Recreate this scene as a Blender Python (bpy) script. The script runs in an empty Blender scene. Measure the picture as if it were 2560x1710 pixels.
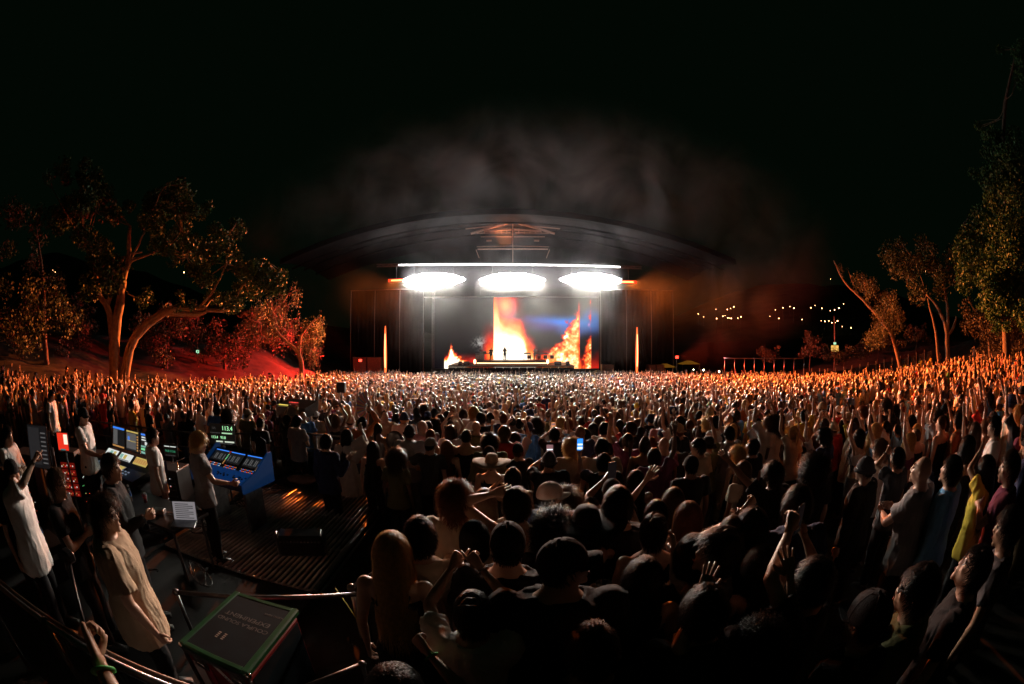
import bpy, math, random
import numpy as np
from mathutils import Vector, Matrix
sc = bpy.context.scene
COL = sc.collection
R = math.radians
rng = np.random.default_rng(7)
random.seed(7)

# ------------------------------------------------------------------ camera
CAMZ = 2.8
cd = bpy.data.cameras.new('camera')
cam = bpy.data.objects.new('camera', cd)
COL.objects.link(cam)
cam.location = (0, 0, CAMZ)
cam.rotation_euler = (R(90), 0, 0)
cd.type = 'PANO'
cd.panorama_type = 'FISHEYE_EQUISOLID'
cd.sensor_width = 36
cd.sensor_fit = 'HORIZONTAL'
cd.fisheye_lens = 15
cd.fisheye_fov = R(240)
cd.clip_start = 0.02
cd.clip_end = 3000
sc.camera = cam

# ------------------------------------------------------------------ world, exposure, sampling
w = bpy.data.worlds.new('World')
sc.world = w
w.use_nodes = True
bg = w.node_tree.nodes['Background']
bg.inputs['Color'].default_value = (0.22, 0.7, 0.30, 1)
bg.inputs['Strength'].default_value = 0.003          # night sky
sc.view_settings.view_transform = 'Standard'
sc.view_settings.look = 'None'
sc.view_settings.exposure = 0
sc.view_settings.gamma = 1
sc.render.engine = 'CYCLES'
cy = sc.cycles
cy.use_denoising = True
cy.max_bounces = 4
cy.diffuse_bounces = 2
cy.glossy_bounces = 2
cy.transmission_bounces = 3
cy.volume_bounces = 1
cy.transparent_max_bounces = 6
cy.sample_clamp_indirect = 2.0
cy.sample_clamp_direct = 0
cy.use_light_tree = True
cy.volume_step_rate = 1.0
cy.volume_max_steps = 128

F_PX = 15 / 36 * 2560
def ray(px, py):
    dx, dy = px - 1280, 855 - py
    r = math.hypot(dx, dy) + 1e-9
    t = 2 * math.asin(min(1, r / (2 * F_PX)))
    s = math.sin(t) / r
    return np.array((dx * s, math.cos(t), dy * s))
def atd(px, py, d):            # a point d metres along the line of sight
    return np.array((0, 0, CAMZ)) + ray(px, py) * d
def aty(px, py, y):            # the point in the plane of depth y
    v = ray(px, py)
    return np.array((0, 0, CAMZ)) + v * (y / v[1])
def atz(px, py, z):
    v = ray(px, py)
    return np.array((0, 0, CAMZ)) + v * ((z - CAMZ) / v[2])
def project(p):
    v = np.asarray(p, float) - np.array((0, 0, CAMZ))
    n = np.linalg.norm(v)
    t = math.acos(v[1] / n)
    r = 2 * F_PX * math.sin(t / 2)
    h = math.hypot(v[0], v[2]) + 1e-9
    return 1280 + r * v[0] / h, 855 - r * v[2] / h

def sstep(a, b, x):
    t = np.clip((x - a) / (b - a), 0, 1)
    return t * t * (3 - 2 * t)
def G(x, y):                    # the sloping lawn
    x = np.asarray(x, float); y = np.asarray(y, float)
    z = np.interp(y, [-20, 0, 2, 4, 8, 11, 20, 39, 53, 60], [.3, .15, .12, -.3, -.55, -.75, -1.5, -2.1, -2.6, -2.6])
    rise = np.where(x > 0, .0018, .0006) * np.minimum(np.abs(x), 26) ** 2 * (1 - sstep(5, 32, y))
    z = z + rise
    f = sstep(-1.75, -2.05, x) * sstep(9.2, 8.7, y) * sstep(-13, -12.4, x)
    return z * (1 - f) + np.minimum(z, -.08) * f
def terrain(x, y):              # lawn plus the banks round it
    x = np.asarray(x, float); y = np.asarray(y, float)
    z = G(x, y)
    xl = np.interp(y, [-10, 6, 15, 36, 47, 55, 80], [-24, -25, -23, -23.5, -20.5, -22, -26])
    bl = np.maximum(0, xl - x)
    z = z + np.minimum(bl * .34, 3.6 + bl * .06) * (1 - sstep(60, 75, y)*.6)
    xr = np.interp(y, [-10, 7, 14, 27, 40, 52, 80], [26, 26, 29, 33, 33, 36, 40])
    br = np.maximum(0, x - xr)
    z = z + np.minimum(br * .2, 3.0 + br * .05)
    return z

# ------------------------------------------------------------------ numpy noise
def _h(ix, iy, iz, seed):
    n = (ix * 73856093) ^ (iy * 19349663) ^ (iz * 83492791) ^ (seed * 2654435)
    n = (n ^ (n >> 13)) * 1274126177
    n = n ^ (n >> 16)
    return (n & 0xffff) / 32767.5 - 1
def vnoise(P, seed=0):
    P = np.asarray(P, float)
    I = np.floor(P).astype(np.int64)
    f = P - I
    f = f * f * (3 - 2 * f)
    out = 0
    for a in (0, 1):
        for b in (0, 1):
            for c in (0, 1):
                wgt = (f[:, 0] if a else 1 - f[:, 0]) * (f[:, 1] if b else 1 - f[:, 1]) * (f[:, 2] if c else 1 - f[:, 2])
                out = out + wgt * _h(I[:, 0] + a, I[:, 1] + b, I[:, 2] + c, seed)
    return out
def fbm(P, seed=0, octv=4):
    P = np.asarray(P, float)
    o, a = 0, .5
    for k in range(octv):
        o = o + a * vnoise(P * 2 ** k, seed + k)
        a *= .5
    return o

# ------------------------------------------------------------------ mesh building
def nrm(v):
    v = np.asarray(v, float)
    return v / (np.linalg.norm(v) + 1e-12)
class MB:
    def __init__(s):
        s.V = []; s.F = []; s.n = 0; s.P = []
    def add(s, v, faces, m=0):
        v = np.asarray(v, float).reshape(-1, 3)
        s.P.append((s.n, len(s.V), len(s.F)))
        for f in (faces if isinstance(faces, list) else [faces]):
            f = np.asarray(f, np.int64)
            if f.size: s.F.append((f + s.n, m))
        s.V.append(v); s.n += len(v)
        return s
    def grid(s, P, m=0, wrap=False, capA=False, capB=False):   # P: rows x cols x 3
        P = np.asarray(P, float)
        a, b = P.shape[:2]
        i = np.arange(a - 1)[:, None]; j = np.arange(b if wrap else b - 1)[None]
        j2 = (j + 1) % b
        q = np.stack([i * b + j, i * b + j2, (i + 1) * b + j2, (i + 1) * b + j], -1).reshape(-1, 4)
        fs = [q]
        if capA: fs.append(np.arange(b)[::-1][None])
        if capB: fs.append((np.arange(b) + (a - 1) * b)[None])
        return s.add(P.reshape(-1, 3), fs, m)
    def tube(s, pts, rad, seg=8, m=0, ref=(0, 0, 1), cap=True):
        pts = np.asarray(pts, float); n = len(pts)
        rad = np.asarray(rad, float)
        if rad.ndim == 0: rad = np.full((n, 2), float(rad))
        elif rad.ndim == 1: rad = np.stack([rad, rad], 1)
        T = np.gradient(pts, axis=0)
        T /= np.linalg.norm(T, axis=1)[:, None] + 1e-12
        u = np.cross(ref, T[0])
        if np.linalg.norm(u) < 1e-3: u = np.cross((1, .2, .1), T[0])
        u = nrm(u)
        rows = []
        an = np.linspace(0, 2 * np.pi, seg, endpoint=False)
        for k in range(n):
            u = nrm(u - T[k] * np.dot(u, T[k]))
            v = np.cross(T[k], u)
            rows.append(pts[k] + np.cos(an)[:, None] * u * rad[k, 0] + np.sin(an)[:, None] * v * rad[k, 1])
        return s.grid(np.array(rows), m, True, cap, cap)
    def ell(s, c, r, nu=12, nv=8, m=0, M=None):
        r = np.broadcast_to(np.asarray(r, float), (3,))
        th = np.linspace(0, 2 * np.pi, nu, endpoint=False)
        ph = np.linspace(-np.pi / 2, np.pi / 2, nv + 1)[1:-1]
        P = np.stack([np.cos(ph)[:, None] * np.cos(th), np.cos(ph)[:, None] * np.sin(th), np.sin(ph)[:, None] + 0 * th], -1)
        P = np.concatenate([P.reshape(-1, 3), [[0, 0, -1], [0, 0, 1]]]) * r
        if M is not None: P = P @ np.asarray(M).T
        a = nv - 1
        i = np.arange(a - 1)[:, None]; j = np.arange(nu)[None]; j2 = (j + 1) % nu
        q = np.stack([i * nu + j, i * nu + j2, (i + 1) * nu + j2, (i + 1) * nu + j], -1).reshape(-1, 4)
        j = np.arange(nu); j2 = (j + 1) % nu
        t1 = np.stack([j2, j, np.full(nu, a * nu)], 1)
        t2 = np.stack([(a - 1) * nu + j, (a - 1) * nu + j2, np.full(nu, a * nu + 1)], 1)
        return s.add(P + np.asarray(c, float), [q, t1, t2], m)
    def box(s, c, size, m=0, rz=0, M=None, bev=0.0):
        x, y, z = np.asarray(size, float) / 2
        if bev <= 0:
            P = np.array([(-x, -y, -z), (x, -y, -z), (x, y, -z), (-x, y, -z), (-x, -y, z), (x, -y, z), (x, y, z), (-x, y, z)])
            f = [np.array([(0, 3, 2, 1), (4, 5, 6, 7), (0, 1, 5, 4), (1, 2, 6, 5), (2, 3, 7, 6), (3, 0, 4, 7)])]
        else:
            e = min(bev, x * .9, y * .9, z * .9)
            rows = []
            for zz, k in ((-z, e), (-z + e, 0), (z - e, 0), (z, e)):
                a, b = x - k, y - k
                rows.append([(-a + e * (k == 0), -b, zz), (a - e * (k == 0), -b, zz), (a, -b + e * (k == 0), zz), (a, b - e * (k == 0), zz),
                             (a - e * (k == 0), b, zz), (-a + e * (k == 0), b, zz), (-a, b - e * (k == 0), zz), (-a, -b + e * (k == 0), zz)])
            mb = MB().grid(np.array(rows), 0, True, True, True)
            P, f = mb.V[0], [q for q, _ in mb.F]
        if rz:
            c_, s_ = math.cos(rz), math.sin(rz)
            P = P @ np.array([[c_, s_, 0], [-s_, c_, 0], [0, 0, 1]])
        if M is not None: P = P @ np.asarray(M).T
        return s.add(P + np.asarray(c, float), f, m)
    def merge(s, o, M=None, t=(0, 0, 0), m=None):
        for f, k in o.F: s.F.append((f + s.n, k if m is None else m))
        for v in o.V:
            s.V.append((v if M is None else v @ np.asarray(M).T) + np.asarray(t, float))
        s.n += o.n
        return s
    def verts(s): return np.concatenate(s.V)
    def mesh(s, name, mats=(), smooth=True):
        me = bpy.data.meshes.new(name)
        V = s.verts()
        me.vertices.add(len(V)); me.vertices.foreach_set('co', V.astype(np.float32).ravel())
        L = [f.ravel() for f, _ in s.F]
        nl = [np.full(len(f), f.shape[1]) for f, _ in s.F]
        mi = [np.full(len(f), k) for f, k in s.F]
        L = np.concatenate(L); nl = np.concatenate(nl); mi = np.concatenate(mi)
        me.loops.add(len(L)); me.loops.foreach_set('vertex_index', L.astype(np.int32))
        me.polygons.add(len(nl))
        me.polygons.foreach_set('loop_start', (np.cumsum(nl) - nl).astype(np.int32))
        for mt in mats: me.materials.append(mt)
        me.polygons.foreach_set('material_index', mi.astype(np.int32))
        me.polygons.foreach_set('use_smooth', np.full(len(nl), bool(smooth)))
        me.update(calc_edges=True)
        return me

def obj(name, mb, mats, parent=None, smooth=False, color=None):
    if not isinstance(mats, (list, tuple)): mats = [mats]
    me = mb.mesh(name, mats, smooth) if isinstance(mb, MB) else mb
    o = bpy.data.objects.new(name, me)
    COL.objects.link(o)
    if parent is not None: o.parent = parent
    if color is not None: o.color = (*color[:3], 1)
    return o
def obj_each(name, mb, mats, parent, smooth=False):
    """every piece that was added to mb becomes a part of its own"""
    for k, (n0, v0, f0) in enumerate(mb.P):
        f1 = mb.P[k + 1][2] if k + 1 < len(mb.P) else len(mb.F)
        q = MB(); q.V = [mb.V[v0]]; q.n = len(mb.V[v0])
        mats_ = mats if isinstance(mats, (list, tuple)) else [mats]
        mi = mb.F[f0][1] if f0 < f1 else 0
        q.F = [(f - n0, 0) for f, m in mb.F[f0:f1]]
        obj(name, q, mats_[mi], parent, smooth)
def tag(o, label=None, cat=None, group=None, kind=None):
    if label: o['label'] = label
    if cat: o['category'] = cat
    if group: o['group'] = group
    if kind: o['kind'] = kind
    return o
def thing(name, label, cat, loc=(0, 0, 0), rz=0, group=None):
    o = bpy.data.objects.new(name, None)
    o.empty_display_size = .2
    COL.objects.link(o)
    o.location = loc; o.rotation_euler = (0, 0, rz)
    return tag(o, label, cat, group)
def kids(o): return [c for c in COL.objects if c.parent == o]
def copy_tree(o, ch, loc=None, rz=None):
    r = o.copy(); COL.objects.link(r)
    if loc is not None: r.location = loc
    if rz is not None: r.rotation_euler = (0, 0, rz)
    out = []
    for c, sub in ch:
        k = c.copy(); COL.objects.link(k); k.parent = r; out.append(k)
        for g in sub:
            q = g.copy(); COL.objects.link(q); q.parent = k
    return r, out

def remesh(mb, vox, smooth=2, fac=.5):
    me = mb.mesh('tmp')
    o = bpy.data.objects.new('tmp', me); COL.objects.link(o)
    m = o.modifiers.new('r', 'REMESH'); m.mode = 'VOXEL'; m.voxel_size = vox
    if smooth:
        k = o.modifiers.new('s', 'SMOOTH'); k.iterations = smooth; k.factor = fac
    dg = bpy.context.evaluated_depsgraph_get()
    ev = o.evaluated_get(dg)
    m2 = ev.to_mesh()
    nv = len(m2.vertices)
    V = np.empty(nv * 3, np.float32); m2.vertices.foreach_get('co', V)
    N = np.empty(nv * 3, np.float32); m2.vertices.foreach_get('normal', N)
    nl = len(m2.loops); L = np.empty(nl, np.int32); m2.loops.foreach_get('vertex_index', L)
    npoly = len(m2.polygons); T = np.empty(npoly, np.int32); m2.polygons.foreach_get('loop_total', T)
    ev.to_mesh_clear()
    bpy.data.objects.remove(o); bpy.data.meshes.remove(me)
    st = np.cumsum(T) - T
    out = []
    for k in (3, 4):
        q = st[T == k]
        if len(q): out.append(L[q[:, None] + np.arange(k)])
    return V.reshape(-1, 3).astype(float), N.reshape(-1, 3).astype(float), out

# ------------------------------------------------------------------ materials
MATS = {}
def mat(name, col=(.5, .5, .5), rough=.6, metal=0.0, spec=.5, emit=None, estr=0.0, var=.25, vscale=6.0, bump=0.0, bscale=60.0,
        objcol=False, attr=None, trans=0.0, sheen=0.0, alpha=None, vol=None):
    if name in MATS: return MATS[name]
    m = bpy.data.materials.new(name); m.use_nodes = True
    nt = m.node_tree; N = nt.nodes; K = nt.links
    b = N['Principled BSDF']
    b.inputs['Roughness'].default_value = rough
    b.inputs['Metallic'].default_value = metal
    b.inputs['Specular IOR Level'].default_value = spec
    if sheen:
        b.inputs['Sheen Weight'].default_value = sheen
        b.inputs['Sheen Roughness'].default_value = .5
    if trans: b.inputs['Transmission Weight'].default_value = trans
    tc = N.new('ShaderNodeTexCoord')
    if objcol:
        oi = N.new('ShaderNodeObjectInfo'); src = oi.outputs['Color']
    elif attr:
        at = N.new('ShaderNodeAttribute'); at.attribute_name = attr; src = at.outputs['Color']
    else:
        rgb = N.new('ShaderNodeRGB'); rgb.outputs[0].default_value = (*col, 1); src = rgb.outputs[0]
    if var > 0:
        nz = N.new('ShaderNodeTexNoise'); nz.inputs['Scale'].default_value = vscale; nz.inputs['Detail'].default_value = 5
        K.new(tc.outputs['Object'], nz.inputs['Vector'])
        mr = N.new('ShaderNodeMapRange'); mr.inputs['From Min'].default_value = .3; mr.inputs['From Max'].default_value = .7
        mr.inputs['To Min'].default_value = 1 - var; mr.inputs['To Max'].default_value = 1 + var
        K.new(nz.outputs['Fac'], mr.inputs['Value'])
        mx = N.new('ShaderNodeVectorMath'); mx.operation = 'SCALE'
        K.new(src, mx.inputs[0]); K.new(mr.outputs[0], mx.inputs['Scale'])
        src = mx.outputs[0]
    K.new(src, b.inputs['Base Color'])
    if emit is not None:
        b.inputs['Emission Color'].default_value = (*emit, 1); b.inputs['Emission Strength'].default_value = estr
    if bump > 0:
        n2 = N.new('ShaderNodeTexNoise'); n2.inputs['Scale'].default_value = bscale; n2.inputs['Detail'].default_value = 4
        K.new(tc.outputs['Object'], n2.inputs['Vector'])
        bp = N.new('ShaderNodeBump'); bp.inputs['Strength'].default_value = bump; bp.inputs['Distance'].default_value = .01
        K.new(n2.outputs['Fac'], bp.inputs['Height']); K.new(bp.outputs[0], b.inputs['Normal'])
    MATS[name] = m
    return m
def emat(name, col, s, sample=True):
    if name in MATS: return MATS[name]
    m = mat(name, tuple(c * .2 for c in col), .5, emit=col, estr=s, var=0)
    if not sample: m.cycles.emission_sampling = 'NONE'
    return m
M_BLACK = mat('black_paint', (.012, .012, .013), .45, var=.5, bump=.1)
M_DARK = mat('dark_fabric', (.012, .012, .014), .9, var=.4, bump=.4, bscale=90)
M_METAL = mat('brushed_metal', (.35, .35, .36), .35, 1.0, var=.25, vscale=25, bump=.05)
M_STEEL = mat('dull_steel', (.16, .16, .165), .45, .9, var=.35, vscale=12, bump=.08)
M_PLASTIC = mat('black_plastic', (.018, .018, .019), .3, var=.3, vscale=30, bump=.05, bscale=300)
M_SKIN = mat('skin', objcol=True, rough=.42, spec=.5, var=.12, vscale=14, bump=.12, bscale=130)
M_HAIR = mat('hair', objcol=True, rough=.34, spec=.28, var=.22, vscale=45, bump=.6, bscale=120)
def translucent(m, fac):
    nt = m.node_tree; b = nt.nodes['Principled BSDF']; out = nt.nodes['Material Output']
    tr = nt.nodes.new('ShaderNodeBsdfTranslucent'); mx = nt.nodes.new('ShaderNodeMixShader'); mx.inputs[0].default_value = fac
    nt.links.new(b.inputs['Base Color'].links[0].from_socket, tr.inputs['Color'])
    nt.links.new(b.outputs[0], mx.inputs[1]); nt.links.new(tr.outputs[0], mx.inputs[2]); nt.links.new(mx.outputs[0], out.inputs['Surface'])
translucent(M_HAIR, .4)
M_CLOTH = mat('cloth', objcol=True, rough=.85, spec=.25, var=.10, vscale=9, bump=.35, bscale=160)
M_DENIM = mat('trouser_cloth', objcol=True, rough=.9, spec=.2, var=.3, vscale=12, bump=.3, bscale=200)
M_EYE = mat('eye', (.03, .02, .015), .1, var=0)
M_SHOE = mat('shoe_leather', (.03, .03, .03), .5, var=.4)
def lamp(name, kind, loc, target, power, color, parent=None, **kw):
    d = bpy.data.lights.new(name, kind); d.energy = power; d.color = color
    for k, v in kw.items(): setattr(d, k, v)
    o = bpy.data.objects.new(name, d); COL.objects.link(o)
    o.location = loc
    o.rotation_euler = (Vector(target) - Vector(loc)).to_track_quat('-Z', 'Y').to_euler()
    return o
# ------------------------------------------------------------------ lights of the show (all but the roof light sit in lamps built below)
SY = 55.0                                     # depth of the stage front
for k, (px, pw) in enumerate(((1083, 1), (1281, 1), (1479, 1))):
    c = aty(px, 700, SY - 1.0)
    lamp('blinder_light', 'AREA', c + np.array((0, -.35, 0)), (c[0] * .7, 34.5, -1.5), 9000 * pw, (1, .91, .76), shape='ELLIPSE', size=8.0, size_y=1.6, spread=R(51))
LORG = aty(990, 701, SY - 1.2); RORG = aty(1572, 705, SY - 1.2)
for c, tg, pw, ang in ((LORG, (-12, 30, -2), 210000, 47), (LORG, (-20, 16, -1.4), 420000, 40), (RORG, (13, 29, -2), 240000, 47), (RORG, (20, 14, -1.2), 640000, 40), (RORG, (30, 25, 1.0), 260000, 38)):
    lamp('orange_light', 'SPOT', c + np.array((0, -.4, 0)), tg, pw, (1, .185, .028), spot_size=R(ang), spot_blend=1.0, shadow_soft_size=.12)
LRED = np.array((-19.0, 50.5, float(terrain(-19.0, 50.5)) + 3.0)); RRED = np.array((20.5, 49.6, float(terrain(20.5, 49.6)) + 3.4))
lamp('red_light', 'SPOT', LRED, (-29, 38, 2.5), 130000, (1, .03, .016), spot_size=R(96), spot_blend=.9, shadow_soft_size=.2)
lamp('red_light', 'SPOT', RRED, (33, 40, 1.5), 40000, (1, .07, .025), spot_size=R(90), spot_blend=1.0, shadow_soft_size=.3)
lamp('roof_light', 'SPOT', (-1.2, 55.5, 15.3), (0, 54, 19.5), 3200, (1, .25, .05), spot_size=R(120), spot_blend=.6, shadow_soft_size=.2)  # uplight inferred from the orange trusses; no fixture is built for it

# ------------------------------------------------------------------ ground
def build_ground():
    xs = np.concatenate([np.linspace(-420, -60, 16), np.linspace(-56, 56, 141), np.linspace(60, 420, 16)])
    ys = np.concatenate([np.linspace(-40, -8, 8), np.linspace(-6, 66, 91), np.linspace(70, 420, 22)])
    X, Y = np.meshgrid(xs, ys)
    Z = terrain(X, Y)
    P = np.stack([X, Y, Z], -1).reshape(-1, 3)
    out = (np.abs(P[:, 0]) > 24) | (P[:, 1] > 62)
    P[:, 2] += np.where(out, fbm(P * .25, 3) * .9 + fbm(P * 1.1, 9) * .25, fbm(P * .8, 5) * .03)
    m = mat('lawn_earth', (.028, .023, .016), .95, var=.6, vscale=1.2, bump=.6, bscale=14)
    o = obj('ground', MB().grid(P.reshape(len(ys), len(xs), 3)), m, smooth=True)
    tag(o, kind='structure')
build_ground()
def build_hills():
    an = np.linspace(R(-88), R(88), 140); rr = np.linspace(140, 420, 16)
    A, D = np.meshgrid(an, rr)
    X, Y = D * np.sin(A), D * np.cos(A)
    Hh = 8 + 46 * np.exp(-((A - .72) / .36) ** 2) + 60 * np.exp(-((A + 1.1) / .5) ** 2)
    P = np.stack([X, Y, -3 + Hh * sstep(140, 380, D)], -1).reshape(-1, 3)
    P[:, 2] += fbm(P * .02, 4) * 10
    tag(obj('hills', MB().grid(P.reshape(16, 140, 3)), mat('hill_scrub', (.03, .035, .022), .95, var=.6, vscale=.1), smooth=True), kind='structure')
build_hills()

# ------------------------------------------------------------------ stage
def build_roof():
    m_under = mat('roof_lining', (.005, .005, .0055), .9, spec=.06, var=.3, vscale=.4, bump=.1)
    m_steel = mat('orange_lit_steel', (.42, .30, .24), .5, .2, var=.25)  # warm tint puts orange lamplight into the steel colour
    t = thing('stage_roof', 'huge arched shell roof curving over the stage, dim edge above white lamps', 'roof', (0, 50, -2.6))
    off = np.array((0, 50, -2.6))
    pts = [aty(x, y, 47.0) for x, y in ((700, 655), (800, 610), (899, 577), (1066, 543), (1281, 529), (1496, 546), (1639, 583), (1734, 612), (1840, 655))]
    pts = np.array(pts)
    xs = np.linspace(pts[0, 0], pts[-1, 0], 60)
    cz = np.polyfit(pts[:, 0], pts[:, 2], 4)
    zs = np.polyval(cz, xs)
    top = np.stack([xs, 0 * xs + 47, zs], 1)
    rows = []
    for dy, dz in ((0, -.35), (0, .35), (3, 1.1), (9, 1.2), (16, .4), (16, -.2), (9, .6), (3, .3), (0.05, -.35)):
        rows.append(top + np.array((0, dy, dz)))
    obj('shell', MB().grid(np.array(rows) - off), m_under, t, smooth=True)
    mb = MB()
    for y in (50.5, 54.0, 58.0):                                   # arched ribs under the shell
        mb.tube(np.stack([xs, 0 * xs + y, zs + (.1 if y < 52 else .5) - .5], 1) - off, .13, 6)
    obj_each('rib', mb, m_under, t, smooth=True)
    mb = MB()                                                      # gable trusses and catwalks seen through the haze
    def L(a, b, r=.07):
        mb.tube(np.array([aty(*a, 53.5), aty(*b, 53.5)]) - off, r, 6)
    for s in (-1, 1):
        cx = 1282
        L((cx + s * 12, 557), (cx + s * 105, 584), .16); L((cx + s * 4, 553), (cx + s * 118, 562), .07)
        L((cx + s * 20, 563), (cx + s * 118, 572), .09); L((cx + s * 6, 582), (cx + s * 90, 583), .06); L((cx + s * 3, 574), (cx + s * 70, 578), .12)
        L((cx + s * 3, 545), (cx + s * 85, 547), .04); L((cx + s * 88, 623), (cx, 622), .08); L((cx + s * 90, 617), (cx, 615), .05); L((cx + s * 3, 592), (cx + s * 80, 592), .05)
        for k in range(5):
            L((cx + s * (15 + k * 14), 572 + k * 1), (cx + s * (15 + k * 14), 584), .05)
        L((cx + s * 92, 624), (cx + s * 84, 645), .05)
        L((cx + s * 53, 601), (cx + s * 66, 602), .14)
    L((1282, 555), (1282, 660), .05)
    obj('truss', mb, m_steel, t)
build_roof()
ZD = -.25                                       # stage deck
def build_stage():
    t = thing('stage', 'wide black raised stage with dark skirt, glowing strip along its front edge', 'stage', (0, 58, -2.7))
    off = np.array((0, 58, -2.7))
    x0, x1 = aty(1120, 915, SY)[0], aty(1436, 915, SY)[0]
    obj('deck', MB().box(np.array(((x0 + x1) / 2, 60, ZD - .1)) - off, (x1 - x0, 10, .2), bev=.03), M_BLACK, t)
    mb = MB()
    for k in range(16):
        xa = x0 + (x1 - x0) * (k + .5) / 16
        mb.box(np.array((xa, SY + .12 + .04 * (k % 2), (ZD - .2 - 2.7) / 2)) - off, ((x1 - x0) / 16 - .02, .12, ZD - .22 + 2.68))
    obj('skirt', mb, M_DARK, t)
    a, b = aty(1188, 910, SY), aty(1370, 910, SY)
    obj('riser', MB().box(np.array(((a[0] + b[0]) / 2, 58.4, .05)) - off, (b[0] - a[0], 5, .5), bev=.02), M_BLACK, t)
    obj('edge_light', MB().box(np.array(((a[0] + b[0]) / 2, 55.82, .02)) - off, (b[0] - a[0] - .3, .06, .13)), emat('edge_glow', (1, .42, .2), 5), t)
    for px in (1187, 1369):
        p = aty(px, 904, 55.8)
        obj('edge_lamp', MB().ell(p - off, (.17, .12, .32)), emat('edge_lamp_glow', (1, .5, .25), 6), t, smooth=True)
    for i, (px, wd) in enumerate(((1166, .75), (1395, .9), (1150, .5), (1420, .5))):
        p = aty(px, 908, 55.6)
        o = thing('stage_monitor', ['black wedge monitor at the stage front, nearer the left end', 'larger black wedge monitor on the stage front near the right corner',
                  'small black wedge monitor outermost on the left of the stage lip', 'small black wedge monitor outermost on the right of the stage lip'][i], 'monitor speaker', (p[0], 55.9, ZD))
        mb = MB().grid(np.array([[(-wd / 2, -.3, 0), (wd / 2, -.3, 0), (wd / 2, .3, 0), (-wd / 2, .3, 0)], [(-wd / 2, -.3, .15), (wd / 2, -.3, .15), (wd / 2, .12, .5), (-wd / 2, .12, .5)]]), 0, True, True, True)
        obj('cabinet', mb, M_PLASTIC, o)
        obj('grille', MB().box((0, -.1, .31), (wd * .86, .5, .02), M=np.array(((1, 0, 0), (0, .77, -.64), (0, .64, .77)))), M_STEEL, o)
build_stage()

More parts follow.
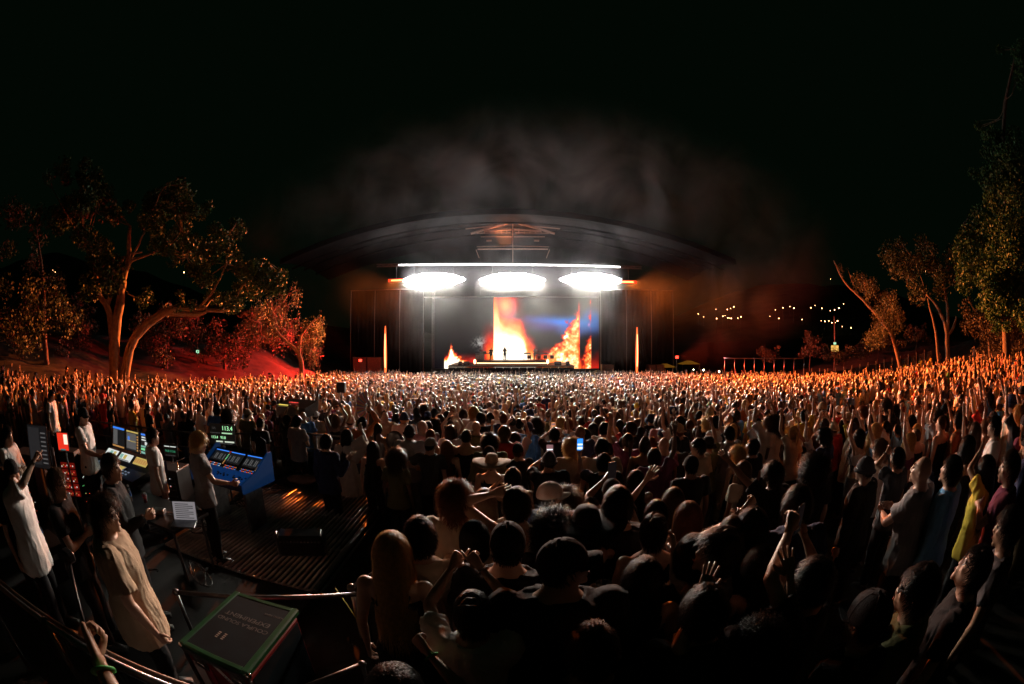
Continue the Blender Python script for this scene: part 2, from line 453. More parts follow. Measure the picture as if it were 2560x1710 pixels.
def build_screen():
    y = 63.5
    def pt(px, py): return aty(px, py, y)
    X0, X1, Y0, Y1 = 1083, 1497, 745, 921
    nu, nv = 300, 128
    px = np.linspace(X0, X1, nu); py = np.linspace(Y1, Y0, nv)
    PX, PY = np.meshgrid(px, py)
    Q = np.stack([PX.ravel() / 22, PY.ravel() / 22, 0 * PX.ravel()], 1)
    n1 = fbm(Q, 11, 5).reshape(PX.shape); n2 = fbm(Q * 2.3, 31, 5).reshape(PX.shape); n3 = fbm(Q * 5, 51, 4).reshape(PX.shape)
    g = lambda x, a, b: sstep(a, b, x)
    h = np.zeros_like(PX)
    # column of fire
    yb = np.interp(PX, [1235, 1243, 1250, 1262, 1280, 1300, 1308, 1318, 1335, 1342, 1350], [720, 738, 778, 792, 800, 808, 826, 858, 876, 890, 905])
    col = g(PY - yb + n1 * 14, -34, 50) * (PX > 1234.5) * (1 - g(PX, 1336, 1346) * .75)
    h = np.maximum(h, col * np.interp(PY, [745, 790, 850, 905], [.50, .72, .98, 1.1]))
    h = np.maximum(h, .33 * np.exp(-(((PX - 1262) / 26) ** 2 + ((PY - 765) / 34) ** 2)) * (PX > 1234.5) * 1.6)
    h = np.maximum(h, (g(PX, 1196, 1238) * g(PY, 790, 895)) ** 1.3 * .72 * (PX <= 1236) * (1 + n1 * .8))
    # right drift and tower
    xl = np.interp(PY, [745, 780, 797, 803, 830, 848, 868, 885, 905, 921], [1446, 1442, 1436, 1421, 1414, 1406, 1388, 1362, 1350, 1345])
    tw = g(PX - xl + n2 * 16, -7, 13) * (PX < 1448.5) * (1 - g(PX, 1442, 1449) * .5)
    h = np.maximum(h, tw * np.clip(.72 + n2 * .5 + n3 * .22, .2, 1.1) * g(PY, 772, 800))
    h = np.maximum(h, .25 * (PX > 1444.5) * (PX < 1448.5) * g(PY, 748, 770))
    xl2 = np.interp(PY, [838, 845, 870, 895, 921], [1475, 1470, 1462, 1456, 1452])
    h = np.maximum(h, g(PX - xl2 + n2 * 8, -3, 9) * (PX < 1476.5) * (PX > 1451) * np.clip(.5 + n3 * .7, .1, 1))
    dr = g(PX, 1335, 1360) * (1 - g(PX, 1425, 1446)) * g(PY + (PX - 1340) * .15, 868, 918)
    h = np.maximum(h, dr * np.clip(.46 + n1 * .5 + n3 * .25, .02, .8))
    # small flame, left
    yl = np.interp(PX, [1113, 1116, 1122, 1129, 1136, 1146, 1170, 1190], [897, 895, 890, 864, 884, 892, 907, 921])
    h = np.maximum(h, g(PY - yl + n3 * 9, -8, 10) * (PX > 1112) * (1 - g(PX, 1160, 1185)))
    h = np.maximum(h, (.34 + .3 * n1) * g(PY, 880, 921) * (PX > 1112) * (PX < 1452))
    ramp_x = [0, .08, .22, .42, .62, .82, 1.0, 1.3]
    C = np.stack([np.interp(h, ramp_x, [0.004, .14, .8, 1.5, 1.9, 2.1, 2.3, 2.6]),
                  np.interp(h, ramp_x, [0.003, .008, .025, .16, .46, 1.1, 1.9, 2.4]),
                  np.interp(h, ramp_x, [0.005, .006, .012, .02, .08, .45, 1.4, 2.3])], -1)
    cool = np.clip(1 - h * 4, 0, 1)[..., None]
    def blob(cx, cy, rx, ry, c, p=2):
        d = ((PX - cx + n1 * 9) / rx) ** 2 + ((PY - cy + n1 * 5) / ry) ** 2
        return np.exp(-d ** (p / 2))[..., None] * np.array(c)
    C = C + cool * (blob(1404, 805, 40, 10, (.0, .2, .75)) + blob(1424, 820, 30, 20, (0, .07, .36), 3) + blob(1478, 806, 32, 26, (0, .09, .42), 3)
                    + blob(1345, 800, 30, 9, (.02, .06, .33)) + blob(1365, 816, 40, 14, (.06, .025, .18)) + blob(1300, 805, 30, 20, (.10, .01, .03)))
    C = C + cool * blob(1206, 858, 16, 13, (.5, .48, .46)) * np.clip(.4 + n3[..., None] * 1.8, 0, 1)
    C = C + blob(1472, 812, 3, 4, (.6, .2, .25))
    t = thing('video_screen', 'giant video screen behind the stage showing white and orange flames with blue cloud', 'video screen', (0, y, ZD - .2))
    off = np.array((0, y, ZD - .2))
    P = np.array([[pt(a, b) for a in (X0, X1)] for b in (Y1, Y0)])
    U = ((PX - X0) / (X1 - X0))[..., None]; Vv = ((PY - Y1) / (Y0 - Y1))[..., None]
    xg = (P[0, 0][0] + (P[0, 1][0] - P[0, 0][0]) * U[..., 0]); zg = P[0, 0][2] + (P[1, 0][2] - P[0, 0][2]) * Vv[..., 0]
    V = np.stack([xg, 0 * xg + y, zg], -1) - off
    mb = MB().grid(V)
    me = mb.mesh('picture', smooth=False)
    ca = me.color_attributes.new('fire', 'FLOAT_COLOR', 'POINT')
    ca.data.foreach_set('color', np.concatenate([C, np.ones_like(C[..., :1])], -1).reshape(-1).astype(np.float32))
    m = bpy.data.materials.new('screen_picture'); m.use_nodes = True
    nt = m.node_tree; b = nt.nodes['Principled BSDF']
    b.inputs['Base Color'].default_value = (.004, .004, .004, 1); b.inputs['Roughness'].default_value = 1; b.inputs['Specular IOR Level'].default_value = 0
    at = nt.nodes.new('ShaderNodeAttribute'); at.attribute_name = 'fire'
    nt.links.new(at.outputs['Color'], b.inputs['Emission Color']); b.inputs['Emission Strength'].default_value = 1.0
    me.materials.append(m)
    obj('picture', me, m, t)
    x0, x1, z0, z1 = xg.min(), xg.max(), zg.min(), zg.max()
    mb = MB()
    for c, s in ((((x0 + x1) / 2, z1 + .12), (x1 - x0 + .4, .2)), (((x0 + x1) / 2, z0 - .12), (x1 - x0 + .4, .2)), ((x0 - .12, (z0 + z1) / 2), (.2, z1 - z0)), ((x1 + .12, (z0 + z1) / 2), (.2, z1 - z0))):
        mb.box(np.array((c[0], y + .06, c[1])) - off, (s[0], .3, s[1]))
    obj('frame', mb, M_STEEL, t)
    obj('casing', MB().box(np.array(((x0 + x1) / 2, y + .3, (z0 + z1) / 2)) - off, (x1 - x0, .4, z1 - z0)), M_BLACK, t)
build_screen()

def build_lamps():
    # lens-shaped pods packed with blinder lamps
    m_led = emat('blinder_glow', (1, .98, .96), 60)
    for k, px in enumerate((1083, 1281, 1479)):
        c = aty(px, 700, SY - 1.0)
        t = thing('blinder_pod', ['left lens-shaped pod of blinding white lamps over the stage', 'middle lens-shaped pod of blinding white lamps over the stage', 'right lens-shaped pod of blinding white lamps over the stage'][k],
                  'stage light', c, 0, 'blinder pods over the stage')
        nu = 40
        th = np.linspace(0, 2 * np.pi, nu, endpoint=False)
        prof = lambda s, yy: np.stack([np.sign(np.cos(th)) * np.abs(np.cos(th)) ** 1.0 * 4.4 * s, 0 * th + yy, np.sin(th) * np.abs(np.sin(th)) ** .5 * 1.02 * s], 1)
        obj('housing', MB().grid(np.array([prof(.6, .5), prof(.95, .35), prof(1.02, 0), prof(1.0, -.12), prof(.97, -.1), prof(.95, -.02)]), 0, True, True, True), M_BLACK, t, smooth=True)
        mb = MB()
        for ix in range(-20, 21):
            for iz in range(-4, 5):
                x, z = ix * .205, iz * .205
                if (x / 4.15) ** 2 + (abs(z) / .95) ** 1.4 < 1:
                    a = np.linspace(0, 2 * np.pi, 8, endpoint=False)
                    rows = np.array([np.stack([x + np.cos(a) * r, 0 * a + yy, z + np.sin(a) * r], 1) for r, yy in ((.095, -.04), (.085, -.09), (.04, -.11))])
                    mb.grid(rows, 0, True, False, True)
        obj('lens', mb, m_led, t, smooth=True)
        for sx in (-2.6, 2.6): obj('hanger', MB().tube([(sx, .2, .5), (sx, .2, 2.0)], .05, 6), M_STEEL, t)
    for k, (c, s) in enumerate(((LORG, -1), (RORG, 1))):
        t = thing('orange_flood', ['orange lamp bar at the left end of the row of white pods', 'orange lamp bar at the right end of the row of white pods'][k], 'stage light', c)
        obj('housing', MB().box((0, .12, 0), (2.2, .3, .5), bev=.08), M_BLACK, t)
        obj('lens', MB().box((-s * .2, -.06, 0), (1.7, .08, .17), bev=.03), emat('orange_glow', (1, .2, .06), 9, False), t)
        obj('painted_halo', MB().box((0, -.035, 0), (2.15, .06, .40), bev=.02), emat('orange_halo_glow', (1, .05, .012), 1.2, False), t)  # glowing plate round the lens paints the lamp's red halo
        obj('hanger', MB().tube([(0, .1, .2), (0, .1, 2.0)], .04, 6), M_STEEL, t)
    # lighting truss
    n = 60
    pts = np.array([aty(x, 661.5 + 5 * ((x - 1270) / 320) ** 2 + (x - 1270) * .008, SY - 1.0) for x in np.linspace(940, 1606, n)])
    c0 = pts[n // 2]
    t = thing('lighting_truss', 'long thin truss with bright white strip hanging above the lamp pods', 'truss', c0)
    mb = MB()
    for dy, dz in ((.25, .22), (.25, -.12), (.55, .05)):
        mb.tube(pts - c0 + np.array((0, dy, dz)), .045, 6)
    for i in range(0, n - 1):
        mb.tube([pts[i] - c0 + np.array((0, .25, .22 if i % 2 else -.12)), pts[i + 1] - c0 + np.array((0, .25, -.12 if i % 2 else .22))], .025, 5)
    obj('chords', mb, M_STEEL, t)
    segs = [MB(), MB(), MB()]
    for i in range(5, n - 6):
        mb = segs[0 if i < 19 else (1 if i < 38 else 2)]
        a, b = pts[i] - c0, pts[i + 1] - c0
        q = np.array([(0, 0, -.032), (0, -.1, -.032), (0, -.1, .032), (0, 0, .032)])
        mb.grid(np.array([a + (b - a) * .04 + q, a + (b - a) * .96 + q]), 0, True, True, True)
    for q in segs: obj('glow_strip', q, emat('strip_glow', (1, .97, .94), 36), t)  # glowing strip stands in for the brightly lit truss, also lights roof and smoke
    # floor tubes at the stage sides
    for k, (px, ya, yb_) in enumerate(((964, 815, 938), (1592, 818, 934))):
        a, b = aty(px, yb_, SY - 1), aty(px, ya, SY - 1)
        t = thing('glow_tube', ['tall glowing orange light column at the left side of the stage', 'tall glowing orange light column at the right side of the stage'][k], 'light column', (a[0], a[1], -2.6))
        zb = a[2] + 2.6; zt = b[2] + 2.6
        zz = np.linspace(zb, zt, 14); s = np.linspace(0, 1, 14)
        rr = .05 + .16 * np.sin(np.pi * np.clip(s * .93 + .07, 0, 1)) ** .8 * (1 - .4 * s)
        obj('tube', MB().tube(np.stack([0 * zz, 0 * zz, zz], 1), rr, 12), emat('tube_glow', (1, .13, .03), 2.6), t, smooth=True)
        obj('core', MB().tube(np.stack([0 * zz[2:-2], 0 * zz[2:-2] - .12, zz[2:-2]], 1), rr[2:-2] * .45, 10), emat('tube_core_glow', (1, .45, .2), 3.5, False), t, smooth=True)
        obj('base', MB().tube([(0, 0, 0), (0, 0, zb)], (.28, .16), 12), M_BLACK, t)
    for k, (p, tg) in enumerate(((LRED, (-27, 37, 3)), (RRED, (34, 40, 2.5)))):
        t = thing('red_flood', ['red floodlight on the ground left of the stage aimed at the trees', 'red floodlight on the ground right of the stage aimed at the ramp'][k], 'floodlight', (p[0], p[1] + .4, p[2] - (3.0 if k == 0 else 3.4)))
        zz = 3.0 if k == 0 else 3.4
        obj('housing', MB().box((0, .1, zz), (.5, .3, .4), bev=.05), M_BLACK, t)
        obj('stand', MB().tube([(0, .1, 0), (0, .1, zz - .2)], .05, 8), M_STEEL, t)
        obj('lens', MB().box((0, -.06, zz), (.4, .03, .3)), emat('red_glow', (1, .04, .02), 6, False), t)
build_lamps()

def build_wings():
    M_W = mat('wing_drape', (.003, .003, .0032), 1.0, spec=.0, var=.5, bump=.3, bscale=20)
    for k, s in enumerate((-1, 1)):
        t = thing('stage_wing', ['black draped wall left of the video screen', 'black draped wall right of the video screen'][k], 'wall', (s * 17.5, 57.5, -2.6))
        n = 90; u = np.linspace(-5.5, 5.5, n)
        fold = .12 * np.sin(u * 9) + .05 * np.sin(u * 23)
        P = np.array([np.stack([u, fold * (1 if z < 10 else .2), 0 * u + z], 1) for z in (0, 6, 12.8)])
        Q = P[:, ::-1] + np.array((0, .25, 0))
        obj('drape', MB().grid(np.concatenate([P, Q], 1), 0, True, True, True), M_W, t, smooth=True)
        mb = MB()
        for x in (-5.4, -1.7, 2.0, 5.4): mb.tube([(x, -.3, 0), (x, -.3, 12.6)], .06, 6)
        mb.tube([(-5.5, -.3, 12.7), (5.5, -.3, 12.7)], .06, 6)
        obj('pipe_frame', mb, M_STEEL, t)
    # tall truss leg + cable fall left, frame bar above screen
    t = thing('truss_leg', 'thin grey vertical truss leg between the screen and the left light column', 'truss', (aty(1083, 800, SY + 2)[0], SY + 2, -2.6))
    mb = MB()
    for dx, dy in ((-.15, 0), (.15, 0), (0, .25)): mb.tube([(dx, dy, 0), (dx, dy, 13)], .03, 6)
    for k in range(26): mb.tube([(-.15, 0, k * .5), (.15, 0, k * .5 + .5)], .015, 4)
    obj('chords', mb, M_STEEL, t)
    obj('foot', MB().box((0, .1, .03), (.7, .7, .06)), M_STEEL, t)
    a, b = aty(1060, 743, SY), aty(1460, 744, SY)
    t = thing('header_bar', 'thin pale horizontal bar hung just above the video screen', 'bar', (a + b) / 2)
    obj('bar', MB().tube([a - (a + b) / 2, b - (a + b) / 2], .05, 8), M_METAL, t, smooth=True)
    for x in (-9, -3, 3, 9): obj('drop_cable', MB().tube([(x, 0, 0), (x, 0, 5.5)], .012, 5), M_STEEL, t)
    # subs / equipment boxes each side
    for k, (px, wd, hh) in enumerate(((918, 4.2, 2.2), (1520, 1.6, 1.3), (1640, 2.4, 1.2))):
        p = aty(px, 925, SY - 1)
        t = thing('speaker_stack', ['wide dark speaker stack on the ground left of the stage', 'dark speaker stack beside the right stage corner', 'low dark speaker stack right of the right light column'][k], 'speakers', (p[0], SY - .6, -2.6))
        for q in range(2 if wd > 2 else 1):
            x = (q - .5) * wd / 2 if wd > 2 else 0
            obj('cabinet', MB().box((x, 0, hh / 2 + .6), (wd / 2 - .04 if wd > 2 else wd, 1.0, hh + 1.2), bev=.03), M_BLACK, t)
            obj('grille', MB().box((x, -.51, hh / 2 + .65), (wd / 2 - .2 if wd > 2 else wd - .2, .04, hh + 1.0)), M_STEEL, t)
build_wings()

# ------------------------------------------------------------------ stage smoke
def build_smoke():
    V = MB().box((5.0, 52, 14.6), (86, 40, 34))
    m = bpy.data.materials.new('stage_smoke'); m.use_nodes = True
    nt = m.node_tree; N = nt.nodes; K = nt.links
    N.remove(N['Principled BSDF'])
    pv = N.new('ShaderNodeVolumePrincipled')
    K.new(pv.outputs[0], N['Material Output'].inputs['Volume'])
    pv.inputs['Color'].default_value = (.9, .9, .92, 1)
    pv.inputs['Anisotropy'].default_value = .0
    tc = N.new('ShaderNodeTexCoord')
    nz = N.new('ShaderNodeTexNoise'); nz.inputs['Scale'].default_value = .125; nz.inputs['Detail'].default_value = 5; nz.inputs['Roughness'].default_value = .6; nz.inputs['Distortion'].default_value = 1.3
    K.new(tc.outputs['Object'], nz.inputs['Vector'])
    mr = N.new('ShaderNodeMapRange'); mr.inputs['From Min'].default_value = .43; mr.inputs['From Max'].default_value = .64
    mr.inputs['To Min'].default_value = .06; mr.inputs['To Max'].default_value = 1.0
    K.new(nz.outputs['Fac'], mr.inputs['Value'])
    # falls off away from the stage opening
    mp = N.new('ShaderNodeMapping'); mp.vector_type = 'TEXTURE'
    mp.inputs['Location'].default_value = (5.0, 50, 15.0); mp.inputs['Scale'].default_value = (42, 19, 17)
    K.new(tc.outputs['Object'], mp.inputs['Vector'])
    ln = N.new('ShaderNodeVectorMath'); ln.operation = 'LENGTH'; K.new(mp.outputs[0], ln.inputs[0])
    fo = N.new('ShaderNodeMapRange'); fo.interpolation_type = 'SMOOTHSTEP'
    fo.inputs['From Min'].default_value = .22; fo.inputs['From Max'].default_value = 1.08; fo.inputs['To Min'].default_value = 1; fo.inputs['To Max'].default_value = 0
    K.new(ln.outputs['Value'], fo.inputs['Value'])
    m1 = N.new('ShaderNodeMath'); m1.operation = 'MULTIPLY'; K.new(mr.outputs[0], m1.inputs[0]); K.new(fo.outputs[0], m1.inputs[1])
    ab = N.new('ShaderNodeVectorMath'); ab.operation = 'ABSOLUTE'; K.new(tc.outputs['Object'], ab.inputs[0])
    ds = N.new('ShaderNodeVectorMath'); ds.operation = 'DISTANCE'; K.new(ab.outputs[0], ds.inputs[0]); ds.inputs[1].default_value = (15.5, 52, 10.5)
    hm = N.new('ShaderNodeMapRange'); hm.interpolation_type = 'SMOOTHSTEP'; hm.inputs['From Min'].default_value = 1.0; hm.inputs['From Max'].default_value = 6
    K.new(ds.outputs['Value'], hm.inputs['Value'])
    m0 = N.new('ShaderNodeMath'); m0.operation = 'MULTIPLY'; K.new(m1.outputs[0], m0.inputs[0]); K.new(hm.outputs[0], m0.inputs[1]); m1 = m0
    sx = N.new('ShaderNodeSeparateXYZ'); K.new(ab.outputs[0], sx.inputs[0])
    def ramp(sock, a, b, lo, hi):
        q = N.new('ShaderNodeMapRange'); q.interpolation_type = 'SMOOTHSTEP'; q.inputs['From Min'].default_value = a; q.inputs['From Max'].default_value = b; q.inputs['To Min'].default_value = lo; q.inputs['To Max'].default_value = hi
        K.new(sock, q.inputs['Value']); return q.outputs[0]
    hi_ = ramp(sx.outputs['Z'], 10.5, 25, .0, 1.5); mid_ = ramp(sx.outputs['X'], 6.0, 14.5, .26, .02)
    mxn = N.new('ShaderNodeMath'); mxn.operation = 'MAXIMUM'; K.new(hi_, mxn.inputs[0]); K.new(mid_, mxn.inputs[1])
    sr = N.new('ShaderNodeSeparateXYZ'); K.new(tc.outputs['Object'], sr.inputs[0])
    rt = ramp(sr.outputs['X'], 20, 30, 0, .9); mx2 = N.new('ShaderNodeMath'); mx2.operation = 'MAXIMUM'; K.new(mxn.outputs[0], mx2.inputs[0]); K.new(rt, mx2.inputs[1]); mxn = mx2
    bk = ramp(sr.outputs['Y'], 53.6, 55.5, 0, .5); mx3 = N.new('ShaderNodeMath'); mx3.operation = 'MAXIMUM'; K.new(mxn.outputs[0], mx3.inputs[0]); K.new(bk, mx3.inputs[1]); mxn = mx3
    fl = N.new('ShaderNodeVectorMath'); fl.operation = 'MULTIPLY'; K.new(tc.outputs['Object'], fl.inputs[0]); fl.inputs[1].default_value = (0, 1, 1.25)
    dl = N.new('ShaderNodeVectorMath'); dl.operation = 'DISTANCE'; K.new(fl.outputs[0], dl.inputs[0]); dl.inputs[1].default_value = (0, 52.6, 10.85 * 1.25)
    near = ramp(dl.outputs['Value'], .3, 3.0, 2.2, 0); inx = ramp(sx.outputs['X'], 12.5, 14.5, 1, 0)  # extra dense smoke shaped round the pods to imitate bloom
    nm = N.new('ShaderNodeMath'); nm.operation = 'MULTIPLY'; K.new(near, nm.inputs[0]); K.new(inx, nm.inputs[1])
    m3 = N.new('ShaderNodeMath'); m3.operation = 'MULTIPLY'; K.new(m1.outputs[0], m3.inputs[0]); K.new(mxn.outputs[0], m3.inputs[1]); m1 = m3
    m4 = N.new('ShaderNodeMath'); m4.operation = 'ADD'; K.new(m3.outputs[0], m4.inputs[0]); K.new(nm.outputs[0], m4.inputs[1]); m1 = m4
    m2 = N.new('ShaderNodeMath'); m2.operation = 'MULTIPLY'; K.new(m1.outputs[0], m2.inputs[0]); m2.inputs[1].default_value = .05
    K.new(m2.outputs[0], pv.inputs['Density'])
    try: m.cycles.volume_step_rate = 1.0
    except Exception: pass
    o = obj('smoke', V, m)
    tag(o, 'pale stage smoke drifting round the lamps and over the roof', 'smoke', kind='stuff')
build_smoke()
# ------------------------------------------------------------------ trees
M_BARK = mat('pale_bark', (.26, .19, .13), .85, var=.35, vscale=5, bump=.7, bscale=16)
M_BARK2 = mat('dark_bark', (.13, .10, .075), .9, var=.4, vscale=6, bump=.7, bscale=18)
def leafmat(name, c):
    m = mat(name, c, .55, spec=.35, var=.55, vscale=3)
    return m
M_LEAF = [leafmat('oak_leaves', (.034, .095, .03)), leafmat('dry_leaves', (.045, .07, .028)), leafmat('willow_leaves', (.10, .11, .05)), leafmat('broad_leaves', (.04, .12, .04)), leafmat('shrub_leaves', (.07, .06, .035))]
def leaves(cl, size, per, seed=0, hang=0.0, m=0):
    """cl: (n,4) cluster centres and radii -> leaf-sized bent faces scattered through their volumes"""
    r = np.random.default_rng(seed)
    mb = MB()
    C = []
    for c in cl:
        n = max(8, int(per * c[3] ** 2))
        d = r.normal(size=(n, 3)); d /= np.linalg.norm(d, axis=1)[:, None]
        rad = c[3] * r.random(n) ** .45
        p = c[:3] + d * rad[:, None] * np.array((1, 1, .8 + hang))
        keep = fbm(p * 1.9, 3 + seed, 4) > -.13 - .10 * (rad < .5 * c[3])
        p = p[keep]
        if hang: p[:, 2] -= hang * r.random(len(p)) ** 2 * c[3] * 1.2
        C.append(p)
    p = np.concatenate(C); n = len(p)
    a = r.normal(size=(n, 3)); a[:, 2] -= hang * 2.5; a /= np.linalg.norm(a, axis=1)[:, None]
    b = np.cross(a, r.normal(size=(n, 3))); b /= np.linalg.norm(b, axis=1)[:, None]
    nn = np.cross(a, b)
    L = (size * (.6 + .8 * r.random(n)))[:, None]
    W = L * (.38 if not hang else .22)
    v = np.stack([p - a * L * .5, p + b * W + nn * L * .06, p + a * L * .5, p - b * W + nn * L * .06], 1).reshape(-1, 3)
    q = np.arange(n * 4).reshape(-1, 4)
    return mb.add(v, [q], m)
def limb(mb, pts, r0, r1, seg=9, wob=.03, seed=0, m=0):
    pts = np.asarray(pts, float)
    n = len(pts); t = np.linspace(0, 1, n); tt = np.linspace(0, 1, (n - 1) * 5 + 1)
    # smooth path
    P = np.stack([np.interp(tt, t, pts[:, k]) for k in range(3)], 1)
    for _ in range(4): P[1:-1] = (P[:-2] + 2 * P[1:-1] + P[2:]) / 4
    rad = r0 + (r1 - r0) * tt
    nz = fbm(P * 2.5, seed + 5, 3)
    P = P + np.stack([nz, fbm(P * 2.5, seed + 15, 3), 0 * nz], 1) * wob * (tt * (1 - tt) * 4)[:, None] * 4
    return mb.tube(P, rad * (1 + .18 * fbm(P * 4, seed, 3)), seg, m)
def twigs(mb, ends, cl, r, seed=0):
    rr = np.random.default_rng(seed)
    ends = np.asarray(ends)
    for c in cl:
        e = ends[np.argmin(np.linalg.norm(ends - c[:3], axis=1))]
        mid = (e + c[:3]) / 2 + rr.normal(size=3) * .12 * np.linalg.norm(e - c[:3])
        limb(mb, [e, mid, c[:3]], r, r * .3, 6, .02, seed)
        for k in range(4):
            d = rr.normal(size=3); d /= np.linalg.norm(d)
            limb(mb, [mid, (mid + c[:3]) / 2 + d * c[3] * .4, c[:3] + d * c[3] * .8], r * .4, r * .1, 5, .02, seed + k)
def tree(name, label, base_px, D, limbs, clusters, leafsize, per, bark, leaf, seed, hang=0, tw=.05, group='trees round the lawn', depth=1.0):
    b = np.array(atd(*base_px, D)); yaw = b / np.linalg.norm(b[:2])
    gz = float(terrain(b[0], b[1]))
    t = thing(name, label, 'tree', (b[0], b[1], min(gz, b[2]) - .1), 0, group)
    off = np.array((b[0], b[1], min(gz, b[2]) - .1))
    rr = np.random.default_rng(seed)
    f = 2 * F_PX
    # a picture point placed at the tree's own horizontal distance, plus its own depth offset
    dh = math.hypot(b[0], b[1])
    def at(px, py, dd=0.0):
        v = ray(px, py); h = math.hypot(v[0], v[1])
        return np.array((0, 0, CAMZ)) + v * ((dh + dd) / h)
    mb = MB(); ends = []
    for (pts, r0, r1) in limbs:
        P = [at(*p) for p in pts]
        if pts[0][1] > base_px[1] - 12: P[0][2] = off[2]
        limb(mb, np.array(P) - off, r0, r1, 10, .03, seed)
        ends += list(np.array(P)[len(P) // 2:] - off)
    cl = []
    mpp = dh / F_PX * 1.12
    for (x, y, rad) in clusters:
        R0 = rad * mpp * 1.25
        for k in range(6):
            dd = rr.normal() * R0 * 1.6 * depth
            c = at(x + rr.normal() * rad * .75, y + rr.normal() * rad * .62, dd) - off
            cl.append((*c, R0 * (.38 + .5 * rr.random())))
    cl = np.array(cl)
    twigs(mb, ends, cl[::5], tw * .8, seed)
    obj('trunk', mb, bark, t, smooth=True)
    obj('crown', leaves(cl, leafsize, per, seed, hang), leaf, t)
    return t
def c8(l, s=2.613, ox=0, oy=400): return [(ox + x / s, oy + y / s, r / s) for x, y, r in l]
def build_trees():
    o8 = lambda l: [(x / 2.613, 400 + y / 2.613) for x, y in l]
    oak_limbs = [
        (o8([(752, 1400), (742, 1200), (765, 1050), (782, 950), (796, 800), (822, 720), (845, 640), (840, 520), (850, 430)]), .42, .10),
        (o8([(742, 1190), (728, 1080), (708, 960), (655, 900), (637, 800), (612, 690), (560, 560)]), .30, .06),
        (o8([(706, 940), (728, 870), (745, 710), (830, 620), (930, 600)]), .17, .05),
        (o8([(797, 790), (850, 660), (925, 635), (1100, 570)]), .14, .04),
        (o8([(775, 1400), (845, 1200), (950, 1080), (1060, 1000), (1150, 968), (1250, 975), (1340, 965)]), .34, .15),
        (o8([(1060, 1000), (1150, 1000), (1280, 1015), (1345, 990)]), .2, .12),
        (o8([(1340, 980), (1440, 985), (1520, 975), (1530, 900), (1600, 800), (1700, 760)]), .13, .04),
        (o8([(1300, 960), (1400, 860), (1480, 680), (1500, 480)]), .09, .03),
        (o8([(822, 720), (960, 450), (1000, 330)]), .09, .03)]
    oak_cl = c8([(450, 90, 70), (520, 60, 50), (600, 230, 90), (480, 420, 110), (540, 500, 80), (700, 230, 60), (765, 380, 60), (960, 300, 90), (1000, 430, 60), (1180, 230, 80), (1200, 350, 60), (1080, 330, 50), (1290, 300, 50), (1100, 520, 100), (1200, 590, 80),
                 (1290, 690, 80), (1310, 770, 60), (1500, 420, 60), (1510, 530, 50), (1400, 560, 70), (1530, 660, 60), (1620, 740, 90), (1600, 850, 60), (1440, 900, 80), (1540, 920, 50), (1760, 790, 70), (1800, 850, 60), (1710, 700, 50), (650, 590, 70),
                 (700, 770, 90), (650, 730, 60), (790, 740, 50), (570, 890, 35), (960, 900, 50), (1200, 930, 50), (640, 650, 60)])
    tree('oak_tree', 'large spreading oak with forked orange lit trunk at the left', (290, 938), 26, oak_limbs, oak_cl, .15, 900, M_BARK, M_LEAF[0], 3)
    tree('weeping_tree', 'weeping red lit tree with thin curved trunk left of the stage', (754, 942), 44, [
        (o8([(1972, 1412), (1970, 1320), (1947, 1250), (1885, 1200), (1830, 1150), (1760, 1050), (1710, 1060)]), .28, .07), (o8([(1955, 1280), (1965, 1140), (2040, 1060)]), .15, .05), (o8([(1800, 1110), (1780, 980), (1860, 920)]), .12, .04)],
        c8([(1750, 1000, 60), (1740, 1090, 50), (1830, 1010, 60), (1870, 1110, 50), (1830, 1190, 40), (2050, 1060, 50), (2075, 1130, 45), (2020, 1220, 45), (2040, 1280, 30), (1980, 1180, 40), (1690, 1190, 30), (1870, 910, 50)]), .17, 420, M_BARK, M_LEAF[2], 8, hang=.9)
    dark = [((120, 930), 32, [(60, 560, 40), (30, 640, 45), (100, 700, 45), (70, 780, 40), (120, 820, 40), (30, 840, 40), (150, 760, 30)], 'tall dim tree at the far left edge behind the crowd', [(120, 930), (112, 840), (112, 700), (90, 560)]),
            ((200, 925), 38, [(190, 850, 28), (170, 800, 30), (215, 820, 25), (200, 780, 30)], 'small dim tree between the left edge and the big oak', [(200, 925), (198, 880), (195, 800)]),
            ((415, 925), 40, [(390, 830, 30), (430, 850, 35), (460, 820, 30), (410, 790, 28), (370, 860, 25)], 'bushy dark tree behind the oak low branch', [(415, 925), (412, 870), (410, 800)]),
            ((563, 930), 46, [(545, 870, 26), (575, 880, 24), (600, 885, 18), (560, 850, 24), (530, 890, 20), (590, 865, 20)], 'small red speckled tree on the bank right of the sign pole', [(563, 938), (560, 905), (565, 860)]),
            ((640, 915), 58, [(640, 850, 22), (665, 820, 24), (690, 780, 26), (640, 800, 26), (610, 830, 22)], 'dark tree on the bank behind the weeping tree', [(640, 915), (640, 860), (650, 800)])]
    for k, (b, D, cl, lab, lm) in enumerate(dark):
        tree('shade_tree', lab, b, D, [(lm, .22, .06)], cl, .18, 260, M_BARK2, M_LEAF[(1, 4, 4, 1, 0)[k]], 20 + k, tw=.04)
    o1 = lambda l: [(1700 + x / 2.73, 600 + y / 2.73) for x, y in l]
    c1 = lambda l: [(1700 + x / 2.73, 600 + y / 2.73, r / 2.73) for x, y, r in l]
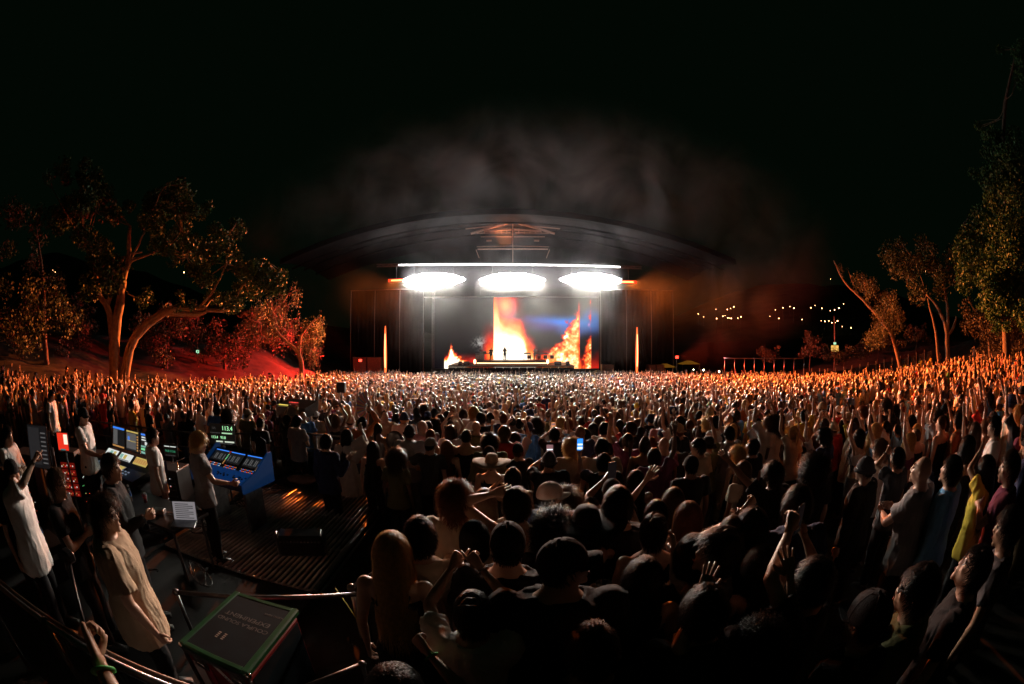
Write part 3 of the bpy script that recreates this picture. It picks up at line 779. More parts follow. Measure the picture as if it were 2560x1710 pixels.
    tree('leaning_tree', 'leaning thin tree tilting left over the yellow sign at right', (2262, 884), 44, [
        (o1([(1530, 775), (1450, 640), (1380, 550), (1300, 460), (1220, 380), (1130, 300), (1085, 220), (1050, 140)]), .26, .05), (o1([(1300, 460), (1275, 380), (1255, 290)]), .1, .03), (o1([(1380, 550), (1420, 470), (1440, 420)]), .1, .03), (o1([(1220, 380), (1170, 270), (1150, 210)]), .07, .02)],
        c1([(1270, 300, 55), (1290, 360, 40), (1400, 420, 70), (1440, 500, 70), (1400, 560, 60), (1450, 590, 50), (1350, 620, 60), (1330, 700, 50), (1100, 200, 25)]), .17, 380, M_BARK, M_LEAF[2], 41, hang=.3)
    tree('forked_tree', 'tall forked tree with orange lit stems behind the marshals at right', (2368, 892), 38, [
        (o1([(1828, 800), (1825, 620), (1790, 520), (1740, 430), (1680, 370)]), .3, .07), (o1([(1825, 620), (1828, 460), (1805, 340), (1785, 200)]), .2, .05), (o1([(1778, 780), (1750, 640), (1715, 500), (1690, 400)]), .17, .05), (o1([(1830, 640), (1870, 600), (1885, 520)]), .18, .1)],
        c1([(1500, 130, 90), (1460, 190, 60), (1560, 200, 70), (1640, 330, 70), (1750, 260, 70), (1820, 180, 80), (1700, 160, 80), (1600, 80, 90), (1900, 300, 60)]), .16, 330, M_BARK, M_LEAF[1], 47)
    o8b = lambda l: [(2250 + x / 2.45, 60 + y / 2.45, r / 2.45) for x, y, r in l]
    big = o8b([(745, 170, 60), (790, 260, 60), (760, 370, 30), (560, 690, 50), (620, 700, 60), (600, 850, 70), (700, 830, 110), (570, 960, 55), (590, 1060, 60), (700, 1050, 120), (640, 1150, 90), (740, 1180, 100), (480, 1310, 70), (560, 1290, 90), (680, 1300, 120), (520, 1440, 85), (650, 1480, 120), (780, 1400, 100)])
    big += c1([(1960, 60, 60), (2100, 60, 110), (2020, 200, 80), (2180, 200, 120), (2050, 320, 70), (2200, 350, 110), (2290, 300, 90), (2120, 430, 70), (2300, 480, 90), (2180, 560, 60)])
    tree('tall_tree', 'tall leafy tree filling the right edge, pale green in the stage light', (2520, 880), 31, [([(2520, 884), (2510, 780), (2505, 600), (2500, 420), (2510, 250), (2540, 130)], .38, .08), ([(2505, 640), (2470, 560), (2450, 520)], .14, .05)],
         big, .165, 800, M_BARK2, M_LEAF[3], 55)
    tree('understory_tree', 'dim understory tree below the tall tree at the right edge', (2480, 885), 36, [([(2480, 885), (2470, 840), (2480, 800)], .2, .06)],
         c1([(1960, 480, 60), (2050, 620, 80), (2200, 620, 80), (2250, 700, 70), (2120, 700, 70), (2300, 600, 60), (1990, 560, 60)]), .16, 260, M_BARK2, M_LEAF[4], 58)
    # shrubs
    sh = [(c1([(890, 660, 30), (870, 630, 20), (920, 700, 30), (880, 740, 40), (940, 750, 40), (850, 770, 30)]), (2025, 890), 52, 'upright red lit shrub left of the yellow sign board'),
          (c1([(1010, 790, 40), (1080, 800, 40), (1150, 770, 40), (1230, 760, 40), (1300, 740, 30)]), (2110, 895), 50, 'long low red shrub behind the dark fence'),
          (c1([(1340, 600, 40), (1340, 680, 40), (1380, 720, 50), (1300, 740, 30)]), (2195, 885), 54, 'red lit bush under the leaning tree'),
          (c1([(1550, 660, 50), (1600, 640, 40), (1650, 650, 40)]), (2290, 880), 50, 'dim bush behind the marshals in yellow vests'),
          (c1([(560, 760, 40), (600, 790, 30), (640, 770, 30)]), (1910, 890), 60, 'dark bush behind the handrail')]
    for k, (cl, b, D, lab) in enumerate(sh):
        tree('shrub', lab, b, D, [([b, (b[0], b[1] - 12), (b[0] + 3, b[1] - 25)], .06, .02)], cl, .16, 300, M_BARK2, M_LEAF[4], 70 + k, group='shrubs beyond the crowd', tw=.02)
build_trees()

# ------------------------------------------------------------------ things beyond the crowd
def build_far():
    # hillside lamps
    o1 = [(245, 472), (323, 474), (345, 467), (367, 456), (161, 524), (250, 536), (293, 520), (308, 516), (327, 532), (337, 533), (350, 535), (395, 533), (416, 524), (125, 504), (613, 521), (675, 535), (651, 477), (703, 462), (750, 454), (778, 465), (894, 463), (922, 447),
          (968, 466), (1026, 482), (1055, 477), (1116, 435), (1085, 465), (833, 543), (965, 551), (989, 555), (1016, 552), (1036, 564), (1056, 567), (1075, 553), (1060, 564), (1108, 591), (1168, 600), (1028, 267), (1677, 215)]
    extra = [(146, 680), (460, 681), (132, 676), (138, 680)]
    proto = None
    ml = emat('house_lamp_glow', (1, .5, .2), 16, False)
    pts = [(1700 + x / 2.73, 600 + y / 2.73) for x, y in o1] + extra
    for i, (x, y) in enumerate(pts):
        p = atd(x, y, 190 + 40 * ((i * 37) % 10) / 10)
        left = x < 800
        zone = 'far left above the trees' if left else ('low on the far right hillside' if y > 800 else ('mid slope of the far right hillside' if y > 770 else 'upper far right hillside'))
        if proto is None:
            t = thing('hillside_lamp', 'x', 'lamp', p, 0, 'lamps on the far hillside')
            a = obj('globe', MB().ell((0, 0, 0), .2, 8, 6), ml, t, smooth=True)
            b = obj('pole', MB().tube([(0, .3, -6), (0, .3, .2), (0, 0, .32)], .06, 6), M_STEEL, t)
            proto = (t, [(a, []), (b, [])])
        else:
            t, _ = copy_tree(proto[0], proto[1], loc=p)
        s = .6 + .7 * ((i * 53) % 7) / 7
        t.scale = (s, s, s)
        t['label'] = 'tiny glowing lamp ' + zone
    # sign pole and yellow sign board
    def board(px, py, d, wpx, hpx, col, name, label, pole_top, pole_px, estr, split, gpy):
        c = atd(px, py, d); s = d / F_PX
        g = float(terrain(c[0], c[1]))
        t = thing(name, label, 'sign', (c[0], c[1], g), math.atan2(-c[0], c[1]))
        k = c[2] - g
        h = hpx * s / 2
        if split:
            for q in (-1, 1):
                obj('panel', MB().box((0, -.08, k + q * h * .52), (wpx * s, .08, h * .94), bev=.02), emat('sign_glow', col, estr), t)
                for r in range(3):
                    obj('lettering', MB().box((-.1 * wpx * s + (.05 * r) * wpx * s, -.125, k + q * h * .52 + (r - 1) * h * .26), (wpx * s * (.55 - .1 * r), .006, h * .1)), mat('sign_ink', (.25, .15, .03), .6), t)
        if pole_top: obj('pole', MB().tube([(0, 0, 0), (0, 0, pole_top)], .09, 10), mat('red_brown_pole', (.3, .2, .15), .7), t, smooth=True)
        return t, k, s
    t, k, s = board(2087, 871, 50, 20, 14, (1, .55, .12), 'sign_board', 'lit yellow two panel sign board on a pole beyond the right crowd', 7.2, None, 1.0, True, 0)
    obj('exit_sign', MB().box((0, -.1, k + 11.5 * s), (7 * s, .1, 5 * s)), emat('green_sign_glow', (.45, .9, .55), 1.1), t)
    c = atd(494, 879, 44); g = float(terrain(c[0], c[1]))
    t = thing('sign_pole', 'slim pole carrying a small green white lit sign at left', 'sign', (c[0], c[1], g), math.atan2(-c[0], c[1]))
    obj('pole', MB().tube([(0, 0, 0), (0, 0, c[2] - g + 1.0)], .06, 8), mat('red_brown_pole', (.3, .2, .15), .7), t, smooth=True)
    sg = obj('sign_face', MB().box((0, -.1, c[2] - g), (.32, .05, .28)), emat('green_sign_glow', (.45, .9, .55), 1.1), t)
    obj('figure', MB().box((.02, -.13, c[2] - g), (.09, .01, .18)), mat('sign_dark_ink', (.02, .08, .03), .6), sg)
    # ramp wall and handrail on the right
    A = [atd(x, 934, 50) for x in (1800, 1850, 1900, 1950, 2000, 2060, 2120)]
    t = thing('ramp_wall', 'low red lit wall of the ramp beyond the right crowd', 'wall', (A[0][0], A[0][1], -2.4))
    o = A[0].copy(); o[2] = -2.4
    P = np.array(A); top = 2.8 - 1.85 + 2.4 - 1.6
    rows = []
    for dx, z in ((0, 0), (0, 1.25), (.35, 1.25), (.35, 0)):
        dv = P.copy() - o; dv[:, 2] = z
        nn = P[:, :2] / np.linalg.norm(P[:, :2], axis=1)[:, None]
        dv[:, :2] += nn * dx; rows.append(dv)
    obj('masonry', MB().grid(np.array(rows)), mat('pale_concrete', (.34, .30, .27), .85, var=.4, vscale=1.5, bump=.5, bscale=6), t)
    t2 = thing('handrail', 'long handrail with slim posts on top of the red lit ramp', 'railing', (A[0][0], A[0][1], -1.15))
    H = np.array([atd(x, 896 + (x - 1812) * .002, 51) for x in np.linspace(1812, 2010, 9)])
    o2 = np.array((A[0][0], A[0][1], -1.15))
    obj('rail', MB().tube(H - o2, .06, 8), M_METAL, t2, smooth=True)
    obj('rail', MB().tube(H - o2 + np.array((.3, .9, .02)), .045, 8), M_METAL, t2, smooth=True)
    for h in H:
        b = h.copy(); b[2] = -1.15
        obj('post', MB().tube([b - o2, h - o2], .04, 6), M_METAL, t2, smooth=True)
    # dark fence
    F = np.array([atd(x, 930, 47) for x in np.linspace(2010, 2330, 17)])
    t = thing('fence', 'long dark slatted fence behind the right crowd below the shrubs', 'fence', (F[0][0], F[0][1], float(terrain(F[0][0], F[0][1]))))
    o = np.array(t.location)
    mb = MB(); mp = MB()
    for a, b in zip(F[:-1], F[1:]):
        for u in np.linspace(0, 1, 14)[:-1]:
            p = a + (b - a) * u; z = float(terrain(p[0], p[1]))
            mb.box(np.array((p[0], p[1], z + .9)) - o, (.09, .03, 1.7))
        z = float(terrain(a[0], a[1])); mp.box(np.array((a[0], a[1], z + 1)) - o, (.12, .12, 2.1))
    obj('slats', mb, mat('dark_timber', (.05, .035, .03), .8, var=.4), t)
    obj_each('post', mp, mat('dark_timber', (.05, .035, .03), .8, var=.4), t)
    # canopy stall guessed from a patch of yellow light beyond the right light column
    c = atd(1700, 920, 62); t = thing('canopy_stall', 'small stall with glowing yellow canopies right of the stage', 'stall', (c[0], c[1], -2.5))
    my = mat('glowing_canvas', (.16, .10, .02), .7, emit=(1, .42, .03), estr=.10)  # emission paints the yellow light into the canvas
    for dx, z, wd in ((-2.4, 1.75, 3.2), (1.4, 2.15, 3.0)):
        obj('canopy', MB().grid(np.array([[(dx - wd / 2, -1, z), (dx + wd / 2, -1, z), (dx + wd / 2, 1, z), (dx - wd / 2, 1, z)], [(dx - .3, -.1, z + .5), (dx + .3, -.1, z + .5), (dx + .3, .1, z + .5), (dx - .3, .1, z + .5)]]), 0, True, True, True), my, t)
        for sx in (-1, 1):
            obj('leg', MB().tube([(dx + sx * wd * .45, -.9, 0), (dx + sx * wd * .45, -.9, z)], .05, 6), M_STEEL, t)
    for k, (px, py) in enumerate(((1759, 925), (1798, 929), (1734, 924))):
        p = atd(px, py, 56)
        t = thing('work_lamp', ['bright small work lamp beside the canopy stall', 'work lamp at the corner of the red lit wall', 'faint work lamp under the yellow canopy'][k], 'lamp', (p[0], p[1], -2.5))
        obj('bulb', MB().ell((0, 0, p[2] + 2.5), .1 if k < 2 else .06), emat('work_lamp_glow', (1, .8, .5), 25, False), t, smooth=True)
        obj('stand', MB().tube([(0, .1, 0), (0, .1, p[2] + 2.5)], .03, 6), M_STEEL, t)
build_far()
# ------------------------------------------------------------------ people
def rotm(yaw=0, pitch=0, roll=0):
    """yaw about Z, pitch about X (positive looks up), roll about Y"""
    a, b, c = R(yaw), R(pitch), R(roll)
    Z = np.array([[math.cos(a), -math.sin(a), 0], [math.sin(a), math.cos(a), 0], [0, 0, 1]])
    X = np.array([[1, 0, 0], [0, math.cos(b), -math.sin(b)], [0, math.sin(b), math.cos(b)]])
    Y = np.array([[math.cos(c), 0, math.sin(c)], [0, 1, 0], [-math.sin(c), 0, math.cos(c)]])
    return Z @ X @ Y
def axrot(v, ax, a):
    ax = nrm(ax); v = np.asarray(v, float)
    return v * math.cos(a) + np.cross(ax, v) * math.sin(a) + ax * np.dot(ax, v) * (1 - math.cos(a))

# upper-arm direction, forearm direction (x is outwards), hand mode
ARMS = {
    'down': ((.22, -.06, -1), (.06, .18, -1), 'relax'),
    'hips': ((.45, -.2, -.9), (-.55, .5, -.35), 'relax'),
    'front': ((.2, .25, -1), (-.35, 1, .25), 'hold'),
    'fold': ((.18, .35, -1), (-.9, .55, .15), 'relax'),
    'up': ((.35, .25, .9), (-.02, .12, 1), 'open'),
    'upwide': ((.75, .2, .65), (.15, .1, 1), 'open'),
    'fist': ((.4, .4, .8), (-.1, .1, 1), 'fist'),
    'point': ((.3, .55, .75), (.0, .5, .9), 'point'),
    'phone': ((.25, .85, .15), (-.35, .45, .8), 'hold'),
    'phonehigh': ((.3, .6, .75), (-.3, .35, .9), 'hold'),
    'bent': ((.3, .1, -1), (.1, .75, .8), 'open'),
    'clap': ((.25, .5, -.85), (-.62, .75, .45), 'open'),
    'claphigh': ((.35, .35, .85), (-.55, .2, .8), 'open'),
    'head': ((.8, .25, .55), (-.9, -.1, .35), 'relax'),
    'out': ((.95, .15, .1), (.9, .2, .25), 'relax'),
    'side': ((.95, .1, .15), (.25, .1, .95), 'open'),
    'desk': ((.2, .45, -.9), (-.1, .95, -.25), 'relax'),
}
def hand(mb, W, d, n, s, mode, k=1.0):
    d = nrm(d); n = nrm(n - d * np.dot(n, d)); l = np.cross(d, n) * s        # l: towards the thumb
    mb.tube([W - d * .02, W + d * .015, W + d * .05, W + d * .085, W + d * .095], np.array([(.024, .019), (.027, .018), (.038, .016), (.040, .014), (.034, .010)]) * k, 10, ref=n, cap=True)
    base = {'open': (6, 6, 6, 6), 'relax': (28, 30, 34, 38), 'fist': (82, 84, 84, 84), 'hold': (45, 46, 48, 50), 'point': (4, 78, 80, 80)}[mode]
    spread = {'open': 9, 'relax': 3, 'fist': 0, 'hold': 3, 'point': 2}[mode]
    for i, (L, r0) in enumerate(((.070, .0088), (.078, .0092), (.072, .0086), (.056, .0076))):
        o = (1.5 - i) * .0185
        p = W + d * (.088 - .004 * abs(1.3 - i)) + l * o
        q = axrot(d, n, R((1.5 - i) * spread * (-s)) * -1 if False else 0.0) + l * math.sin(R((1.5 - i) * spread)); q = nrm(q)
        pts = [p - q * .015, p]; a = 0
        for sg, fr in enumerate((.45, .32, .23)):
            q = nrm(axrot(q, l * s, 0) if False else q)
            q = nrm(q * math.cos(R(base[i] * (.9 if sg else .8))) + n * math.sin(R(base[i] * (.9 if sg else .8))) if sg == 0 else bend(q, d, n, R(base[i] * .85)))
            p = p + q * L * fr * k; pts.append(p)
        mb.tube(pts, np.array([r0, r0, r0 * .95, r0 * .85, r0 * .62]) * k, 7, ref=l)
    cl = {'open': .15, 'relax': .5, 'fist': 1.0, 'hold': .8, 'point': .9}[mode]
    p0 = W + d * .022 + l * .022
    t1 = nrm(d * .6 + l * (1.0 - .5 * cl) + n * .5 * cl); t2 = nrm(d * (.9 - .3 * cl) + l * (.45 - .75 * cl) + n * .6 * cl)
    mb.tube([p0, p0 + t1 * .042, p0 + t1 * .042 + t2 * .03, p0 + t1 * .042 + t2 * .052], np.array([.014, .0115, .0105, .007]) * k, 8, ref=n)
def bend(q, d, n, a):
    # turn q within the d-n plane by a, keeping its sideways part
    side = q - d * np.dot(q, d) - n * np.dot(q, n)
    x, y = np.dot(q, d), np.dot(q, n)
    return nrm(d * (x * math.cos(a) - y * math.sin(a)) + n * (x * math.sin(a) + y * math.cos(a)) + side)

HR = np.array((.076, .097, .118)); HC = np.array((0, -.004, .006))
def head_mb(fem=False, face=True):
    h = MB()
    nu, nv = 26, 18
    th = np.linspace(0, 2 * np.pi, nu, endpoint=False); ph = np.linspace(-np.pi / 2 + .12, np.pi / 2 - .12, nv)
    d = np.stack([np.cos(ph)[:, None] * np.cos(th), np.cos(ph)[:, None] * np.sin(th), np.sin(ph)[:, None] + 0 * th], -1)
    P = d * HR
    low = np.clip(-d[..., 2], 0, 1)
    P[..., 0] *= 1 - .30 * low ** 1.3 - (.04 * low if fem else 0)
    P[..., 1] = np.where(d[..., 1] > 0, P[..., 1] * (.90 + .06 * low), P[..., 1] * (1.0 - .35 * low)) + .012 * low
    h.grid(P + HC, 0, True, True, True)
    if face:
        h.tube([(0, .080, .036), (0, .094, .010), (0, .108, -.018)], np.array([(.009, .009), (.011, .010), (.013, .010)]), 8)
        h.ell((0, .101, -.022), (.017, .014, .010), 10, 6)
        h.tube([(-.045, .070, .036), (-.02, .084, .040), (.02, .084, .040), (.045, .070, .036)], .010, 7)
        for s in (-1, 1): h.ell((s * .040, .068, -.012), (.022, .018, .020), 8, 6)
        h.ell((0, .088, -.052), (.024, .013, .007), 9, 5); h.ell((0, .086, -.063), (.020, .012, .008), 9, 5)
        h.ell((0, .074, -.093), (.024 if not fem else .019, .020, .018), 9, 6)
    for s in (-1, 1):
        h.ell((s * .077, -.010, -.004), (.012, .019, .032), 8, 6, M=rotm(-s * 18, 0, 0))
    return h
def hairline(y): return np.interp(y, [-1, -.4, .1, .35, .62, 1], [-.60, -.52, -.10, .18, .50, .60])
def shell(thick, noise=0.0, nf=20, seed=0, lowback=0.0, top=1.0, zfn=None):
    nu, nv = 36, 26
    th = np.linspace(0, 2 * np.pi, nu, endpoint=False); ph = np.linspace(-np.pi / 2 + .1, np.pi / 2 - .1, nv)
    d = np.stack([np.cos(ph)[:, None] * np.cos(th), np.cos(ph)[:, None] * np.sin(th), np.sin(ph)[:, None] + 0 * th], -1)
    zl = (zfn or hairline)(d[..., 1]) - lowback * (d[..., 1] < .2)
    m = sstep(-.09, .09, d[..., 2] - zl)
    n = fbm(d.reshape(-1, 3) * nf * .1, seed, 4).reshape(m.shape)
    P = d * (HR * 1.0)
    low = np.clip(-d[..., 2], 0, 1)
    P[..., 0] *= 1 - .12 * low
    ex = m * (thick * (1 + (top - 1) * np.clip(d[..., 2], 0, 1)) + noise * n) - (1 - m) * .022
    return MB().grid(P + d * ex[..., None] + HC, 0, True, True, True), d, m
def strands(n, length, seed, thick=.012, width=.003, lift=.004, wave=0.0, curl=0.0, steps=8, zfn=None, hangfrom=-.05, lowback=0.0, out=.0, shoulder=True):
    r = np.random.default_rng(seed)
    d = r.normal(size=(n * 5, 3)); d /= np.linalg.norm(d, axis=1)[:, None]
    d = d[d[:, 2] > (zfn or hairline)(d[:, 1]) - lowback * (d[:, 1] < .2) + .02][:n]; n = len(d)
    crown = nrm((0, -.35, .9))
    L = length * (.65 + .5 * r.random(n)); st = L / steps
    hang = np.zeros(n, bool)
    rad = HR + thick
    rnd = (r.random(n) * lift)[:, None]
    p = d * (rad + rnd) + HC
    phs = r.random(n) * 6.28; k2 = r.random(n)
    rows = [p - d * .004]
    vel = None
    jit = r.normal(size=(n, 3)) * .18
    for k in range(steps):
        q = (p - HC) / rad; qn = q / np.linalg.norm(q, axis=1)[:, None]
        t = qn - crown; t = t - qn * np.sum(t * qn, 1)[:, None]
        t /= np.linalg.norm(t, axis=1)[:, None] + 1e-6
        t = t + jit * (1 if k < 3 else .4)
        dn = np.stack([qn[:, 0] * out, qn[:, 1] * out - .10 * (qn[:, 1] < .1), -np.ones(n)], 1)
        hang |= (p[:, 2] < hangfrom)
        t = np.where(hang[:, None], dn, t)
        t /= np.linalg.norm(t, axis=1)[:, None]
        side = np.cross(t, qn); side /= np.linalg.norm(side, axis=1)[:, None] + 1e-6
        p = p + t * st[:, None]
        if wave: p = p + side * (np.sin(phs + k * 1.1) * wave)[:, None]
        if curl: p = p + side * (np.sin(phs + k * 1.9) * curl)[:, None] + qn * (np.cos(phs + k * 1.9) * curl + curl * .5)[:, None]
        on = ~hang
        if on.any() and not curl:
            q = (p - HC) / rad; q /= np.linalg.norm(q, axis=1)[:, None]
            p = np.where(on[:, None], q * (rad + rnd * (1 + k * .25)) + HC, p)
        rows.append(p)
    P = np.stack(rows)                                        # steps+1, n, 3
    q = P - HC; qn = q / np.linalg.norm(q, axis=2)[..., None]
    T = np.gradient(P, axis=0); S = np.cross(T, qn); S /= np.linalg.norm(S, axis=2)[..., None] + 1e-9
    wv = width * np.linspace(1, .35, steps + 1)[:, None, None]
    A = np.stack([P - S * wv, P + S * wv], 2)                 # steps+1, n, 2, 3
    V = A.transpose(1, 0, 2, 3).reshape(-1, 3)
    b = (np.arange(n) * (steps + 1) * 2)[:, None] + (np.arange(steps) * 2)[None]
    b = b.ravel()
    return MB().add(V, [np.stack([b, b + 1, b + 3, b + 2], 1)])
def curtain(L, seed, w=.085, wave=.012):
    """closed volume of long hair hanging down behind the neck"""
    z = np.linspace(.02, -L, 14)
    th = np.linspace(0, 2 * np.pi, 28, endpoint=False)
    rows = []
    for k, zz in enumerate(z):
        t = k / 13
        rx = w * (1.05 + .12 * np.sin(t * 3) - .25 * t ** 3); ry = .062 * (1 - .35 * t)
        c = np.stack([np.cos(th) * rx, -.048 - .03 * t + np.sin(th) * ry, 0 * th + zz], 1)
        c[:, :2] += (fbm(c * np.array((26, 26, 4)), seed, 3) * wave)[:, None] * np.stack([np.cos(th), np.sin(th)], 1)
        rows.append(c)
    return MB().grid(np.array(rows), 0, True, True, True)
def hair_mb(style, seed=0, q=1.0):
    n = lambda k: max(60, int(k * q)); ww = .0022 / max(.5, q) ** .5
    if style == 'short':
        a, d, m = shell(.014, .022, 48, seed, top=1.5); a.merge(strands(n(2000), .055, seed, .013, ww, .014, wave=.003, steps=4, hangfrom=-.3))
    elif style == 'cropped':
        a, d, m = shell(.005, .003, 60, seed); a.merge(strands(n(1200), .018, seed, .005, ww * .8, .003, steps=3, hangfrom=-.3))
    elif style == 'messy':
        a, d, m = shell(.020, .030, 44, seed, top=1.6); a.merge(strands(n(2000), .085, seed, .020, ww, .022, wave=.007, steps=6))
    elif style == 'curly':
        a, d, m = shell(.020, .018, 60, seed, top=1.35); a.merge(strands(n(2000), .085, seed, .020, ww, .010, curl=.008, steps=10))
    elif style == 'bigcurly':
        zf = lambda y: np.interp(y, [-1, -.3, .3, .6, 1], [-.95, -.9, -.5, .45, .6])
        a, d, m = shell(.036, .024, 60, seed, zfn=zf); a.merge(strands(n(2800), .12, seed, .034, ww, .014, curl=.010, steps=12, zfn=zf))
    elif style == 'bob':
        zf = lambda y: np.interp(y, [-1, -.2, .2, .6, 1], [-1.0, -1.0, -.5, .45, .6])
        a, d, m = shell(.022, .006, 20, seed, zfn=zf); a.merge(curtain(.13, seed, .080)); a.merge(strands(n(2000), .2, seed, .024, ww, .006, steps=8, hangfrom=-.01))
    elif style in ('long', 'wavy'):
        Lh = .36 if style == 'long' else .40
        wv = .002 if style == 'long' else .006
        a, d, m = shell(.018, .006, 20, seed); a.merge(curtain(Lh, seed)); a.merge(strands(n(2600), .5, seed, .020, ww, .010, wave=wv, steps=12, hangfrom=-.02, out=.10))
    elif style == 'bun':
        a, d, m = shell(.010, .004, 30, seed); a.merge(strands(n(1000), .05, seed, .010, ww, .004, steps=4))
        b = MB().ell((0, -.075, .115), (.048, .045, .042), 16, 12); v = b.V[0]; v += (fbm(v * 40, seed, 3) * .012)[:, None] * (v - v.mean(0)) / .045; a.merge(b)
        r = np.random.default_rng(seed)
        for k in range(14):
            an = r.random(8) * .5 + np.linspace(0, 5, 8); t = r.normal(size=3) * .2
            a.tube(np.stack([np.cos(an) * .05, -.075 + np.sin(an) * .047 * np.cos(t[0]), .115 + np.sin(an) * .047 * np.sin(t[1] + k) + .005], 1), .003, 4)
    elif style == 'ponytail':
        a, d, m = shell(.010, .004, 30, seed); a.merge(strands(n(900), .05, seed, .010, ww, .004, steps=4))
        z = np.linspace(0, 1, 9); a.tube(np.stack([0 * z, -.10 - .06 * np.sin(z * 2.4), .07 - .30 * z], 1), .03 * (1 - .6 * z) + .004, 10)
    elif style == 'under':                                  # hair seen below a hat
        a, d, m = shell(.008, .004, 40, seed); a.merge(strands(n(700), .03, seed, .008, ww, .004, steps=3, hangfrom=-.3))
    elif style == 'underlong':
        a, d, m = shell(.008, .004, 40, seed); a.merge(curtain(.32, seed)); a.merge(strands(n(1600), .42, seed, .012, ww, .008, steps=10, hangfrom=-.02, out=.1))
    else:
        return None
    return a
def hat_mb(style, seed=0):
    a = MB()
    th = np.linspace(0, 2 * np.pi, 36, endpoint=False)
    def dome(rx, ry, z0, h, pw=.5, yo=-.006):
        rows = []
        for t in np.linspace(0, 1, 12):
            k = (1 - t ** 2.4) ** pw
            rows.append(np.stack([np.cos(th) * rx * max(k, .02), yo + np.sin(th) * ry * max(k, .02), 0 * th + z0 + h * t], 1))
        return np.array(rows)
    if style in ('cap', 'capback'):
        rows = dome(.089, .110, .018, .125)
        a.grid(rows, 0, True, True, True)
        s = 1 if style == 'cap' else -1
        u = np.linspace(-1, 1, 17); v = np.linspace(0, 1, 7)
        U, Vv = np.meshgrid(u, v)
        X = U * .079 * (1 - .10 * Vv); Y = .090 * np.sqrt(np.maximum(.05, 1 - (U * .80) ** 2)) - .01 + Vv * .092 * np.sqrt(np.maximum(0.02, 1 - .8 * U ** 2)); Z = .030 - .022 * U ** 2 - .012 * Vv
        P = np.stack([X, s * Y - .004, Z], -1); Q = P.copy(); Q[..., 2] += .006
        ring = np.concatenate([P[:, :], Q[:, ::-1]], 1)
        a.grid(ring, 0, True, True, True)
        a.ell((0, -.006, .144), (.008, .008, .005), 8, 5)
        for k in range(6):                                  # seams
            an = k * np.pi / 3 + .5; t = np.linspace(.05, .97, 8); kk = (1 - t ** 2.4) ** .5
            a.tube(np.stack([np.cos(an) * .0895 * kk, -.006 + np.sin(an) * .1105 * kk, .018 + .126 * t], 1), .0016, 4)
    elif style == 'beanie':
        rows = dome(.090, .112, -.02, .165, .55)
        rr = 1 + .018 * np.sign(np.sin(th * 18))[None, :, None]
        rows[..., :2] *= rr[..., 0:1]
        a.grid(rows, 0, True, True, True)
        a.tube(np.stack([np.cos(th) * .092, -.006 + np.sin(th) * .114, 0 * th + .0], 1)[list(range(36)) + [0]], .018, 8)
    elif style in ('wide', 'bucket'):
        rows = dome(.088, .108, .03, .115, .28)
        a.grid(rows, 0, True, True, True)
        b = .17 if style == 'wide' else .055
        rr = []
        for k, zz in ((0, .034), (.5, .030), (1, .026 if style == 'wide' else -.02), (1, .020 if style == 'wide' else -.026), (.5, .024), (0, .026)):
            rr.append(np.stack([np.cos(th) * (.088 + b * k), -.006 + np.sin(th) * (.108 + b * k), zz + 0 * th + (.022 * np.cos(2 * th) * k if style == 'wide' else 0)], 1))
        a.grid(np.array(rr), 0, True)
        a.tube(np.stack([np.cos(th) * .0895, -.006 + np.sin(th) * .1095, 0 * th + .045], 1)[list(range(36)) + [0]], np.array([(.003, .012)] * 37), 6)
    return a

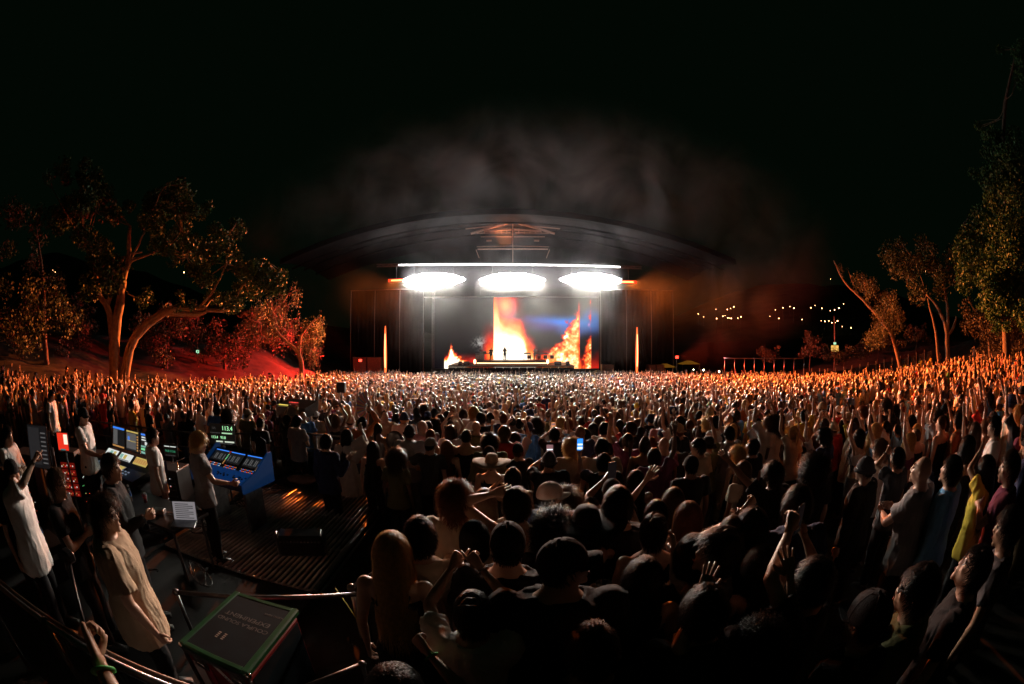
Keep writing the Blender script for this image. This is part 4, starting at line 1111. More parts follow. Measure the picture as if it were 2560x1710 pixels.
BODY_CACHE = {}
def build_person(arms=('down', 'down'), head=(0, 0, 0), hair='short', hat=None, garment='tee', fem=False, wide=1.0, vox=.013, q=1.0, seed=0, lean=(0, 0), glasses=False, face=True, legs=True, wrinkle=1.0):
    """returns {part: mesh}; the figure stands at the origin facing +Y, 1.74 m tall"""
    W = wide * (.92 if fem else 1.0)
    bw = (.90 if fem else 1.0)
    lx, ly = lean
    def sp(p):                                              # bend the upper body with the lean
        p = np.asarray(p, float); t = np.clip((p[..., 2] - .95) / .65, 0, 1.2)
        o = p.copy(); o[..., 0] += lx * t ** 1.2; o[..., 1] += ly * t ** 1.2
        return o
    hrot = rotm(*head)
    hc = sp(np.array((0, .016, 1.612))) + np.array((-.02 * math.sin(R(head[0])), .0, 0)) + np.array((0, -.03 * math.sin(R(head[1])), 0))
    prof = [(.84, .13, .10, 0), (.90, .162 * (1.06 if fem else 1), .118, -.008), (.98, .152 * (1.04 if fem else 1), .112, -.005), (1.08, .132 if not fem else .118, .098, .006), (1.18, .146 if not fem else .128, .108, .008),
            (1.28, .162 if not fem else .142, .118, .012 if fem else .004), (1.36, .178 if not fem else .155, .110, -.004), (1.425, .172, .092, -.016), (1.468, .128, .074, -.02), (1.495, .074, .060, -.02), (1.54, .057, .056, -.012)]
    th = np.linspace(0, 2 * np.pi, 24, endpoint=False)
    def ringset(infl=0.0, z0=0, z1=9, fn=None):
        rows = []
        for z, rx, ry, yo in prof:
            if z < z0 - .001 or z > z1 + .001: continue
            a, b = rx * W + infl, ry * (1 + (wide - 1) * .8) + infl
            if fn: a, b = fn(z, a, b)
            c, s = np.cos(th), np.sin(th)
            P = np.stack([np.sign(c) * np.abs(c) ** .86 * a, yo + np.sign(s) * np.abs(s) ** .9 * b, 0 * th + z], 1)
            rows.append(sp(P))
        return np.array(rows)
    body = MB().grid(ringset(), 0, True, True, True)
    hands = MB()
    J = {}
    for s, nm in ((-1, arms[0]), (1, arms[1])):
        u, f, mode = ARMS[nm] if isinstance(nm, str) else nm
        u = nrm(np.array(u, float) * (s, 1, 1)); f = nrm(np.array(f, float) * (s, 1, 1))
        S = sp(np.array((s * .182 * W, -.02, 1.422)))
        if u[2] > 0: S = S + np.array((-s * .012, 0, .045 * u[2]))
        E = S + u * .285; Wr = E + f * .245
        J[s] = (S, E, Wr, u, f)
        k = bw * (1 + (wide - 1) * .6)
        body.ell(S, np.array((.060, .058, .062)) * k, 12, 8)
        if u[2] > .1: body.tube([sp(np.array((s * .09, -.015, 1.36))), S], np.array([.075, .058]) * k, 10)
        body.tube([S, S + u * .09, S + u * .2, E, E + u * .01], np.array([.054, .050, .042, .038, .03]) * k, 12)
        body.ell(E, .039 * k, 10, 8)
        body.tube([E - f * .01, E + f * .06, E + f * .14, Wr, Wr + f * .03], np.array([(.036, .036), (.041, .038), (.035, .032), (.026, .021), (.026, .019)]) * k, 12, ref=(s, 0, 0))
        n = np.array((0, 1.0, 0)) if f[2] > .3 else np.array((-s * 1.0, .1, 0))
        if mode == 'hold' : n = np.array((-s * .8, .5, .1))
        hand(hands, Wr + f * .012, f, n, s if f[2] > .3 else s, mode, .96 if fem else 1.04)
    for s in (-1, 1):
        H = np.array((s * .088 * W, 0, .90)); K = np.array((s * .105, .025, .49)); A = np.array((s * .115, -.02, .08))
        J['leg%d' % s] = (H, K, A)
        if legs:
            body.tube([H, (H + K) / 2, K, K * .55 + A * .45 + np.array((0, -.022, 0)), A, A - (0, 0, .05)], np.array([.088, .072, .054, .054, .036, .036]) * (1 + (wide - 1) * .5), 12)
            body.tube([A + (0, -.05, -.05), A + (0, .05, -.045), A + (0, .15, -.055)], np.array([(.036, .03), (.042, .028), (.03, .018)]), 10)
    hm = head_mb(fem, face)
    body.tube([sp(np.array((0, -.02, 1.44))), hc * .5 + sp(np.array((0, -.018, 1.47))) * .5, hc + hrot @ np.array((0, -.012, -.03))], np.array([.068, .060, .060]) * (.9 if fem else 1.06), 14)
    body.merge(hm, hrot, hc)
    V, N, F = remesh(body, vox, 3, .45)
    bm = MB().add(V, F, 0)
    bm.merge(hands)
    if face:
        for s in (-1, 1):
            bm.ell(hc + hrot @ np.array((s * .032, .080, .018)), .0095, 8, 6, m=1)
            bm.tube([hc + hrot @ np.array(p) for p in ((s * .014, .094, .046), (s * .033, .091, .051), (s * .050, .076, .044))], .0032, 5, m=1)
            bm.tube([hc + hrot @ np.array(p) for p in ((s * .020, .091, .022), (s * .034, .088, .026), (s * .046, .080, .019))], .0022, 4, m=1)
        bm.tube([hc + hrot @ np.array(p) for p in ((-.018, .099, -.0575), (0, .102, -.0585), (.018, .099, -.0575))], .0022, 4, m=2)
    out = {'body': bm}
    # --- garments
    def cloth(mb, v, amp, seed):
        V, N, F = remesh(mb, v, 3, .5)
        wv = fbm(V * np.array((11, 11, 5)), seed, 3)
        ridge = 1 - np.abs(vnoise(V * np.array((8, 8, 4.0)) + wv[:, None] * .8, seed + 9)) * 2
        fold = 1 - np.abs(vnoise(np.stack([V[:, 0] * 17 + wv * 2.2 + V[:, 2] * 3, V[:, 1] * 17 - V[:, 2] * 2, V[:, 2] * 2.2 + wv], 1), seed + 21)) * 2.2
        V = V + N * ((.009 * wv + .007 * ridge * np.clip(ridge, 0, 1) + .010 * np.clip(fold, -.2, 1) ** 2) * amp)[:, None]
        return MB().add(V, F, 0)
    g = MB()
    cv = max(.011, vox)
    if garment in ('tee', 'polo', 'loosetee', 'long', 'jacket', 'vest', 'hoodie'):
        loose = {'tee': .016, 'polo': .016, 'loosetee': .030, 'long': .018, 'jacket': .026, 'vest': .024, 'hoodie': .03}[garment]
        hem = {'loosetee': .72, 'jacket': .80}.get(garment, .82)
        fl = lambda z, a, b: (a + (.035 if garment == 'loosetee' else .012) * np.clip((1.25 - z) / .4, 0, 1), b + (.03 if garment == 'loosetee' else .012) * np.clip((1.25 - z) / .4, 0, 1))
        rows = ringset(loose, .9, 1.47, fl)
        first = rows[0].copy(); first[:, 2] = hem; first[:, :2] *= 1.04
        last = rows[-1].copy(); last[:, :2] = last[:, :2] * .62; last[:, 2] += .018
        g.grid(np.concatenate([first[None], rows, last[None]]), 0, True, True, True)
        for s in (-1, 1):
            S, E, Wr, u, f = J[s]
            k = bw * (1 + (wide - 1) * .6)
            g.ell(S, np.array((.066, .064, .066)) * k + loose * .5, 12, 8)
            if u[2] > .1: g.tube([sp(np.array((s * .08, -.015, 1.33))), S], np.array([.085, .068]) * k + loose * .4, 10)
            if garment == 'vest': continue
            if garment in ('long', 'jacket', 'hoodie'):
                g.tube([S, S + u * .15, E, E + u * .01], np.array([.064, .056, .052, .045]) * k + loose * .35, 12)
                g.ell(E, .050 * k + loose * .3, 10, 8)
                g.tube([E, E + f * .1, Wr + f * .0], np.array([.050, .046, .036]) * k + loose * .3, 12)
            else:
                ln = .21 if garment == 'loosetee' else .165
                g.tube([S - u * .01, S + u * ln * .5, S + u * ln], np.array([.064, .063, .064 + loose * .6]) * k + loose * .35, 14)
        if garment in ('polo', 'jacket'):
            an = np.linspace(R(-60), R(240), 16); g.tube(sp(np.stack([np.cos(an) * .068, -.02 + np.sin(an) * .064, 1.478 + .012 * np.sin(an) * -1], 1)), np.array([(.008, .022)] * 16), 6)
        if garment == 'hoodie': g.ell(sp(np.array((0, -.10, 1.44))), (.12, .055, .075), 14, 10)
    elif garment in ('tank', 'dress', 'crop'):
        z0 = {'tank': .9, 'dress': .9, 'crop': 1.18}[garment]
        rows = ringset(.009, z0, 1.36)
        if garment == 'dress':
            ex = []
            for z, sc_ in ((.45, 1.55), (.62, 1.38), (.78, 1.18)):
                r0 = rows[0].copy(); r0[:, 2] = z
                fold = 1 + .06 * np.sin(th * 9 + z * 4); r0[:, :2] *= (sc_ * fold)[:, None]; ex.append(r0)
            rows = np.concatenate([np.array(ex), rows])
        g.grid(rows, 0, True, True, True)
        for s in (-1, 1):
            P = sp(np.array([(s * .085 * W, .108 - .01, 1.34), (s * .098 * W, .055, 1.425), (s * .10 * W, -.02, 1.452), (s * .095 * W, -.085, 1.42), (s * .085 * W, -.112, 1.34)]))
            g.tube(P, np.array([(.008, .016)] * 5), 8, ref=(0, 1, 0) if False else (s, 0, .2))
    elif garment == 'shawl':
        rows = ringset(.03, .9, 1.47)
        ex = []
        for z, sc_ in ((.50, 1.5), (.68, 1.36), (.82, 1.18)):
            r0 = rows[0].copy(); r0[:, 2] = z; fold = 1 + .07 * np.sin(th * 11 + z * 3); r0[:, :2] *= (sc_ * fold)[:, None]; ex.append(r0)
        g.grid(np.concatenate([np.array(ex), rows]), 0, True, True, True)
        for s in (-1, 1):
            S, E, Wr, u, f = J[s]
            g.tube([S, (S + E) / 2, E], np.array([.085, .095, .11]), 14); g.tube([S - (0, 0, .25), (S + E) / 2 - (0, 0, .2), E - (0, 0, .12)], np.array([.08, .07, .05]), 12)
    if g.n:
        out['shirt'] = cloth(g, cv, wrinkle, seed)
    if legs:
        p = MB().grid(ringset(.008, .84, 1.0)[:], 0, True, True, True)
        short = False
        for s in (-1, 1):
            H, K, A = J['leg%d' % s]
            p.tube([H + (0, 0, .04), (H + K) / 2, K, (K + A) / 2 + np.array((0, -.01, 0)), A], np.array([.10, .086, .070, .066, .058]) * (1 + (wide - 1) * .5), 14)
        out['trousers'] = cloth(p, max(.02, vox * 1.4), .8, seed + 3)
        sh = MB()
        for s in (-1, 1):
            A = J['leg%d' % s][2]
            sh.tube([A + (0, -.065, -.055), A + (0, 0, -.04), A + (0, .08, -.045), A + (0, .175, -.06)], np.array([(.036, .034), (.046, .045), (.048, .036), (.034, .018)]), 12)
            sh.box(A + (0, .055, -.072), (.095, .27, .016))
        out['shoes'] = sh
    hb = hair_mb(hair, seed, q)
    if hb is not None: out['hair'] = MB().merge(hb, hrot, hc)
    if hat: out['hat'] = MB().merge(hat_mb(hat, seed), hrot, hc)
    if glasses:
        gl = MB(); fr = .0026 if glasses != 'sun' else .004
        for s in (-1, 1):
            an = np.linspace(0, 2 * np.pi, 15)
            gl.tube(np.stack([s * .034 + np.cos(an) * .025, .101 - .010 * (np.cos(an) * s > 0) * np.abs(np.cos(an)), .018 + np.sin(an) * .020], 1), fr, 6)
            gl.tube([(s * .058, .092, .024), (s * .078, .03, .024), (s * .082, -.02, .016)], fr * 1.1, 6)
            if glasses == 'sun': gl.ell((s * .034, .099, .018), (.025, .004, .019), 12, 8)
        gl.tube([(-.010, .103, .024), (.010, .103, .024)], fr, 5)
        out['glasses'] = MB().merge(gl, hrot, hc)
    out['_J'] = (J, hc, hrot)
    return out
M_LIP = mat('lips', (.30, .10, .09), .45, var=.1)
PMATS = {'body': [M_SKIN, M_EYE, M_LIP], 'shirt': [M_CLOTH], 'trousers': [M_DENIM], 'shoes': [M_SHOE], 'hair': [M_HAIR], 'hat': [M_CLOTH], 'glasses': [M_PLASTIC]}
SKIN = {'fair': (.52, .33, .24), 'tan': (.40, .24, .16), 'brown': (.26, .15, .095), 'dark': (.12, .07, .045)}
HAIRC = {'black': (.014, .012, .011), 'dark brown': (.045, .027, .017), 'brown': (.11, .062, .034), 'auburn': (.17, .065, .03), 'blond': (.58, .38, .15), 'grey': (.28, .27, .26)}
CLOTHC = {'black': (.014, .014, .016), 'charcoal': (.05, .05, .055), 'grey': (.22, .22, .23), 'white': (.72, .70, .68), 'cream': (.62, .54, .42), 'beige': (.42, .32, .22), 'navy': (.02, .03, .075), 'blue': (.07, .22, .55), 'sky blue': (.16, .42, .75),
          'red': (.42, .035, .03), 'olive': (.12, .12, .05), 'yellow': (.65, .48, .06), 'rust': (.40, .13, .04), 'pink': (.60, .28, .30), 'green': (.05, .20, .08), 'plum': (.16, .04, .09)}
TROU = {'black': (.015, .015, .017), 'denim': (.05, .075, .13), 'khaki': (.2, .15, .09), 'grey': (.09, .09, .09)}
def spawn(parts, loc, rz, scale, skin='tan', hairc='black', shirt='black', hatc='black', trou='black', label='', group=None, meshes=None):
    """meshes: dict part -> mesh data shared between copies"""
    root = bpy.data.objects.new('person', meshes['body']); COL.objects.link(root)
    root.location = loc; root.rotation_euler = (0, 0, rz); root.scale = (scale,) * 3
    root.color = (*SKIN[skin], 1)
    tag(root, label, 'person', group)
    for p, me in meshes.items():
        if p == 'body': continue
        o = bpy.data.objects.new(p, me); COL.objects.link(o); o.parent = root
        o.color = (*{'shirt': CLOTHC[shirt], 'hair': HAIRC[hairc], 'hat': CLOTHC[hatc], 'trousers': TROU[trou]}.get(p, (.03, .03, .03)), 1)
    return root
def to_meshes(parts):
    return {p: mb.mesh(p if p != 'body' else 'person', PMATS[p], True) for p, mb in parts.items() if not p.startswith('_')}
STAGE_C = np.array((1.0, 57.0))
def ik(S, target, s, scale, mode, Rz, hint=(1, -.1, -.6)):
    v = Rz.T @ (np.asarray(target) - S) / scale
    L1, L2 = .285, .245 + .06
    d = min(np.linalg.norm(v), (L1 + L2) * .985); dv = nrm(v)
    ca = (L1 * L1 + d * d - L2 * L2) / (2 * L1 * d); ca = max(-1, min(1, ca))
    h = np.array(hint, float) * (s, 1, 1); h = nrm(h - dv * np.dot(h, dv))
    u = dv * ca + h * math.sqrt(max(0, 1 - ca * ca))
    f = nrm(dv * d - u * L1)
    return (tuple(u * (s, 1, 1)), tuple(f * (s, 1, 1)), mode)
def face_rz(x, y, off=0):                               # heading that faces the stage, plus an offset (positive turns left)
    v = STAGE_C - (x, y)
    return math.atan2(-v[0], v[1]) + R(off)
def place(px, py, hh, zfn=None):
    """the ground point whose head centre (hh above it) is seen at the picture point"""
    v = ray(px, py)
    lo = None
    for t in np.linspace(.6, 70, 3000):
        p = np.array((0, 0, CAMZ)) + v * t
        g = float(G(p[0], p[1])) if zfn is None else zfn
        if p[2] <= g + hh:
            return np.array((p[0], p[1], g)), t
    return np.array((p[0], p[1], g)), t
# ------------------------------------------------------------------ the people one can tell apart
HEROES = []
def hero(px, py, label, H=1.74, off=0, zf=None, skin='tan', hairc='black', shirt='black', hatc='black', trou='black', d=None, **kw):
    s = H / 1.74
    if d is None:
        p, t = place(px, py, 1.612 * s, zf)
    else:
        q = atd(px, py, d); p = np.array((q[0], q[1], q[2] - 1.612 * s)); t = d
    kw.setdefault('vox', .012 if t < 4 else .015)
    kw.setdefault('q', 1.0 if t < 4 else .6)
    kw.setdefault('seed', len(HEROES) * 7 + 1)
    rz = face_rz(p[0], p[1], off)
    c, sn = math.cos(rz), math.sin(rz)
    Rz = np.array([[c, -sn, 0], [sn, c, 0], [0, 0, 1]])
    if 'arms' in kw:
        A = list(kw['arms'])
        for i, sd in ((0, -1), (1, 1)):
            a = A[i]
            if a[0] == 'ik':                                # reach for the place where the photograph shows the hand
                wd = kw.get('wide', 1.0) * (.92 if kw.get('fem') else 1.0)
                S = p + Rz @ (np.array((sd * .175 * wd, -.02, 1.450)) * s)
                o = np.array((0, 0, CAMZ)); v = ray(a[1], a[2])
                ts = np.linspace(.4, t + 1.2, 400); D = np.array([np.linalg.norm(o + v * q - S) for q in ts])
                reach = (a[4] if len(a) > 4 else .50) * s
                okk = np.where(D <= reach)[0]
                q = ts[okk[-1]] if len(okk) else ts[int(np.argmin(D))]
                A[i] = ik(S, o + v * q, sd, s, a[3], Rz)
        kw['arms'] = tuple(A)
    parts = build_person(**kw)
    r = spawn(None, p, rz, s, skin, hairc, shirt, hatc, trou, label, None, to_meshes(parts))
    J, hc, hrot = parts['_J']
    W = lambda v: p + Rz @ (np.asarray(v) * s)
    HEROES.append((p[0], p[1], t, px, py))
    return r, {'p': p, 'rz': rz, 's': s, 'W': W, 'J': J, 'hc': W(hc), 'Rz': Rz}
FL = 0.0                                                    # floor of the mixing area
def heroes():
    H = hero; I = {}
    # --- near crowd, from the foreground back
    I['blonde'] = H(979, 1392, 'person with long wavy blonde hair and black tank top beside the ribbed platform', 1.70, 4, fem=True, hair='wavy', hairc='blond', garment='tank', skin='fair', arms=('down', ((.3, .1, -1), (-.2, .9, .3), 'relax')))
    I['arms_up'] = H(1183, 1545, 'person with messy black bun raising both hands to make a heart', 1.66, 0, fem=True, hair='bun', garment='tee', shirt='white', skin='tan', head=(0, 6, 0),
                     arms=(('ik', 1138, 1392, 'point', .54), ('ik', 1190, 1396, 'point', .54)))
    I['big_cap'] = H(1400, 1425, 'big person in black cap and black shirt seen from behind, brim pointing right', 1.84, 0, hair='under', hat='cap', wide=1.2, garment='loosetee', head=(-78, 10, 0), skin='tan', arms=('down', ((.25, .2, -1), (-.05, 1, .25), 'hold')))
    I['long_dark'] = H(1607, 1462, 'person with very long dark hair and bare shoulders in the dark foreground', 1.66, -3, fem=True, hair='long', garment='tank', skin='tan', arms=('down', 'down'))
    H(1049, 1352, 'person with short black hair, white tee and dark bag strap', 1.72, 3, hair='short', garment='tee', shirt='cream', skin='tan')
    H(1139, 1258, 'person with curly auburn hair and pale tee beside the orange fluffy pole', 1.82, 6, hair='curly', hairc='auburn', garment='tee', shirt='cream', skin='fair')
    H(1211, 1262, 'person with light brown hair bending one arm over the head', 1.72, 0, fem=True, hair='long', hairc='brown', garment='tee', shirt='beige', skin='fair', arms=(('ik', 1146, 1216, 'relax', .40), 'down'))
    H(1186, 1352, 'person with dark bob hair in cream top behind the heart hands', 1.62, -2, fem=True, hair='bob', garment='tee', shirt='cream', skin='fair')
    H(1269, 1376, 'person in backwards black cap and black tee', 1.78, -4, hair='under', hat='capback', garment='tee', wide=1.08, skin='fair')
    H(1292, 1270, 'person with short dark hair and bare pale shoulders', 1.82, -6, hair='short', garment='tank', shirt='white', skin='fair', hairc='dark brown', wide=1.06, arms=('head', 'down'))
    H(1370, 1246, 'person in white baseball cap and navy tee looking right', 1.80, -25, hair='under', hat='cap', hatc='white', garment='tee', shirt='navy', skin='tan', head=(-58, 4, 0))
    H(1412, 1270, 'person with big curly brown hair in front of the wide hat', 1.68, 0, fem=True, hair='bigcurly', hairc='brown', garment='tank', skin='tan')
    H(1388, 1340, 'person with very dark curly hair behind the black cap', 1.66, 5, fem=True, hair='bigcurly', garment='tee', shirt='charcoal', skin='brown')
    H(1466, 1318, 'person in black wide brimmed hat seen from behind in the near crowd', 1.74, 0, fem=True, hair='underlong', hat='wide', garment='tank', skin='tan', arms=('down', 'front'))
    H(1545, 1272, 'person with short black hair and broad black tee', 1.84, -4, hair='short', garment='loosetee', wide=1.2, skin='tan')
    I['white'] = H(1530, 1234, 'person in dark grey cap just above the broad black tee', 1.76, 4, hair='under', hat='cap', hatc='charcoal', garment='tee', skin='brown', arms=(('ik', 1519, 1186, 'hold', .52), 'down'))
    H(1634, 1335, 'person with dark hair pinned up and bare slim shoulders', 1.72, -4, fem=True, hair='bun', garment='tank', skin='fair', hairc='dark brown')
    H(1722, 1300, 'person with long auburn hair hanging over the back', 1.66, 0, fem=True, hair='long', hairc='auburn', garment='tank', skin='fair')
    H(1684, 1258, 'person with light brown hair, right of the tall raised arm', 1.68, -4, fem=True, hair='long', hairc='brown', garment='tank', skin='fair')
    H(1590, 1205, 'person with long dark hair between the phones and the raised arm', 1.68, 0, fem=True, hair='long', hairc='black', garment='tank', skin='tan')
    H(1640, 1290, 'person stretching one bare arm straight up', 1.62, -8, fem=True, hair='bob', garment='tank', skin='fair', arms=(('ik', 1622, 1192, 'open', .52), 'down'))
    H(1790, 1390, 'person with pale lit face looking back left, arm stretched out with watch', 1.74, 60, hair='messy', hairc='black', garment='tee', shirt='charcoal', skin='fair', head=(20, 22, 0), arms=(('ik', 1686, 1346, 'relax', .56), ('ik', 1838, 1302, 'relax', .42)))
    H(1735, 1400, 'dark haired person in black below the outstretched arm', 1.66, 10, fem=True, hair='bob', garment='tee', skin='fair')
    H(1994, 1272, 'person with short brown hair and striped collar in front of the filming arms', 1.80, -10, hair='short', hairc='dark brown', garment='polo', shirt='navy', skin='tan')
    I['film'] = H(2030, 1462, 'person raising both arms overhead to film, face lit orange', 1.74, 28, hair='short', garment='tee', shirt='black', skin='tan', head=(-25, 18, 0), arms=(('ik', 1979, 1308, 'hold', .53), ('ik', 2008, 1312, 'hold', .53)))
    H(1900, 1425, 'person in black raising one slim arm with a bracelet beside the filming arms', 1.62, 0, fem=True, hair='long', garment='tank', skin='tan', arms=('down', ('ik', 1918, 1330, 'open', .53)))
    H(1880, 1330, 'person in black raising one clenched fist in the right near crowd', 1.74, 6, hair='short', garment='tee', shirt='black', skin='brown', arms=(('ik', 1874, 1254, 'fist', .5), 'down'))
    H(1830, 1345, 'person in black with one hand raised to the hair', 1.70, -4, fem=True, hair='ponytail', hairc='brown', garment='tee', shirt='black', skin='tan', arms=(('ik', 1832, 1290, 'relax', .42), 'down'))
    H(1749, 1120, 'slim person in oversized cream tee looking left', 1.80, 32, hair='short', garment='loosetee', shirt='cream', skin='tan', head=(35, 0, 0))
    H(1728, 1168, 'person in dark cap and black tee before the oversized cream tee', 1.78, 0, hair='under', hat='cap', garment='tee', shirt='black', skin='brown')
    H(2305, 1182, 'bald person in pale grey tee with backpack strap and arm stretched forward', 1.80, 10, hair=None, garment='tee', shirt='grey', wide=1.12, skin='fair', head=(8, 12, 0), arms=(('ik', 2206, 1268, 'hold', .52), 'front'))
    H(2378, 1184, 'person with black beard and bright blue long sleeved shirt', 1.78, 6, hair='short', garment='long', shirt='sky blue', skin='tan', head=(4, 16, 0), arms=('down', 'front'))
    H(2526, 1174, 'person in pink speckled dark shirt with open raised hand at the right edge', 1.84, 14, hair='short', hairc='dark brown', garment='tee', shirt='plum', skin='tan', head=(10, 4, 0), arms=(('ik', 2448, 1246, 'open', .46), 'down'))
    H(2467, 1178, 'person in yellow tee raising an arm at right', 1.70, 4, fem=True, hair='long', garment='tee', shirt='yellow', skin='tan', arms=(('ik', 2452, 1122, 'open', .5), 'down'))
    H(2295, 1486, 'person in dark sunglasses and olive jacket at the bottom right', 1.78, 22, hair='short', garment='jacket', shirt='olive', skin='tan', head=(6, 8, 0), glasses='sun')
    H(2428, 1432, 'person with glasses tilting the head back to look up at lower right', 1.74, 18, hair='short', garment='tee', shirt='black', skin='fair', head=(6, 30, 0), glasses='clear')
    H(2165, 1176, 'person in dark beanie and glasses in the right crowd', 1.74, 14, hair='under', hat='beanie', hatc='charcoal', garment='hoodie', shirt='black', skin='fair', head=(12, 0, 0), glasses='clear')
    H(2202, 1128, 'person with parted brown hair and white collar in the right crowd', 1.76, 18, hair='messy', hairc='brown', garment='polo', shirt='white', skin='fair', head=(10, 0, 0))
    I['wrist'] = H(2245, 1150, 'person raising a phone arm with a black wristwatch', 1.70, 6, hair='short', garment='tee', shirt='charcoal', skin='tan', arms=(('ik', 2222, 1122, 'hold', .46), 'down'))
    H(2421, 1122, 'person with long black hair and profile lit red holding hands at the mouth', 1.70, 12, fem=True, hair='long', garment='tank', skin='fair', head=(10, 4, 0), arms=(('ik', 2394, 1138, 'hold', .4), ('ik', 2402, 1140, 'hold', .4)))
    H(2488, 1070, 'person with glasses in white tee, lit orange at the right edge', 1.80, 14, hair='short', garment='tee', shirt='white', skin='fair', head=(8, 4, 0), glasses='clear')
    H(1880, 1120, 'person with head thrown back and dark shirt right of the cream tee', 1.76, 24, hair='short', garment='tee', shirt='black', skin='fair', head=(20, 28, 0))
    H(1846, 1140, 'blond curly haired person in front of the head thrown back', 1.66, 10, fem=True, hair='curly', hairc='blond', garment='tank', skin='fair')
    H(1860, 1180, 'person with wavy brown hair and pale top in the right near crowd', 1.68, 8, fem=True, hair='wavy', hairc='brown', garment='tee', shirt='cream', skin='tan')
    H(1935, 1190, 'person in black with long tattooed arm raised forward', 1.76, 10, hair='messy', garment='tee', shirt='black', skin='tan', arms=(((.35, .75, .5), (.2, .8, .55), 'open'), 'down'))
    H(2040, 1180, 'person with bushy black hair in the right near crowd', 1.78, 8, hair='bigcurly', garment='tee', shirt='black', skin='tan')
    H(1229, 1160, 'person in straw coloured wide brimmed hat in the mid crowd', 1.72, -4, fem=True, hair='under', hat='wide', hatc='beige', garment='tank', skin='fair', arms=('front', 'down'))
    H(1282, 1200, 'person with dark hair and one raised hand behind the straw hat', 1.70, 0, hair='short', garment='tank', shirt='black', skin='tan', arms=(('ik', 1252, 1196, 'open', .48), 'down'))
    I['pink'] = H(1373, 1155, 'person in dark beanie filming with a pinkish phone screen', 1.78, 0, hair='under', hat='beanie', hatc='charcoal', garment='tee', shirt='black', skin='tan', arms=(('ik', 1367, 1134, 'hold', .48), 'down'))
    I['tiny'] = H(1386, 1088, 'person with short dark hair holding a small orange phone screen', 1.76, 0, hair='short', garment='tee', shirt='charcoal', skin='tan', arms=(('ik', 1378, 1072, 'hold', .48), 'down'))
    I['phone2'] = H(1510, 1160, 'person in black holding a small bright blue phone screen up', 1.72, 0, hair='short', garment='tee', shirt='black', skin='tan', arms=(((.3, .8, .05), (.0, .5, .85), 'hold'), 'down'))
    H(1430, 1122, 'person with fluffy blond hair and pale tee in the mid crowd', 1.80, 0, hair='curly', hairc='blond', garment='tee', shirt='beige', skin='fair')
    H(1505, 1122, 'person with short dark hair and broad pale tee behind the phones', 1.84, 0, hair='short', garment='tee', shirt='cream', skin='fair', wide=1.05)
    H(1117, 1122, 'person with long auburn hair and bare shoulders right of the camera light', 1.66, 0, fem=True, hair='long', hairc='auburn', garment='tank', skin='fair')
    H(1165, 1095, 'person with cropped hair and wide bare shoulders in the mid crowd', 1.84, 0, hair='cropped', garment='tank', shirt='black', skin='tan', wide=1.1)
    I['furry'] = H(1075, 1115, 'person in grey cap holding the orange fluffy pole', 1.74, -6, arms=(('ik', 1042, 1166, 'fist', .45), 'down'), hair='under', hat='cap', hatc='grey', garment='tee', shirt='charcoal', skin='fair', head=(-20, 0, 0))
    # --- beside and behind the mixing area
    H(866, 1092, 'person in long draped cream shawl standing beyond the platform', 1.72, -10, fem=True, hair='long', garment='shawl', shirt='cream', skin='tan', arms=('down', ((.7, .3, .4), (-.5, .3, .6), 'relax')))
    H(742, 1056, 'person with short dark hair and grey tee left of the cream shawl', 1.80, -10, hair='short', garment='tee', shirt='grey', skin='tan', arms=('down', 'fold'))
    I['fan'] = H(905, 1060, 'person in rust orange long sleeves holding up a striped fan', 1.80, 0, hair='short', garment='long', shirt='rust', skin='tan', arms=('down', ('ik', 926, 1024, 'hold', .48)))
    H(945, 1075, 'person with dark ponytail beside the rust orange sleeves', 1.74, -6, hair='ponytail', fem=True, garment='tank', shirt='grey', skin='brown')
    H(932, 1125, 'person with long black hair and pale bare shoulder at the platform rail', 1.66, 0, fem=True, hair='long', garment='tank', shirt='black', skin='fair')
    H(815, 1108, 'person in navy jacket at the far edge of the platform', 1.76, -14, hair='short', garment='jacket', shirt='navy', skin='fair', arms=('down', 'bent'))
    H(650, 1060, 'person with cropped hair beyond the level display', 1.78, -8, hair='cropped', garment='tee', shirt='black', skin='fair')
    # --- crew
    crew = 'sound and light crew'
    def C(*a, **k):
        r, i = H(*a, **k); r['group'] = crew; return r, i
    C(262, 1292, 'stout crew member in loose beige tee and glasses at the near railing', 1.80, -34, FL, hair='curly', hairc='dark brown', garment='loosetee', shirt='beige', wide=1.42, skin='fair', glasses='clear', head=(-22, 6, 0), arms=('down', ((.3, .1, -1), (.12, .45, -1), 'hold')))
    C(143, 1216, 'crew member with glasses and tousled brown hair in plain black tee', 1.76, -42, FL, hair='messy', hairc='brown', garment='tee', shirt='black', wide=1.12, skin='fair', glasses='clear', head=(-18, 6, 0), arms=('down', 'fold'))
    I['cap_white'] = C(30, 1186, 'person in backwards black cap and white tee raising one arm at the left edge', 1.78, -40, FL, hair='under', hat='capback', garment='loosetee', shirt='white', wide=1.15, skin='fair', head=(-16, 4, 0), arms=('down', ('ik', 90, 1140, 'point', .54)))
    C(6, 1205, 'person with brown hair half cut off by the left edge', 1.68, -40, FL, fem=True, hair='long', hairc='brown', garment='tee', shirt='black', skin='fair', head=(-10, 0, 0))
    C(277, 1174, 'crew member in black jacket standing before the light desk', 1.82, -38, FL, hair='short', hairc='dark brown', garment='jacket', shirt='black', skin='fair', head=(-16, 4, 0), arms=('down', 'front'))
    C(207, 1042, 'crew member in white polo and dark cap working at the light desk', 1.84, -46, FL, hair='under', hat='cap', hatc='black', garment='polo', shirt='white', wide=1.15, skin='fair', head=(-20, -4, 0), arms=('down', 'desk'))
    C(379, 1094, 'crew member in white tee with headset between the two desks', 1.76, -26, FL - .15, hair='short', garment='tee', shirt='white', skin='fair', head=(-14, 0, 0))
